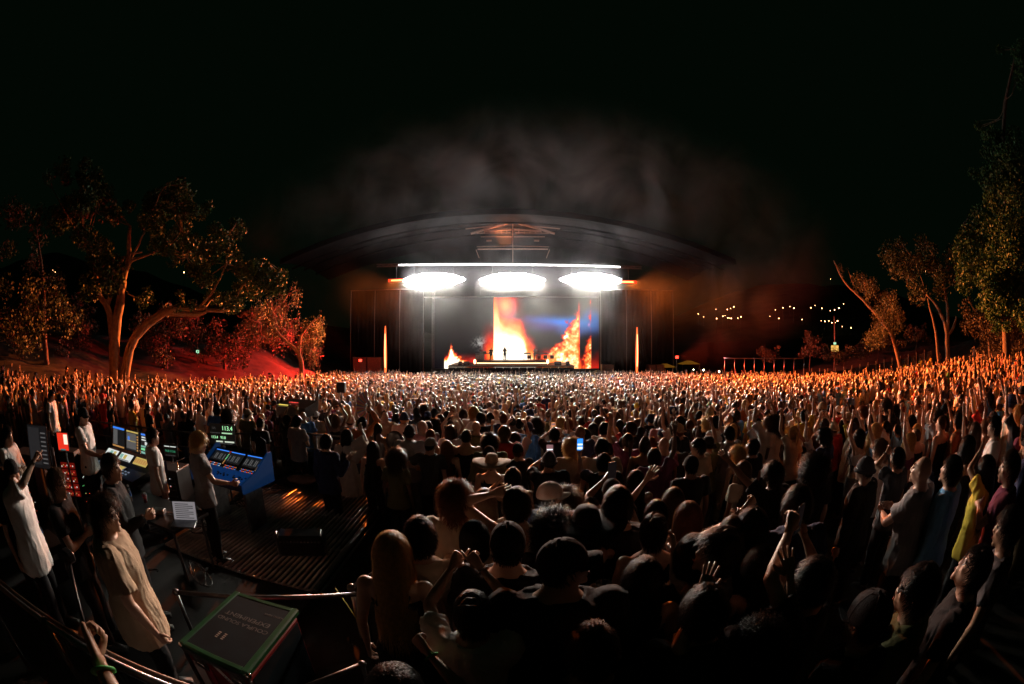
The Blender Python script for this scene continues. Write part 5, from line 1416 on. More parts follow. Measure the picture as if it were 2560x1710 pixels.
    C(493, 1108, 'crew member with blond hair and grey tee at the blue desk', 1.72, -30, FL, hair='messy', hairc='blond', garment='tee', shirt='grey', skin='fair', head=(-24, -10, 0), arms=('down', 'desk'))
    C(18, 1092, 'crew member in striped white sweater folding both arms at the left edge', 1.76, -50, FL, hair='short', garment='long', shirt='white', skin='tan', arms=('fold', 'fold'))
    C(128, 990, 'person in black with one white sleeve behind the dark monitors', 1.80, -40, -.1, hair='short', garment='tee', shirt='white', skin='fair')
    # --- people cut by the lower edge
    I['fist_low'] = H(985, 1742, 'person cut off by the bottom edge clasping raised hands with green wristband', 1.64, -6, d=1.55, fem=True, hair='long', garment='tank', skin='tan', arms=(('ik', 975, 1690, 'relax', .45), ('ik', 1048, 1600, 'fist', .50)))
    I['pole_hand'] = H(140, 1850, 'arm with green wristband gripping a thin dark pole at the near railing', 1.70, -14, d=1.15, hair='short', garment='tee', shirt='black', skin='tan', arms=('down', ('ik', 226, 1605, 'fist', .52)))
    H(1890, 1640, 'dark person at the bottom right holding up spread fingers', 1.62, -8, fem=True, hair='curly', garment='tee', shirt='black', skin='tan', arms=(((.35, .45, .3), (-.35, .45, .8), 'open'), ((.3, .5, .3), (-.2, .4, .9), 'open')))
    H(2170, 1560, 'person in black with dark cap in the shadowy right foreground', 1.76, 8, hair='under', hat='cap', garment='hoodie', shirt='black', skin='brown')
    H(1480, 1640, 'person in black with dark hair in the shadowed centre foreground', 1.68, 4, hair='short', garment='tee', shirt='black', skin='brown')
    H(1760, 1545, 'person in black hoodie in the shadows below the outstretched arm', 1.72, -4, hair='short', garment='hoodie', shirt='black', skin='brown')
    H(2520, 1330, 'person in dark tee in the shadow at the far right edge', 1.76, 12, hair='short', garment='tee', shirt='charcoal', skin='brown')
    return I
INFO = heroes()
NHERO = len(HEROES)
# ------------------------------------------------------------------ the rest of the audience
AUD = np.array([(-23, 6.7), (-20.4, 14.6), (-21.8, 35.8), (-17.5, 46.8), (-12, 50.5), (0, 51.5), (12, 50.8), (17.8, 48.9), (26.7, 39.9), (29.8, 26.7), (26.8, 13.5), (24, 7), (19, 1.5), (6, -.4), (.6, -.4), (-1.3, 1.2), (-1.7, 3.0), (-1.9, 8.6), (-5.2, 8.9), (-6.6, 7.6), (-11.5, 6.6), (-14, 3.0), (-16, 2.0)])
def inside(p, poly):
    x, y = p; r = False; j = len(poly) - 1
    for i in range(len(poly)):
        if (poly[i, 1] > y) != (poly[j, 1] > y) and x < (poly[j, 0] - poly[i, 0]) * (y - poly[i, 1]) / (poly[j, 1] - poly[i, 1]) + poly[i, 0]: r = not r
        j = i
    return r
def candidates():
    r = np.random.default_rng(12)
    sp = .585; out = []
    y = -1.0; row = 0
    while y < 52:
        x = -26 + (row % 2) * sp / 2
        n = int(58 / sp)
        xs = x + np.arange(n) * sp + r.normal(size=n) * .13
        ys = y + r.normal(size=n) * .13
        for a, b in zip(xs, ys):
            if inside((a, b), AUD): out.append((a, b))
        y += sp * .9; row += 1
    P = np.array(out)
    az = np.abs(np.arctan2(P[:, 0], P[:, 1]))
    d = np.hypot(P[:, 0], P[:, 1])
    P = P[(az < R(80)) & (d > 2.2)]
    keep = r.random(len(P)) < np.interp(np.hypot(P[:, 0], P[:, 1]), [0, 8, 20, 60], [1, .95, .82, .8])
    dn = np.hypot(P[:, 0], P[:, 1]); n = fbm(np.stack([P[:, 0] * .35, P[:, 1] * .35, 0 * dn], 1), 5, 3)
    keep &= (n > -.24) | (dn < 11)
    return P[keep]
ARCH = [
    dict(hair='short', garment='tee'), dict(hair='long', garment='tank', fem=True), dict(hair='curly', garment='tee'), dict(hair='short', garment='tee', arms=('down', 'up')),
    dict(hair='bob', garment='tee', fem=True), dict(hair='under', hat='cap', garment='tee'), dict(hair='long', garment='tee', fem=True, arms=('up', 'down')), dict(hair='cropped', garment='tank', wide=1.06),
    dict(hair='messy', garment='loosetee', arms=('phonehigh', 'phonehigh')), dict(hair='bun', garment='tank', fem=True, arms=('down', 'fold')), dict(hair='wavy', garment='tank', fem=True, arms=('upwide', 'upwide')), dict(hair='under', hat='capback', garment='loosetee'),
    dict(hair='short', garment='polo', wide=1.12, arms=('fold', 'fold')), dict(hair='ponytail', garment='tee', fem=True, arms=('fist', 'down')), dict(hair=None, garment='tee', wide=1.08), dict(hair='bigcurly', garment='tee', fem=True),
    dict(hair='under', hat='bucket', garment='tee', arms=('down', 'point')), dict(hair='short', garment='long', glasses='clear'), dict(hair='under', hat='beanie', garment='hoodie'), dict(hair='long', garment='crop', fem=True, arms=('claphigh', 'claphigh'))]
HAIRW = {'short': 'short hair', 'long': 'long straight hair', 'curly': 'curly hair', 'bob': 'bobbed hair', 'cropped': 'cropped hair', 'messy': 'messy hair', 'bun': 'hair in a bun', 'wavy': 'long wavy hair', 'ponytail': 'ponytail', 'bigcurly': 'bushy curly hair'}
GARW = {'tee': 'tee', 'tank': 'tank top', 'loosetee': 'loose tee', 'polo': 'polo', 'long': 'long sleeves', 'hoodie': 'hoodie', 'crop': 'crop top'}
HATW = {'cap': 'cap', 'capback': 'backwards cap', 'bucket': 'bucket hat', 'beanie': 'beanie'}
def armw(a):
    a = a or ('down', 'down')
    if a[0] in ('phonehigh',): return 'filming with raised arms'
    if a[0] == 'upwide': return 'both arms up'
    if a[0] == 'claphigh': return 'clapping overhead'
    if 'point' in a: return 'pointing up'
    if 'fist' in a: return 'one fist up'
    if 'up' in a: return 'one arm up'
    if 'fold' in a: return 'arms folded'
    return ''
def zone(px, py, d):
    if px < 640: return 'beyond the light desk' if px < 400 else 'beyond the blue desk'
    if px < 960: return 'beyond the ribbed platform'
    if px < 1180: return 'right of the platform'
    if px < 1420: return 'below the stage centre'
    if px < 1640: return 'below the right light column'
    if px < 1900: return 'below the canopy stall'
    if px < 2150: return 'below the yellow sign'
    if px < 2330: return 'below the leaning tree'
    return 'below the tall tree'
def audience():
    P = candidates()
    d = np.sqrt(P[:, 0] ** 2 + P[:, 1] ** 2)
    o = np.argsort(d); P, d = P[o], d[o]
    H = np.array([h[:3] for h in HEROES]); HP = np.array([h[3:] for h in HEROES])
    z = G(P[:, 0], P[:, 1])
    ok = np.ones(len(P), bool)
    for i in range(len(P)):
        dd = np.hypot(H[:, 0] - P[i, 0], H[:, 1] - P[i, 1])
        if dd.min() < .50: ok[i] = False; continue
        if d[i] < 14:
            px, py = project((P[i, 0], P[i, 1], z[i] + 1.6))
            if d[i] < 3.6: ok[i] = False; continue
            far = H[:, 2] > d[i]
            m = far & (np.abs(HP[:, 0] - px) < .24 / d[i] * F_PX) & (py - HP[:, 1] < .55 / d[i] * F_PX)
            if m.any(): ok[i] = False
            if d[i] < 9.5:                                  # keep the stage light on the people the photograph shows lit
                v = STAGE_C - H[:, :2]; v /= np.linalg.norm(v, axis=1)[:, None]
                q = P[i] - H[:, :2]; al = (q * v).sum(1); la = np.abs(q[:, 0] * v[:, 1] - q[:, 1] * v[:, 0])
                if ((HP[:, 0] > 1940) & (al > .2) & (al < 2.4) & (la < .38)).any(): ok[i] = False
    P, d, z = P[ok], d[ok], z[ok]
    NIND = 300 - NHERO - 14
    r = np.random.default_rng(5)
    # --- individuals
    arch = []
    for k, a in enumerate(ARCH):
        a = dict(a); parts = build_person(vox=.017, q=.55, seed=200 + k, head=(r.normal() * 10, 3 + r.normal() * 4, r.normal() * 3), **a)
        arch.append(to_meshes(parts))
    rec = []
    for i in range(min(NIND, len(P))):
        k = int(r.integers(len(ARCH))); a = ARCH[k]
        hc = str(r.choice(['black', 'dark brown', 'brown', 'auburn', 'blond'], p=[.38, .27, .16, .08, .11]))
        tc = str(r.choice(list(CLOTHC), p=np.array([.22, .06, .10, .17, .08, .05, .06, .04, .03, .05, .04, .02, .02, .02, .02, .02])))
        hatc = str(r.choice(['black', 'white', 'navy', 'beige']))
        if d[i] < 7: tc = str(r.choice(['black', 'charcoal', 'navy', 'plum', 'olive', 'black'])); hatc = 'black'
        px, py = project((P[i, 0], P[i, 1], z[i] + 1.6))
        s = r.normal() * .045 + (.965 if a.get('fem') else 1.015)
        off = r.normal() * 16
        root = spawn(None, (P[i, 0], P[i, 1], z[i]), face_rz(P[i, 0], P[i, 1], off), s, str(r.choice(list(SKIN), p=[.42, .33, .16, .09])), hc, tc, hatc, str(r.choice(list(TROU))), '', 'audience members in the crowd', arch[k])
        hw = (f'{hatc} ' + HATW[a['hat']]) if a.get('hat') else ('shaved head' if a['hair'] is None else f'{hc} ' + HAIRW[a['hair']])
        lab = f"{hw}, {tc} {GARW[a['garment']]}"
        if armw(a.get('arms')): lab += ', ' + armw(a.get('arms'))
        lab += ', ' + zone(px, py, d[i])
        rec.append((lab, px, root))
    from collections import defaultdict
    by = defaultdict(list)
    for lab, px, root in rec: by[lab].append((px, root))
    NTH = ['leftmost', 'second from left', 'third from left', 'fourth from left', 'fifth from left', 'sixth from left']
    for lab, L in by.items():
        L.sort(key=lambda t: t[0])
        for k, (px, root) in enumerate(L):
            if len(lab.split()) > 12: lab = lab.replace('long straight', 'long').replace('long wavy', 'wavy').replace('bushy curly', 'bushy').replace('hair in a bun', 'bun').replace('filming with raised arms', 'filming')
            root['label'] = lab if len(L) == 1 else lab + ', ' + (NTH[k] if k < len(L) - 1 or k == 0 else 'rightmost')
    # --- the mass beyond
    n0 = min(NIND, len(P))
    P, d, z = P[n0:], d[n0:], z[n0:]
    print('audience individuals', n0, 'to', round(float(d[0]), 1), 'm; crowd', len(P))
    mass(P, d, z)
def lod_person(pose, hairk, fem, fine, seed):
    """light figure for the crowd beyond: returns verts, tags(0 skin 1 hair 2 cloth 3 trousers), faces"""
    r = np.random.default_rng(seed)
    nu, nv = (12, 8) if fine else (8, 6)
    mb = MB()
    hz = 1.61
    yaw = r.normal() * .25
    mb.ell((0, .012, hz), (.074, .094, .116), nu, nv, 0)
    mb.tube([(0, -.015, 1.42), (0, 0, 1.55)], .055, 7, 0)
    if fine:
        mb.ell((0, .108, hz - .015), (.014, .018, .02), 6, 4, 0)
        [mb.ell((s * .077, -.008, hz), (.012, .018, .03), 6, 4, 0) for s in (-1, 1)]
    if hairk == 'short': mb.ell((0, -.012, hz + .03), (.085, .098, .105), nu, nv, 1)
    elif hairk == 'curly': mb.ell((0, -.018, hz + .035), (.105, .115, .12), nu, nv, 1)
    elif hairk == 'long': mb.ell((0, -.012, hz + .025), (.087, .10, .11), nu, nv, 1); mb.tube([(0, -.04, hz + .02), (0, -.06, hz - .12), (0, -.085, hz - .36)], np.array([(.085, .07), (.092, .055), (.06, .03)]), nu, 1, ref=(0, 1, 0))
    elif hairk == 'cap': mb.ell((0, -.008, hz + .045), (.088, .106, .095), nu, nv, 2); mb.tube([(0, .08, hz + .055), (0, .17, hz + .04)], np.array([(.07, .012), (.05, .008)]), 8, 2, ref=(0, 0, 1) if False else (1, 0, 0))
    elif hairk == 'bun': mb.ell((0, -.01, hz + .025), (.082, .097, .102), nu, nv, 1); mb.ell((0, -.06, hz + .13), .045, 8, 5, 1)
    w = .9 if fem else 1.0
    th = np.linspace(0, 2 * np.pi, 14 if fine else 10, endpoint=False)
    rows = [np.stack([np.cos(th) * a * w, b_ + np.sin(th) * b, 0 * th + zz], 1) for zz, a, b, b_ in ((.82, .18, .13, 0), (1.05, .155, .11, 0), (1.28, .175, .125, 0), (1.39, .19, .10, -.015), (1.45, .13, .075, -.02), (1.48, .06, .055, -.02))]
    mb.grid(np.array(rows), 2, True, True, True)
    for s in (-1, 1): mb.tube([(s * .09, 0, .85), (s * .105, .02, .48), (s * .11, 0, .0)], (.09, .068, .055), 6, 3)
    for s, nm in ((-1, pose[0]), (1, pose[1])):
        u, f, _ = ARMS[nm]; u = nrm(np.array(u) * (s, 1, 1)); f = nrm(np.array(f) * (s, 1, 1))
        S = np.array((s * .172 * w, -.02, 1.40)); E = S + u * .285; W = E + f * .245
        sg = 8 if fine else 6
        mb.tube([S - u * .04, S + u * .17], (.068, .066), sg, 2)
        mb.tube([S + u * .15, E, E + f * .08, W], (.044, .038, .038, .026), sg, 0)
        mb.ell(W + f * .06, (.042, .03, .07), 7, 5, 0)
        if fine and f[2] > .3:
            l = nrm(np.cross(f, (0, 1, 0)))
            for q in range(4): mb.tube([W + f * .09 + l * (q - 1.5) * .018, W + f * (.18 - .01 * abs(q - 1.5)) + l * (q - 1.5) * .03], (.009, .007), 5, 0)
            mb.tube([W + f * .03 - l * s * .02, W + f * .08 - l * s * .065], (.012, .008), 5, 0)
    return mb
def mass(P, d, z):
    r = np.random.default_rng(77)
    poses = [('down', 'down'), ('down', 'fold'), ('up', 'down'), ('down', 'fist'), ('upwide', 'upwide'), ('phonehigh', 'down'), ('claphigh', 'claphigh'), ('down', 'bent'), ('down', 'down'), ('front', 'front'), ('down', 'up'), ('point', 'down')]
    hs = ['short', 'long', 'curly', 'cap', 'short', 'bun', 'long', 'short']
    pr = np.array([.24, .08, .07, .06, .06, .08, .05, .06, .10, .09, .06, .05]); pr /= pr.sum()
    V, T, FQ, n = [], [], {3: [], 4: []}, 0
    MI = {3: [], 4: []}
    fine_d = 24
    nvar = 40
    for fine in (True, False):
        sel = np.where((d < fine_d) == fine)[0]
        var = r.integers(nvar, size=len(sel))
        for k in range(nvar):
            ids = sel[var == k]
            if not len(ids): continue
            fem = bool(k % 2); hk = hs[k % 8]
            pq = pr * (np.array([1.2, 1.2, .7, .8, .55, .6, .5, 1, 1.2, .9, .7, .7]) if not fine else 1); mb = lod_person(poses[r.choice(len(poses), p=pq / pq.sum())], hk, fem, fine, k)
            v = mb.verts(); tg = np.zeros(len(v), int)
            for f, m in mb.F: tg[f.ravel()] = m
            m = len(ids)
            sc_ = (r.normal(size=m) * .055 + (.96 if fem else 1.01))
            rz = np.array([face_rz(P[i, 0], P[i, 1], r.normal() * 16) for i in ids])
            c, s = np.cos(rz), np.sin(rz)
            X = (v[None, :, 0] * c[:, None] - v[None, :, 1] * s[:, None]) * sc_[:, None] + P[ids, 0][:, None]
            Y = (v[None, :, 0] * s[:, None] + v[None, :, 1] * c[:, None]) * sc_[:, None] + P[ids, 1][:, None]
            Zz = v[None, :, 2] * sc_[:, None] + z[ids][:, None]
            V.append(np.stack([X, Y, Zz], -1).reshape(-1, 3))
            sk = np.array(list(SKIN.values()))[r.choice(4, m, p=[.42, .33, .16, .09])]
            ha = np.array([HAIRC[q] for q in ('black', 'dark brown', 'brown', 'auburn', 'blond')])[r.choice(5, m, p=[.38, .27, .17, .07, .11])]
            cn = list(CLOTHC.values()); cl = np.array(cn)[r.choice(16, m, p=np.array([.22, .06, .10, .17, .08, .05, .06, .04, .03, .05, .04, .02, .02, .02, .02, .02]))]
            tr = np.array(list(TROU.values()))[r.integers(4, size=m)]
            pal = np.stack([sk, ha, cl, tr], 1)                  # m,4,3
            T.append(pal[:, tg].reshape(-1, 3))
            for f, mm in mb.F:
                ff = (f[None] + (n + np.arange(m) * len(v))[:, None, None]).reshape(-1, f.shape[1])
                if f.shape[1] not in FQ: FQ[f.shape[1]] = []; MI[f.shape[1]] = []
                FQ[f.shape[1]].append(ff); MI[f.shape[1]].append(np.full(len(ff), min(mm, 2)))
            n += m * len(v)
    mb = MB(); mb.V = [np.concatenate(V)]; mb.n = n
    for k in FQ:
        if FQ[k]:
            F = np.concatenate(FQ[k]); M = np.concatenate(MI[k])
            for q in (0, 1, 2):
                if (M == q).any(): mb.F.append((F[M == q], q))
    mats = [mat('crowd_skin', attr='tint', rough=.45, var=0), mat('crowd_hair', attr='tint', rough=.45, spec=.6, var=0), mat('crowd_cloth', attr='tint', rough=.85, spec=.25, var=0)]
    me = mb.mesh('crowd', mats, True)
    ca = me.color_attributes.new('tint', 'FLOAT_COLOR', 'POINT')
    C = np.concatenate(T); ca.data.foreach_set('color', np.concatenate([C, np.ones((len(C), 1))], 1).astype(np.float32).ravel())
    o = obj('crowd', me, mats)
    tag(o, 'dense mass of people filling the lawn up to the stage, many arms raised', 'crowd', kind='stuff')
audience()
# ------------------------------------------------------------------ mixing area
def text(name, s, size, mt, parent, loc, rot=(0, 0, 0), align='LEFT', ext=.002):
    c = bpy.data.curves.new(name, 'FONT'); c.body = s; c.size = size; c.extrude = ext; c.align_x = align
    o = bpy.data.objects.new(name, c); COL.objects.link(o); o.data.materials.append(mt); o.parent = parent
    bpy.context.view_layer.update()
    me = bpy.data.meshes.new_from_object(o.evaluated_get(bpy.context.evaluated_depsgraph_get()))
    bpy.data.objects.remove(o)
    o = bpy.data.objects.new(name, me); COL.objects.link(o); o.parent = parent
    if not me.materials: me.materials.append(mt)
    o.location = loc; o.rotation_euler = rot
    return o
E_ = lambda n, c, s: emat(n, c, s * .55, False)
def panel(parent, name, c, w, h, tilt, ui, base, frame=.012, seed=0):
    """a lit screen: frame, base glow and small interface blocks (all flat in the screen's plane, facing -Y, tilted back)"""
    r = np.random.default_rng(seed)
    ca, sa = math.cos(R(tilt)), math.sin(R(tilt))
    M = np.array([[1, 0, 0], [0, ca, sa], [0, -sa, ca]])
    o = obj(name, MB().box((0, .012, 0), (w + 2 * frame, .024, h + 2 * frame), bev=.004), M_PLASTIC, parent)
    o.location = c; o.rotation_euler = (R(-tilt), 0, 0)
    g = MB().box((0, -.002, 0), (w, .004, h))
    mats = [base]
    for (x0, z0, x1, z1, mt) in ui:
        if mt not in mats: mats.append(mt)
        g.box(((x0 + x1) / 2 * w - w / 2, -.006, (z0 + z1) / 2 * h - h / 2), ((x1 - x0) * w, .003, (z1 - z0) * h), mats.index(mt))
    obj('display', g, mats, o)
    return o
def build_foh():
    blue, deep = E_('ui_blue', (.05, .25, 1), 1.6), E_('ui_deep_blue', (.01, .07, .35), .7)
    grey, dgrey, whit = E_('ui_grey', (.5, .5, .5), .32), E_('ui_dark', (.05, .055, .06), .3), E_('ui_white', (.95, 1, .95), 1.3)
    yel, grn, red, amb, mint = E_('ui_yellow', (1, .75, .2), .9), E_('ui_green', (.3, 1, .45), 1.3), E_('ui_red', (1, .08, .05), 1.8), E_('ui_amber', (1, .5, .15), .8), E_('ui_mint', (.45, .95, .8), .8)
    # floor and ribbed deck
    t = thing('mixing_platform', 'large black plywood riser floor under the crew and desks', 'platform', (-7, 4.5, -1.0))
    obj('floor_boards', MB().box((0, 0, .97), (9.6, 7.4, .04)), mat('black_plywood', (.014, .014, .014), .95, var=.6, vscale=3, bump=.2), t)
    obj('fascia', MB().box((0, 0, .4), (9.5, 7.3, 1.09)), M_DARK, t)
    t = thing('ribbed_deck', 'dark ribbed metal deck with a bright aluminium edge in front of the crew', 'platform', (-3.45, 5.95, 0))
    x0, x1, y0, y1 = -4.75, -2.25, 3.7, 8.15
    o = np.array((-3.45, 5.95, 0))
    mb = MB()
    for x in np.arange(x0, x1, .078): mb.tube(np.array([(x, y0, .018), (x, y1, .018)]) - o, np.array([(.017, .026)] * 2), 8, ref=(0, 0, 1))
    for y in np.linspace(y0 + .02, y1 - .02, 5): mb.box(np.array(((x0 + x1) / 2, y, .006)) - o, (x1 - x0, .04, .012))
    obj('ribs', mb, mat('ribbed_metal', (.62, .57, .55), .30, 1.0, var=.4, vscale=4, bump=.05), t, smooth=True)
    mb = MB().box(np.array((-2.2, (y0 + y1) / 2, .03)) - o, (.05, y1 - y0, .05), bev=.006).box(np.array((-2.12, (y0 + y1) / 2, .012)) - o, (.02, y1 - y0, .03))
    obj('edge_rail', mb, M_METAL, t)
    mb = MB()
    for k in range(6): mb.box(np.array((-4.0 + k * .34, 8.12, .16)) - o, (.16 if k % 2 else .26, .03, .14 + .05 * (k % 3)), bev=.004)
    obj('end_plate', MB().box(np.array((-3.4, 8.2, .15)) - o, (2.7, .02, .36)), M_STEEL, t)
    obj_each('label_plate', mb, M_STEEL, t)
    # ---- light desk
    t = thing('light_desk', 'lighting desk with three lit monitors over three bright touch strips', 'mixing desk', (-5.98, 4.15, 0))
    body = MB().grid(np.array([[(x, -.50, .80), (x, .34, .80), (x, .34, 1.02), (x, .10, 1.02), (x, -.18, .93), (x, -.50, .88)] for x in (-.78, .78)]), 0, True, True, True)
    obj('body', body, M_PLASTIC, t)
    for sx in (-.6, .6): obj('leg', MB().box((sx, 0, .4), (.06, .5, .80)), M_STEEL, t)
    ui1 = [(0, .90, 1, 1, blue), (.05, .12, .42, .88, grey), (.46, .1, .98, .88, dgrey), (0, 0, 1, .08, amb)]
    ui2 = [(.02, .9, .95, .97, yel), (.05, .1, .8, .86, grey), (.1, .46, .78, .50, yel), (.12, .5, .3, .7, blue)] + [(.86, .06 + k * .13, .96, .14 + k * .13, amb) for k in range(6)]
    ui3 = [(0, .9, 1, .98, blue), (.05, .78, .92, .84, whit), (.05, .66, .9, .72, whit), (.3, .46, .52, .62, whit), (.02, .34, .9, .42, mint), (.02, .2, .88, .3, grn), (.02, .04, .7, .14, mint), (.8, .5, .95, .6, amb)]
    for k, ui in enumerate((ui1, ui2, ui3)):
        panel(t, 'monitor', (-.47 + k * .47, .22, 1.24), .40, .33, 12, ui, dgrey, seed=k)
        su = [(.05 + j * .3, .2, .26 + j * .3, .8, (whit, mint, yel)[(j + k) % 3]) for j in range(3)] + [(.02, .02, .9, .12, grey)]
        panel(t, 'touch_strip', (-.47 + k * .47, .0, 1.015), .38, .15, 58, su if k < 2 else [(.04 + j * .16, .2, .15 + j * .16, .8, amb) for j in range(6)], whit if k < 2 else yel, .008)
        if k: panel(t, 'key_pad', (-.40 + k * .30, -.30, .935), .20, .16, 80, [(.1, .1, .9, .9, yel if k > 1 else mint)], grey, .006)
    mb = MB()
    for k in range(26): mb.box((-.6 + (k % 13) * .09, -.40 + (k // 13) * .07, .915 + (k // 13) * .012), (.03, .03, .015))
    obj_each('fader', mb, E_('key_glow', (.6, .75, 1), .35), t)
    # ---- blue sound desk
    t = thing('sound_desk', 'sound mixing desk glowing blue with faders and red button rows', 'mixing desk', (-4.2, 5.05, 0), R(-6)); t.scale = (.84, .84, .95)
    body = MB().grid(np.array([[(x, -.45, .78), (x, .40, .78), (x, .40, 1.16), (x, .34, 1.18), (x, -.05, .97), (x, -.45, .88)] for x in (-.68, .68)]), 0, True, True, True)
    obj('body', body, mat('blue_desk_paint', (.008, .02, .06), .5, var=.2), t)
    for sx in (-.5, .5): obj('leg', MB().box((sx, 0, .39), (.06, .5, .78)), M_STEEL, t)
    for sx in (-1, 1): obj('side_cheek', MB().grid(np.array([[(x, -.47, .76), (x, .44, .76), (x, .44, 1.24), (x, .34, 1.24), (x, -.06, 1.02), (x, -.47, .92)] for x in (sx * .705 - .02, sx * .705 + .02)]), 0, True, True, True), E_('cheek_blue_glow', (.02, .14, .5), .14), t)  # cheeks, and the fader panel below, glow to paint the desk's blue light
    for k in range(3):
        ui = [(0, .92, 1, 1, blue)] + [(.08 + j * .11, .12, .13 + j * .11, .12 + .6 * abs(math.sin(j * 2.1 + k)), grey) for j in range(8)]
        panel(t, 'screen', (-.44 + k * .44, .17, 1.095), .37, .26, 62, ui, dgrey, .01)
        mb = MB(); mats = [red, amb, blue, whit]
        for j in range(16): mb.box((-.58 + k * .44 + (j % 8) * .042, -.045 + (j // 8) * .04, .975 + (j // 8) * .02), (.022, .014, .008), (j * 7 + k) % 3 if k else (j * 5) % 4)
        obj_each('button', mb, mats, t)
        mb = MB()
        for j in range(8): mb.box((-.58 + k * .44 + j * .042, -.28 + .05 * math.sin(j * 1.7 + k), .935), (.018, .035, .02))
        obj_each('fader', mb, M_PLASTIC, t)
    pl = obj('fader_panel', MB().grid(np.array([[(-.66, -.44, .886), (.66, -.44, .886)], [(-.66, -.07, .970), (.66, -.07, .970)]])), E_('fader_glow', (.015, .12, .5), .3), t)
    for k, x in enumerate((-.23, .64)):
        mb = MB(); mats = [red, amb, grn, blue]
        for j in range(9): mb.box((x, .02 + j * .035, 1.012 + j * .0175), (.016, .028, .012), 0 if j > 6 else (1 if j < 3 else (3 if k else 2)))
        obj_each('level_meter', mb, mats, t)
    obj('gooseneck_lamp', MB().tube([(.66, .38, 1.2), (.68, .36, 1.42), (.66, .25, 1.5)], .007, 6), M_STEEL, t)
    # ---- level display
    c = aty(555, 1086, 5.75)
    t = thing('level_display', 'dark screen showing green level numbers 113.4 over white bars', 'display', (c[0], c[1], 0), R(12))
    ui = [(.5, .54, .92, .60, E_('ui_palegreen', (.6, 1, .6), 1.2)), (.24, .10, .52, .17, E_('ui_cream', (.9, 1, .8), 1.2)), (.60, .10, .98, .17, E_('ui_cream', (.9, 1, .8), 1.2)), (.3, .03, .9, .045, grey)] + [(.02 + j * .06, .55, .05 + j * .06, .58, grey) for j in range(7)]
    s = panel(t, 'screen', (0, 0, c[2]), .52, .34, 4, ui, E_('ui_black', (.02, .025, .02), .12))
    gt = E_('digit_green', (.45, 1, .5), 1.9); gg = E_('digit_grey', (.4, .4, .4), .15)
    text('digit_lettering', '113.4', .105, gt, s, (.235, -.009, .075), (R(90), 0, 0), 'RIGHT')
    text('digit_lettering', '113.4   93.8', .066, gt, s, (-.235, -.009, -.075), (R(90), 0, 0))
    text('caption', 'SPL', .055, gg, s, (-.20, -.009, .085), (R(90), 0, 0))
    obj('stand', MB().tube([(0, .04, 0), (0, .04, c[2])], .02, 8), M_STEEL, t)
    c = aty(426, 1126, 5.1)
    t = thing('small_level_display', 'small dark screen with dim green numbers 94.8 113.6 between the desks', 'display', (c[0], c[1], 0), R(16))
    s = panel(t, 'screen', (0, 0, c[2]), .30, .20, 6, [(.05, .80, .46, .87, whit), (.52, .80, .95, .87, whit)] + [(.12 + .13 * j, .06, .21 + .13 * j, .09, grey) for j in range(6)], E_('ui_black', (.02, .025, .02), .12))
    text('digit_lettering', '94.8 113.6', .056, E_('digit_dim_green', (.1, .7, .35), .6), s, (0, -.009, -.03), (R(90), 0, 0), 'CENTER')
    obj('stand', MB().tube([(0, .04, 0), (0, .04, c[2])], .018, 8), M_STEEL, t)
    # ---- dark monitors, red screen, red lit rack at the left
    c = atz(95, 1117, 1.3)
    t = thing('dark_monitor', 'large dim grey monitor on an arm at the far left', 'monitor', (c[0], c[1], 0), R(28))
    panel(t, 'screen', (0, 0, c[2]), .50, .62, 6, [(.05, .08, .62, .95, E_('ui_dimgrey', (.3, .3, .32), .10))] + [(.7, .12 + j * .1, .95, .15 + j * .1, grey) for j in range(8)], E_('ui_dimmer', (.12, .12, .13), .10))
    obj('stand', MB().tube([(0, .05, 0), (0, .05, c[2])], .025, 8), M_STEEL, t)
    c = atz(125, 1120, 1.25)
    t = thing('tilted_monitor', 'narrow dark monitor seen edge on right of the dim grey monitor', 'monitor', (c[0], c[1], 0), R(-20))
    panel(t, 'screen', (0, 0, c[2]), .12, .5, 2, [], E_('ui_dimmer', (.12, .12, .13), .10))
    obj('stand', MB().tube([(0, .05, 0), (0, .05, c[2])], .025, 8), M_STEEL, t)
    c = atz(157, 1104, 1.45)
    t = thing('red_monitor', 'small monitor glowing bright red with a white corner', 'monitor', (c[0], c[1], 0), R(34))
    panel(t, 'screen', (0, 0, c[2]), .22, .24, 4, [(.62, .35, .98, .92, E_('ui_hotwhite', (1, .8, .6), 2.2)), (.2, 0, .7, .08, E_('ui_cyan', (.1, .6, .6), .5))], E_('ui_bigred', (1, .04, .015), 1.5))
    obj('stand', MB().tube([(0, .05, 0), (0, .05, c[2])], .02, 8), M_STEEL, t)
    c = atz(165, 1147, .95)
    t = thing('red_lit_rack', 'equipment rack with glowing red units under the red monitor', 'rack', (c[0], c[1], 0), R(34)); t.scale = (.7, .7, .85)
    obj('case', MB().box((0, .3, .62), (.56, .5, 1.24), bev=.01), M_BLACK, t)
    for k in range(5):
        q = obj('rack_unit', MB().box((0, .03, .42 + k * .14), (.48, .05, .11), bev=.004), E_('rack_red_glow', (.5, .02, .01), .35), t)  # unit faces glow to paint the red light on the rack
        mb = MB()
        for j in range(7): mb.box((-.2 + j * .065, -.001, .42 + k * .14 + .02 * math.sin(j * 3 + k)), (.025, .008, .025), (j + k) % 3)
        obj_each('indicator', mb, [red, whit, amb], q)
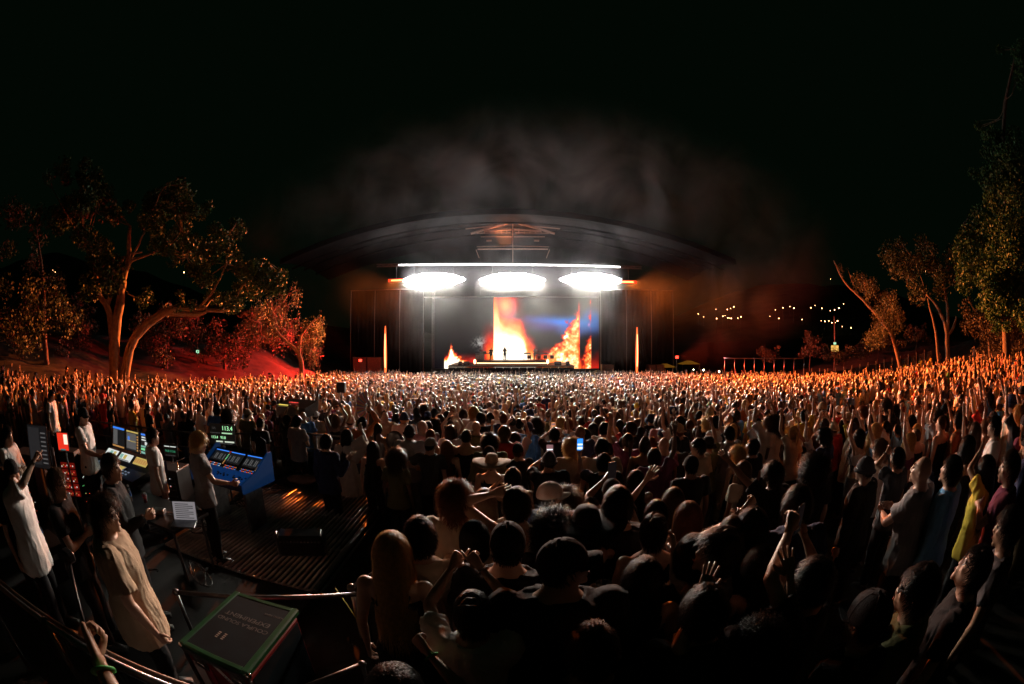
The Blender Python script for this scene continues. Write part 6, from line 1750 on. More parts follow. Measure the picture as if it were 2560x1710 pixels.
    for k, (px, py, w_, h_, lab) in enumerate(((60, 1200, .6, 1.1, 'dark equipment rack with tiny lights behind the raised arm'), (215, 1185, .6, 1.0, 'dark equipment rack standing behind the black jacket'), (400, 1190, .7, .8, 'low dark equipment rack between the two desks'))):
        c = atz(px, py, .7)
        t = thing('equipment_rack', lab, 'rack', (c[0], c[1], 0), R(30 - 8 * k))
        obj('case', MB().box((0, .3, h_ / 2), (w_, .5, h_), bev=.015), M_BLACK, t)
        for j in range(5):
            u = obj('rack_unit', MB().box((0, .04, .2 + j * h_ / 7), (w_ * .86, .05, h_ / 8.5), bev=.004), M_PLASTIC, t)
            mb = MB(); r = np.random.default_rng(j + k * 9)
            for q in range(4): mb.box((r.uniform(-.3, .3) * w_, .01, .2 + j * h_ / 7 + r.uniform(-.02, .02)), (.012, .01, .008), int(r.integers(3)))
            obj_each('indicator', mb, [E_('tiny_white', (1, 1, 1), 1.4), E_('tiny_green', (.2, 1, .3), 1.0), E_('tiny_red', (1, .1, .05), 1.2)], u)
    # ---- table with small things
    t = thing('gear_table', 'black table cluttered with bottles and small gear in front of the desks', 'table', (-4.55, 3.35, 0))
    obj('table_top', MB().box((0, 0, .76), (1.9, .7, .04), bev=.006), M_BLACK, t)
    for sx in (-.85, .85):
        for sy in (-.28, .28): obj('leg', MB().tube([(sx, sy, 0), (sx, sy, .75)], .02, 8), M_STEEL, t)
    clear = mat('clear_plastic', (.8, .85, .9), .08, trans=.85, var=0)
    def bottle(c, lab, cap):
        t = thing('water_bottle', lab, 'bottle', c)
        z = np.array([0, .01, .06, .12, .15, .18, .20]); r_ = np.array([.025, .033, .032, .033, .028, .014, .013])
        obj('bottle_body', MB().tube(np.stack([0 * z, 0 * z, z], 1), r_, 14), clear, t, smooth=True)
        obj('bottle_cap', MB().tube([(0, 0, .20), (0, 0, .222)], .015, 12), cap, t)
        obj('wrapper', MB().tube([(0, 0, .07), (0, 0, .125)], .0345, 14, cap=False), mat('blue_wrapper', (.08, .2, .6), .4), t, smooth=True)
    capm = mat('white_cap', (.7, .7, .7), .4)
    bottle((-4.85, 3.3, .78), 'clear water bottle with blue wrapper on the gear table', capm)
    bottle(tuple(atz(108, 1345, .5)), 'clear water bottle on the dark case at the left edge', mat('pink_cap', (.6, .2, .3), .4))
    c = atz(108, 1345, .5)
    t = thing('flat_case', 'dark flat case holding a water bottle at the left edge', 'case', (c[0], c[1], 0)); obj('case_body', MB().box((0, 0, .235), (.6, .5, .47), bev=.015), M_BLACK, t); obj('latch', MB().box((.31, 0, .35), (.02, .08, .06)), M_METAL, t)
    t = thing('red_cup', 'clear cup with red drink beside the bottle on the gear table', 'cup', (-4.62, 3.42, .78))
    obj('cup_body', MB().tube([(0, 0, 0), (0, 0, .12)], (.03, .042), 14), clear, t, smooth=True); obj('drink', MB().tube([(0, 0, .006), (0, 0, .08)], (.027, .036), 14), mat('red_drink', (.5, .03, .04), .2), t, smooth=True)
    t = thing('headphones', 'black headphones with shiny band lying on the gear table end', 'headphones', (-3.75, 3.42, .78), .5)
    an = np.linspace(0, np.pi, 18); obj('band', MB().tube(np.stack([np.cos(an) * .10, 0 * an, .04 + np.sin(an) * .17], 1), np.array([(.012, .006)] * 18), 8), mat('gloss_black', (.03, .03, .03), .12), t, smooth=True)
    for s in (-1, 1): obj('ear_cup', MB().tube([(s * .075, 0, .05), (s * .12, 0, .05)], .045, 16), M_PLASTIC, t, smooth=True)
    t = thing('laptop', 'open laptop with pale document screen tilted toward the beige tee', 'laptop', (-3.62, 3.22, .78), R(30))
    obj('base', MB().box((0, 0, .01), (.32, .22, .018), bev=.004), M_STEEL, t)
    panel(t, 'lid', (0, .14, .12), .31, .21, 18, [(.1, .08 + j * .11, .9 - .2 * (j % 3 == 1), .12 + j * .11, dgrey) for j in range(8)], E_('page_white', (.85, .8, .85), .42))
    t = thing('intercom_box', 'small silver intercom pack with coiled cable on the gear table', 'box', (-4.15, 3.28, .78), .4)
    obj('pack', MB().box((0, 0, .03), (.16, .11, .06), bev=.008), M_METAL, t)
    a = np.linspace(0, 14, 90); obj('coil_cable', MB().tube(np.stack([.1 + a * .012, .03 * np.cos(a * 5), .012 + .012 * np.sin(a * 5)], 1), .004, 5), M_PLASTIC, t, smooth=True)
    # cables and clutter on the deck
    for k, (c, lab) in enumerate((((-3.9, 7.4, .05), 'tangle of white cable on the far end of the deck'), ((-4.3, 6.6, .05), 'dark cable loops on the deck behind the blue desk'))):
        r = np.random.default_rng(k); u = np.linspace(0, 9, 120)
        P = np.stack([.22 * np.cos(u * 1.7) * (1 + .3 * np.sin(u)), .14 * np.sin(u * 2.3), .02 + .03 * np.abs(np.sin(u * 3.1))], 1)
        t = obj('cable', MB().tube(P, .007, 6), mat('white_cable', (.6, .6, .6), .4) if k == 0 else M_PLASTIC, smooth=True); t.location = c; tag(t, lab, 'cable')
    gl = mat('glint_cable', (.05, .05, .05), .25, spec=.7)  # shiny cables added to scatter small glints over the mixing area
    for k, (px, py, lab) in enumerate(((405, 1330, 'added dark cable loops on the floor below the laptop table'), (345, 1430, 'added dark cable coil on the floor behind the beige tee'), (520, 1330, 'added dark cable run on the floor left of the strip light'), (610, 1260, 'added dark cable coil on the deck beside the blue desk leg'), (500, 1440, 'added dark cable coil on the floor behind the green edged case'))):
        r = np.random.default_rng(60 + k); u = np.linspace(0, 11, 150); a_, b_ = r.uniform(1.2, 2.2), r.uniform(1.7, 2.6)
        P = np.stack([.26 * np.cos(u * a_) * (1 + .3 * np.sin(u * .7)), .2 * np.sin(u * b_ + k), .02 + .025 * np.abs(np.sin(u * 2.7))], 1)
        c = atz(px, py, .03); q = obj('cable', MB().tube(P, .008, 6), gl, smooth=True); q.location = c; tag(q, lab, 'cable')
    for k, (px, py, lab) in enumerate(((468, 1290, 'added chrome boom stand right of the laptop'), (365, 1215, 'added slim chrome stand between the gear table and the racks'))):  # chrome stands added for more small glints
        c = atz(px, py, .0); t = thing('microphone_stand', lab, 'microphone stand', (c[0], c[1], 0))
        for q in range(3): obj('leg', MB().tube([(0, 0, .14), (.22 * math.cos(q * 2.1), .22 * math.sin(q * 2.1), .01)], .009, 6), M_METAL, t, smooth=True)
        obj('pole', MB().tube([(0, 0, .1), (0, 0, .95)], .011, 8), M_METAL, t, smooth=True); obj('boom', MB().tube([(-.2, .05, .86), (.28, -.06, 1.05)], .008, 6), M_METAL, t, smooth=True)
    t = thing('equipment_bag', 'crumpled brown bag lying at the far end of the deck', 'bag', (-4.1, 7.2, .04), .3)
    b = MB().ell((0, 0, .08), (.34, .15, .09), 24, 14); v = b.V[0]; v += (fbm(v * 9, 3, 4) * .05)[:, None]; obj('bag_body', b, mat('brown_canvas', (.22, .13, .09), .9, var=.3, bump=.3), t, smooth=True)
    obj('bag_handle', MB().tube([(-.2, 0, .19), (0, .02, .27), (.2, 0, .19)], .012, 6), M_DARK, t, smooth=True)
    t = thing('floor_light', 'black strip light with a row of lenses lying at the near corner of the deck', 'stage light', (-2.72, 4.5, .045), R(22))
    obj('housing', MB().box((0, 0, .17), (.62, .30, .30), bev=.03), M_PLASTIC, t)
    mb = MB()
    for k in range(12): mb.ell((-.26 + k * .047, -.155, .24), (.018, .012, .018), 10, 6)
    obj_each('lens', mb, mat('lens_glass', (.12, .12, .13), .08, spec=.8), t, smooth=True)
    for s in (-1, 1): obj('bracket', MB().box((s * .335, 0, .15), (.03, .10, .34), bev=.01), M_METAL, t)
    # moving light and stand at the far right corner
    t = thing('moving_light', 'black moving light with glints standing at the far right corner of the deck', 'stage light', (-2.28, 8.0, .05))
    obj('base', MB().box((0, 0, .22), (.42, .34, .44), bev=.03), M_PLASTIC, t)
    for s in (-1, 1): obj('yoke', MB().box((s * .22, 0, .62), (.05, .14, .44), bev=.015), M_PLASTIC, t)
    b = obj('lamp_head', MB().tube([(0, .16, .66), (0, .05, .74), (0, -.16, .88)], (.13, .18, .17), 18), M_PLASTIC, t, smooth=True)
    obj('lens', MB().ell((0, -.18, .895), (.14, .02, .13), 16, 8), mat('lens_glass', (.12, .12, .13), .08, spec=.8), b, smooth=True)
    mb = MB(); r = np.random.default_rng(4)
    for k in range(16): mb.ell((r.uniform(-.22, .22), r.uniform(-.2, .18), r.uniform(.3, .98)), .012, 6, 4)  # random chrome beads stand in for glints on the black body
    obj_each('glint_bead', mb, mat('chrome', (.8, .8, .8), .1, 1.0, var=0), t, smooth=True)
    # railings and tubes
    def rail(name, lab, a, b, r=.024, posts=0, mt=M_METAL, zf=0.0, low=True):
        a, b = np.array(a, float), np.array(b, float); c = (a + b) / 2; c[2] = zf
        t = thing(name, lab, 'railing', c)
        obj('top_rail', MB().tube([a - c, b - c], r, 10), mt, t, smooth=True)
        if low: obj('lower_rail', MB().tube([a - c - (0, 0, .35), b - c - (0, 0, .35)], r * .8, 10), mt, t, smooth=True)
        for k in range(posts):
            p = a + (b - a) * (k / max(1, posts - 1)); q = p.copy(); q[2] = zf
            obj('post', MB().tube([q - c, p - c], r * .9, 8), mt, t, smooth=True)
            obj('clamp', MB().ell(p - c, (r * 1.7, r * 1.7, r * 1.5), 10, 6), M_STEEL, t, smooth=True)
        return t
    a, b = atz(-60, 1412, 1.15), atz(470, 1735, 1.15)
    t = rail('barricade', 'crowd barricade with perforated panel crossing the lower left corner', a, b, .026, 3, M_METAL, 0.1, False)
    c = np.array(t.location)
    P = np.array([[a - c - (0, 0, .06), b - c - (0, 0, .06)], [a - c - (0, 0, 1.0), b - c - (0, 0, 1.0)]])
    mm = mat('perforated_sheet', (.10, .10, .10), .5, .7, var=0)
    nt = mm.node_tree
    if 'vor' not in [n.name for n in nt.nodes]:
        vo = nt.nodes.new('ShaderNodeTexVoronoi'); vo.name = 'vor'; vo.inputs['Scale'].default_value = 70; vo.inputs['Randomness'].default_value = 0
        tc = nt.nodes.new('ShaderNodeTexCoord'); nt.links.new(tc.outputs['Object'], vo.inputs['Vector'])
        rp = nt.nodes.new('ShaderNodeMapRange'); rp.inputs['From Min'].default_value = .3; rp.inputs['From Max'].default_value = .36
        nt.links.new(vo.outputs['Distance'], rp.inputs['Value']); nt.links.new(rp.outputs[0], nt.nodes['Principled BSDF'].inputs['Alpha'])
    obj('perforated_panel', MB().grid(P), mm, t)
    obj('second_rail', MB().tube([a - c - (0, -.10, .05), b - c - (0, -.10, .05)], .018, 8), mat('brown_tube', (.16, .10, .07), .5, .5), t, smooth=True)
    a, b = atz(440, 1480, .62), atz(905, 1484, .62)
    rail('scaffold_rail', 'grey scaffold tube running behind the green edged case', a, b, .024, 2, M_STEEL, 0, False)
    a, b = atz(880, 1470, .62), atz(965, 1416, .80)
    rail('diagonal_tube', 'short bright diagonal tube left of the long blonde hair', a, b, .030, 2, M_METAL, 0, False)
    a, b = atz(905, 1660, .55), atz(740, 1725, .45)
    rail('low_tube', 'dull tube with clamp low at the bottom edge right of the case', a, b, .02, 2, M_STEEL, .1, False)
    a, b = atz(838, 1470, .62), atz(900, 1560, .2)
    t = thing('yellow_strap', 'thin yellow strap hanging from the scaffold clamp', 'strap', b); obj('webbing', MB().tube([a - b, (a - b) * .5 + np.array((0, 0, .02)), (0, 0, 0)], np.array([(.012, .003)] * 3), 6), mat('yellow_webbing', (.55, .45, .08), .7), t); obj('buckle', MB().box((0, 0, 0), (.05, .03, .04), bev=.006), M_STEEL, t)
    bar = [(-11.2, 6.3), (-9.0, 6.9), (-6.7, 7.4), (-5.1, 8.55), (-3.6, 8.5), (-2.0, 8.45)]
    names = ['crowd barrier at the far left of the mixing area', 'crowd barrier left of the light desk monitors', 'crowd barrier behind the light desk', 'crowd barrier behind the blue sound desk', 'crowd barrier along the far end of the ribbed deck']
    for k in range(5): rail('crowd_barrier', 'black ' + names[k], (*bar[k], .75), (*bar[k + 1], .75), .022, 3, M_STEEL, -.5)
    # flight case
    t = thing('flight_case', 'road case with green edged dark top and red front with white stripe', 'case', (-1.93, 1.95, 0))
    w_, d_, h_ = .62, .86, .78
    redp, grp, top = mat('red_laminate', (.2, .01, .012), .45, var=.3), mat('green_edging', (.008, .07, .022), .4, var=.3), mat('dark_lid', (.004, .009, .012), .8, spec=.1, var=.4)
    obj('body', MB().box((0, 0, h_ / 2 - .03), (w_ - .03, d_ - .03, h_ - .1), bev=.008), redp, t)
    for sx in (-1, 1): obj('side_panel', MB().box((sx * (w_ / 2 - .012), 0, h_ / 2 - .03), (.008, d_ - .08, h_ - .16)), top, t)
    obj('lid', MB().box((0, 0, h_ - .015), (w_ - .06, d_ - .06, .03), bev=.004), top, t)
    mb = MB()
    for s in (-1, 1):
        mb.box((s * (w_ / 2 - .02), 0, h_ - .02), (.06, d_ + .02, .055), bev=.012)
        mb.box((0, s * (d_ / 2 - .02), h_ - .022), (w_ - .08, .06, .05), bev=.012)
    obj_each('edge_trim', mb, grp, t)
    mb = MB()
    for s in (-1, 1): mb.box((s * (w_ / 2 - .012), -d_ / 2 + .0, .36), (.03, .03, .66), bev=.004)
    mb.box((0, -d_ / 2 + .002, h_ - .07), (w_, .03, .035), bev=.004)
    obj_each('aluminium_trim', mb, M_STEEL, t)
    for sx in (-1, 1):
        obj('ball_corner', MB().ell((sx * (w_ / 2), -d_ / 2, h_ - .03), .026, 10, 8), mat('chrome', (.8, .8, .8), .1, 1.0, var=0), t, smooth=True)
        l = obj('latch', MB().box((sx * .17, -d_ / 2 + .008, h_ - .16), (.13, .012, .10), bev=.004), M_STEEL, t)
        a = np.linspace(0, np.pi, 12); obj('latch_wing', MB().tube(np.stack([sx * .17 + np.cos(a) * .04, 0 * a - d_ / 2 - .01, h_ - .16 + np.sin(a) * .025], 1), .007, 6), mat('chrome', (.8, .8, .8), .1, 1.0, var=0), l, smooth=True)
    wp = mat('white_stripe', (.62, .58, .56), .5)
    c0 = np.array((-.02, -d_ / 2 + .010, h_ - .10)); c1 = np.array((.27, -d_ / 2 + .010, .30)); dv = nrm(c1 - c0); pv = np.cross(dv, (0, 1, 0)) * .022
    obj('stripe', MB().grid(np.array([[c0 - pv, c0 + pv], [c1 - pv, c1 + pv]])), wp, t)
    mb = MB()
    for k in range(7): p = c0 + (c1 - c0) * (.26 + k * .05) + np.array((0, -.002, 0)); mb.box(p, (.012, .001, .010))
    obj('stripe_lettering', mb, mat('black_ink', (.02, .02, .02), .6), t)
    obj('paper_label', MB().box((-.22, -d_ / 2 + .009, .44), (.10, .004, .34)), mat('pale_paper', (.5, .42, .42), .8), t)
    obj('pink_stripe', MB().box((-.11, -d_ / 2 + .009, .42), (.05, .004, .36)), mat('pink_laminate', (.42, .05, .10), .5), t)
    ink = mat('faded_lettering', (.09, .085, .08), .7, var=.4)
    text('lettering', 'COUPLA SOUND', .062, ink, t, (.0, .06, h_ + .001), (0, 0, R(180)), 'CENTER', .0008)
    text('lettering', 'EXPERIMENT', .074, ink, t, (.0, .15, h_ + .001), (0, 0, R(180)), 'CENTER', .0008)
    text('small_lettering', 'AUDIO RENT', .03, ink, t, (.18, .27, h_ + .001), (0, 0, R(180)), 'CENTER', .0008)
    mb = MB()
    for i in range(2):
        for j in range(4): mb.box((-.10 + i * .055, -.20 + j * .022, h_ + .001), (.022, .011, .002))
    obj_each('marker_dot', mb, mat('pale_marks', (.4, .33, .28), .6), t)
    mb = MB(); r = np.random.default_rng(8)
    for k in range(26):
        sx = r.uniform(-.28, .28); mb.ell((sx, -d_ / 2 - .0, h_ - .115 - .05 * (k % 2)), .0045, 5, 4)
    obj_each('rivet', mb, mat('chrome', (.8, .8, .8), .1, 1.0, var=0), t)
    # far desk in the crowd, pole speaker, orange fluffy pole
    c = atd(742, 1014, 11.0)
    g = float(G(c[0], c[1]))
    t = thing('lighting_console', 'high black console with yellow and red glowing keys among the crowd', 'console', (c[0], c[1], g), R(-8))
    k0 = c[2] - g
    obj('console_body', MB().grid(np.array([[(x, -.3, k0 - .22), (x, .3, k0 - .22), (x, .3, k0 + .12), (x, -.3, k0)] for x in (-.48, .48)]), 0, True, True, True), M_PLASTIC, t)
    mb = MB()
    for k in range(9): mb.box((-.42 + k * .035, -.22, k0 + .03), (.028, .03, .012), 0); mb.box((-.22 + k * .03, -.02 + .02 * (k % 3), k0 + .075), (.024, .03, .012), 1)
    obj_each('key', mb, [E_('key_yellow', (1, .8, .15), 2.0), E_('key_red', (1, .08, .06), 1.6)], t)
    for sx in (-.4, .4): obj('leg', MB().tube([(sx, 0, 0), (sx, 0, k0 - .2)], .03, 8), M_STEEL, t)
    c = atd(853, 968, 17); g = float(G(c[0], c[1]))
    t = thing('pole_speaker', 'black speaker box on a tall pole among the crowd', 'speaker', (c[0], c[1], g), .2)
    obj('cabinet', MB().box((0, 0, c[2] - g), (.36, .34, .42), bev=.02), M_BLACK, t); obj('grille', MB().box((0, -.175, c[2] - g), (.30, .02, .36)), M_DARK, t); obj('pole', MB().tube([(0, 0, 0), (0, 0, c[2] - g - .2)], .03, 8), M_STEEL, t)
    J_ = INFO['furry'][1]; S_, E__, W_, u_, f_ = J_['J'][-1]; a = J_['W'](W_ + f_ * .08); dd = float(np.linalg.norm(a - (0, 0, CAMZ)))
    b, e = atd(1138, 1198, dd - .25), atd(1172, 1210, dd - .32)
    t = thing('fluffy_pole', 'pole wrapped in fluffy orange fur held out over the near crowd', 'pole', b)
    u = np.linspace(0, 1, 40); P = a + (b - a) * u[:, None]
    fur = MB().tube(P - b, .028 + .008 * np.sin(u * 60), 12)
    r = np.random.default_rng(2); n = 2600; uu = r.random(n); base = a + (b - a) * uu[:, None] - b; dv = r.normal(size=(n, 3)); ax = nrm(b - a); dv -= ax * (dv @ ax)[:, None]; dv /= np.linalg.norm(dv, axis=1)[:, None]
    tip = base + dv * (.034 + .026 * r.random(n))[:, None] + ax * (r.normal(size=n) * .012)[:, None]; st = base + dv * .022; wv = np.cross(dv, ax) * .003
    fur.add(np.stack([st - wv, st + wv, tip], 1).reshape(-1, 3), [np.arange(n * 3).reshape(-1, 3)])
    obj('fur', fur, mat('orange_fur', (.55, .22, .03), .8, var=.4, vscale=30), t)
    obj('rod', MB().tube([(0, 0, 0), e - b], .008, 8), M_METAL, t, smooth=True)
    # hand fan
    J_, = (INFO['fan'][1],); S_, E__, W_, u_, f_ = J_['J'][1]; c = J_['W'](W_ + f_ * .10)
    t = thing('hand_fan', 'open folding fan with pale coloured stripes held up in the mid crowd', 'fan', c, 0)
    mb = MB(); an = np.linspace(R(100), R(265), 25)
    zz = .004 * (np.arange(25) % 2)
    rows = np.array([np.stack([np.cos(an) * q, zz - .002, np.sin(an) * q * 1.2], 1) for q in (.10, .19, .30)])
    f = MB(); 
    for k in range(24):
        f.grid(rows[:, k:k + 2], k % 4)
    obj('leaf', f, [mat('fan_pink', (.6, .25, .45), .7), mat('fan_yellow', (.7, .55, .2), .7), mat('fan_blue', (.25, .35, .65), .7), mat('fan_cream', (.7, .62, .5), .7)], t)
    mb = MB()
    for k in range(0, 25, 2): mb.tube([(0, .006, 0), (np.cos(an[k]) * .30, .006, np.sin(an[k]) * .36)], .004, 5)
    obj_each('rib', mb, M_BLACK, t)
build_foh()

# ------------------------------------------------------------------ things that are held or worn
def hand_at(inf, s, extra=.10):
    S, E, W, u, f = inf['J'][s]
    return inf['W'](W + f * extra), inf['Rz'] @ f
def held():
    def phone(c, lab, scr, rz, tilt=0, s=1.0):
        t = thing('phone', lab, 'phone', c, rz)
        obj('case', MB().box((0, 0, 0), (.074 * s, .009, .152 * s), bev=.004), M_PLASTIC, t)
        g = MB().box((0, -.0055, 0), (.068 * s, .002, .144 * s))
        mats = [scr[0]]
        for k, (z, h, m) in enumerate(scr[1]):
            if m not in mats: mats.append(m)
            g.box((0, -.0072, z * s), (.06 * s, .001, h * s), mats.index(m))
        obj('screen', g, mats, t)
        return t
    bl, wh, pk, og, dk = E_('phone_blue', (.03, .28, 1), 2.2), E_('phone_white', (.8, .95, 1), 2.6), E_('phone_pink', (.6, .3, .32), .7), E_('phone_orange', (1, .4, .15), 1.3), E_('phone_dark', (.02, .02, .025), .2)
    p, f = hand_at(INFO['phone2'][1], -1); phone(p + np.array((0, -.05, .06)), 'phone with bright blue screen showing the stage', (bl, [(.0, .02, wh), (-.045, .03, wh)]), .0, s=1.15)
    p, f = hand_at(INFO['wrist'][1], -1); phone(p + np.array((.03, 0, .06)), 'dim phone raised in the hand with the black wristwatch', (dk, []), .6)
    c, f = hand_at(INFO['pink'][1], -1); c = c + np.array((0, -.06, .05)); phone(c, 'phone with pinkish screen filming in the mid crowd', (pk, [(-.05, .03, og), (.02, .012, wh)]), 0, s=1.3)
    c, f = hand_at(INFO['white'][1], -1); c = c + np.array((0, -.06, .05)); phone(c, 'white edged dark phone held upright beside the blue screen', (dk, []), 0, s=1.2)
    c, f = hand_at(INFO['tiny'][1], -1); c = c + np.array((0, -.06, .05)); phone(c, 'tiny orange phone screen further back in the mid crowd', (og, [(.04, .03, pk)]), 0, s=1.2)
    p, f = hand_at(INFO['film'][1], -1, .06); q, _ = hand_at(INFO['film'][1], 1, .06); phone((p + q) / 2 + np.array((0, 0, .04)), 'dark phone held overhead in both filming hands', (dk, []), INFO['film'][1]['rz'], s=1.1)
    def cup(c, lab):
        t = thing('plastic_cup', lab, 'cup', c)
        cl = mat('clear_plastic', (.8, .85, .9), .08, trans=.85, var=0)
        obj('cup_body', MB().tube([(0, 0, 0), (0, 0, .06), (0, 0, .12)], (.032, .038, .045), 18, cap=False), cl, t, smooth=True)
        a = np.linspace(0, 2 * np.pi, 25); obj('rim', MB().tube(np.stack([np.cos(a) * .045, np.sin(a) * .045, 0 * a + .12], 1), .0025, 6), cl, t, smooth=True)
        obj('drink', MB().tube([(0, 0, .004), (0, 0, .08)], (.030, .038), 16), mat('amber_drink', (.25, .16, .08), .15), t, smooth=True)
    p, f = hand_at(INFO['big_cap'][1], 1, .08); cup(p - np.array((0, 0, .05)), 'clear plastic cup in the hand of the big black cap figure')
    p, f = hand_at(INFO['blonde'][1], 1, .08); cup(p - np.array((0, 0, .05)), 'clear plastic cup held beside the long blonde hair')
    # thin pole in the gripping hand
    p, f = hand_at(INFO['pole_hand'][1], 1, .09)
    t = thing('selfie_stick', 'thin dark selfie stick gripped at the near railing', 'stick', p)
    d = np.array((-.13, .10, .13)); obj('rod', MB().tube([-d * .4, d], .006, 8), M_PLASTIC, t, smooth=True); obj('mount', MB().box(d, (.05, .03, .03), bev=.006), M_PLASTIC, t)
    # wristbands, watches
    def band(key, s, col, r=.029, n='wristband', off=-.012, wd=.011):
        root, inf = INFO[key]; S, E, W, u, f = inf['J'][s]
        a = np.linspace(0, 2 * np.pi, 20); x = nrm(np.cross(f, (0, .3, 1))); y = np.cross(f, x)
        P = W + f * off + np.cos(a)[:, None] * x * r + np.sin(a)[:, None] * y * r * .86
        return obj(n, MB().tube(P, np.array([(.004, wd)] * 20), 6, ref=f if abs(f[2]) < .2 else x), col, root, smooth=True)
    gb = mat('green_band', (.10, .55, .15), .5)
    band('fist_low', 1, gb); band('pole_hand', 1, gb, .031); band('pole_hand', 1, M_BLACK, .031, 'bracelet', -.06, .004); band('arms_up', 1, mat('silver_watch', (.7, .7, .68), .2, 1.0), .030, 'watch', -.012, .013)
    band('cap_white', 1, M_BLACK, .030, 'watch'); band('wrist', -1, M_BLACK, .030, 'watch', -.03, .014)
held()

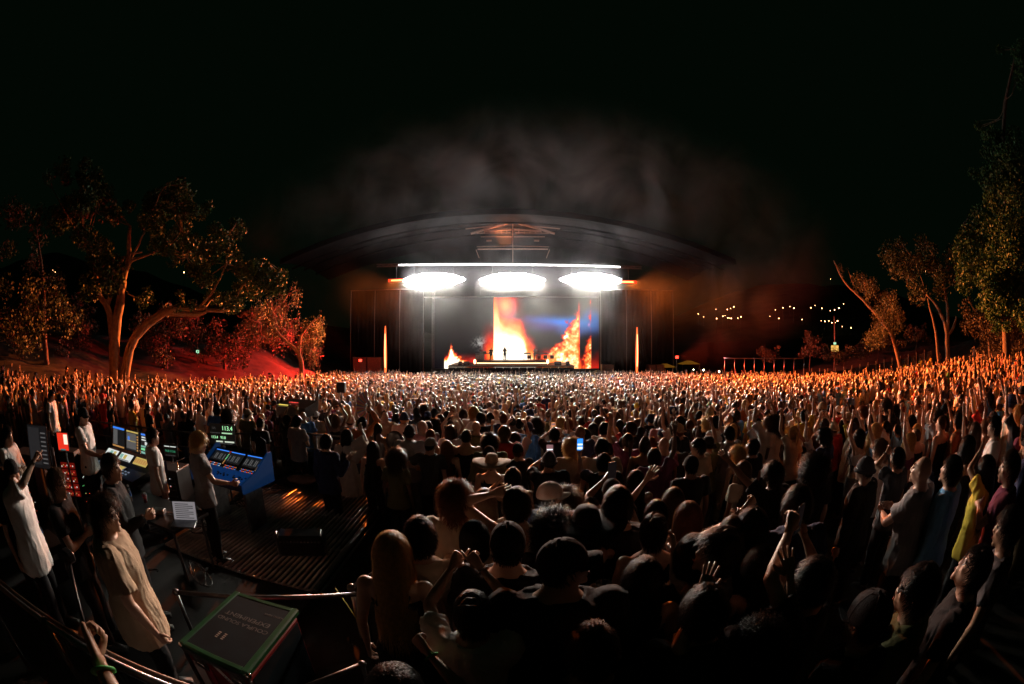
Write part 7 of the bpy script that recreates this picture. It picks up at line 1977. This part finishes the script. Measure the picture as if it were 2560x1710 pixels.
# ------------------------------------------------------------------ performers and marshals
def far_people():
    base = {}
    def mk(key, **k):
        if key not in base: base[key] = to_meshes(build_person(vox=.018, q=.25, **k))
        return base[key]
    def P(key, x, y, z, off, label, group=None, col={}, s=1.0, **k):
        return spawn(None, (x, y, z), face_rz(x, y, off) if off is not None else math.pi, s, meshes=mk(key, **k), label=label, group=group, **col)
    zr = .31
    x = aty(1228, 900, 57.6)[0]; P('guitar', x, 57.6, zr, None, 'performer in black bending over a guitar on the stage', None, dict(shirt='black'), 1.0, arms=('front', ((.4, .2, -.9), (.3, .9, -.1), 'hold')), lean=(.0, .22), head=(0, -20, 0))
    t = thing('guitar', 'electric guitar held level by the performer in black', 'guitar', (x, 57.15, zr + 1.02)); obj('guitar_body', MB().ell((-.1, 0, 0), (.22, .03, .16), 16, 8), M_BLACK, t, smooth=True); obj('neck', MB().tube([(.0, 0, 0), (.78, 0, .16)], .025, 6), mat('guitar_wood', (.2, .1, .05), .4), t); obj('headstock', MB().box((.86, 0, .18), (.16, .03, .07)), M_BLACK, t)
    x = aty(1262, 900, 58.4)[0]; P('sing', x, 58.4, zr, None, 'dark slim performer standing in front of the brightest flame', None, dict(shirt='charcoal'), 1.02, arms=('down', 'front'), hair='long', fem=True)
    t = thing('microphone_stand', 'microphone stand before the slim performer in the flames', 'microphone stand', (x + .35, 57.8, zr)); obj('pole', MB().tube([(0, 0, 0), (0, 0, 1.5)], .02, 6), M_STEEL, t); obj('base', MB().tube([(0, 0, 0), (0, 0, .03)], .16, 12), M_STEEL, t); obj('microphone', MB().ell((0, -.02, 1.55), (.03, .03, .06), 8, 6), M_BLACK, t)
    x = aty(1338, 900, 58.2)[0]; P('keys', x, 58.2, zr, None, 'performer in white leaning over keyboards at the right of the stage', None, dict(shirt='white'), 1.0, arms=('desk', 'desk'), lean=(0, .2), head=(0, -22, 0))
    for k, (px, w_, lab) in enumerate(((1212, 1.5, 'table with laptop left of the guitar performer on stage'), (1352, 2.2, 'keyboard table in front of the performer in white'), (1318, 1.0, 'small percussion table at the flame right edge'))):
        x = aty(px, 900, 57.4)[0]
        t = thing('keyboard_table', lab, 'table', (x, 57.3, zr)); obj('table_top', MB().box((0, 0, .92), (w_, .5, .1), bev=.01), M_BLACK, t)
        for sx in (-1, 1): obj('leg', MB().tube([(sx * w_ * .45, 0, 0), (sx * w_ * .45, 0, .9)], .035, 6), M_STEEL, t)
        obj('keyboard' if k else 'laptop_lid', MB().box((0, 0, 1.03 if k else 1.12), (w_ * .8 if k else .45, .3 if k else .03, .1 if k else .3), bev=.01), M_PLASTIC, t)
    for k, px in enumerate((1322, 1346, 1362, 1378)):
        x = aty(px, 902, 58.0)[0]; t = thing('drum', ['drum at the left of the drum row on stage', 'second drum from the left in the drum row', 'third drum from the left in the drum row', 'drum at the right end of the drum row'][k], 'drum', (x, 56.9, zr), 0, 'drums on the stage riser')
        obj('shell', MB().tube([(0, 0, .25), (0, 0, .72)], .27, 16), mat('drum_shell', (.1, .03, .02), .3), t, smooth=True); obj('drum_skin', MB().tube([(0, 0, .72), (0, 0, .74)], .26, 16), mat('drum_white', (.6, .55, .5), .6), t)
        for s in range(3): obj('leg', MB().tube([(.26 * math.cos(s * 2.1), .26 * math.sin(s * 2.1), 0), (.26 * math.cos(s * 2.1), .26 * math.sin(s * 2.1), .4)], .015, 5), M_STEEL, t)
    for k, px in enumerate((1193, 1204)):
        x = aty(px, 900, 58)[0]; t = thing('amplifier', ['amplifier cabinet at the left end of the riser', 'taller amplifier cabinet beside the laptop table'][k], 'amplifier', (x, 58.6, zr)); obj('cabinet', MB().box((0, 0, .45 + .15 * k), (.6, .45, .9 + .3 * k), bev=.02), M_BLACK, t); obj('grille', MB().box((0, -.235, .4 + .15 * k), (.5, .02, .7 + .3 * k)), M_STEEL, t)
    # marshals beyond the fence
    for k, (px, lab, sh, key, arms) in enumerate(((2230, 'marshal in plain black standing beyond the fence at right', 'black', 'm0', ('down', 'down')), (2262, 'marshal in yellow vest with hands at the chest beyond the fence', 'yellow', 'm1', ('fold', 'fold')), (2301, 'marshal in yellow vest, middle of the three beyond the fence', 'yellow', 'm0', None),
                                              (2326, 'smaller marshal in yellow vest nearest the forked tree', 'yellow', 'm1', None), (2352, 'person in black bending beside the forked tree base', 'black', 'm2', ('front', 'front')), (2436, 'person in navy standing below the tall tree', 'navy', 'm0', None), (2512, 'person in black standing under the far right tree', 'black', 'm1', None))):
        q = atd(px, 905, 44 - max(0, px - 2350) * .06); z = float(terrain(q[0], q[1]))
        q2 = max(z, 0)
        P(key, q[0], q[1], z, 20 + 10 * (k % 3), lab, 'people beyond the fence', dict(shirt=sh), .96 if k == 3 else 1.02, arms=arms or ('down', 'down'), lean=(0, .2) if key == 'm2' else (0, 0), garment='loosetee' if sh == 'yellow' else 'tee')
    for k, (px, sh, lab) in enumerate(((166, 'rust', 'onlooker in rust shirt standing on the left bank above the crowd'), (188, 'white', 'onlooker in white standing on the left bank above the crowd'), (219, 'beige', 'onlooker in beige standing left of the big oak trunk'))):
        q = atd(px, 912, 27.5); z = float(terrain(q[0], q[1]))
        P('m%d' % (k % 2), q[0], q[1], z, 0, lab, 'onlookers on the left bank', dict(shirt=sh))
far_people()
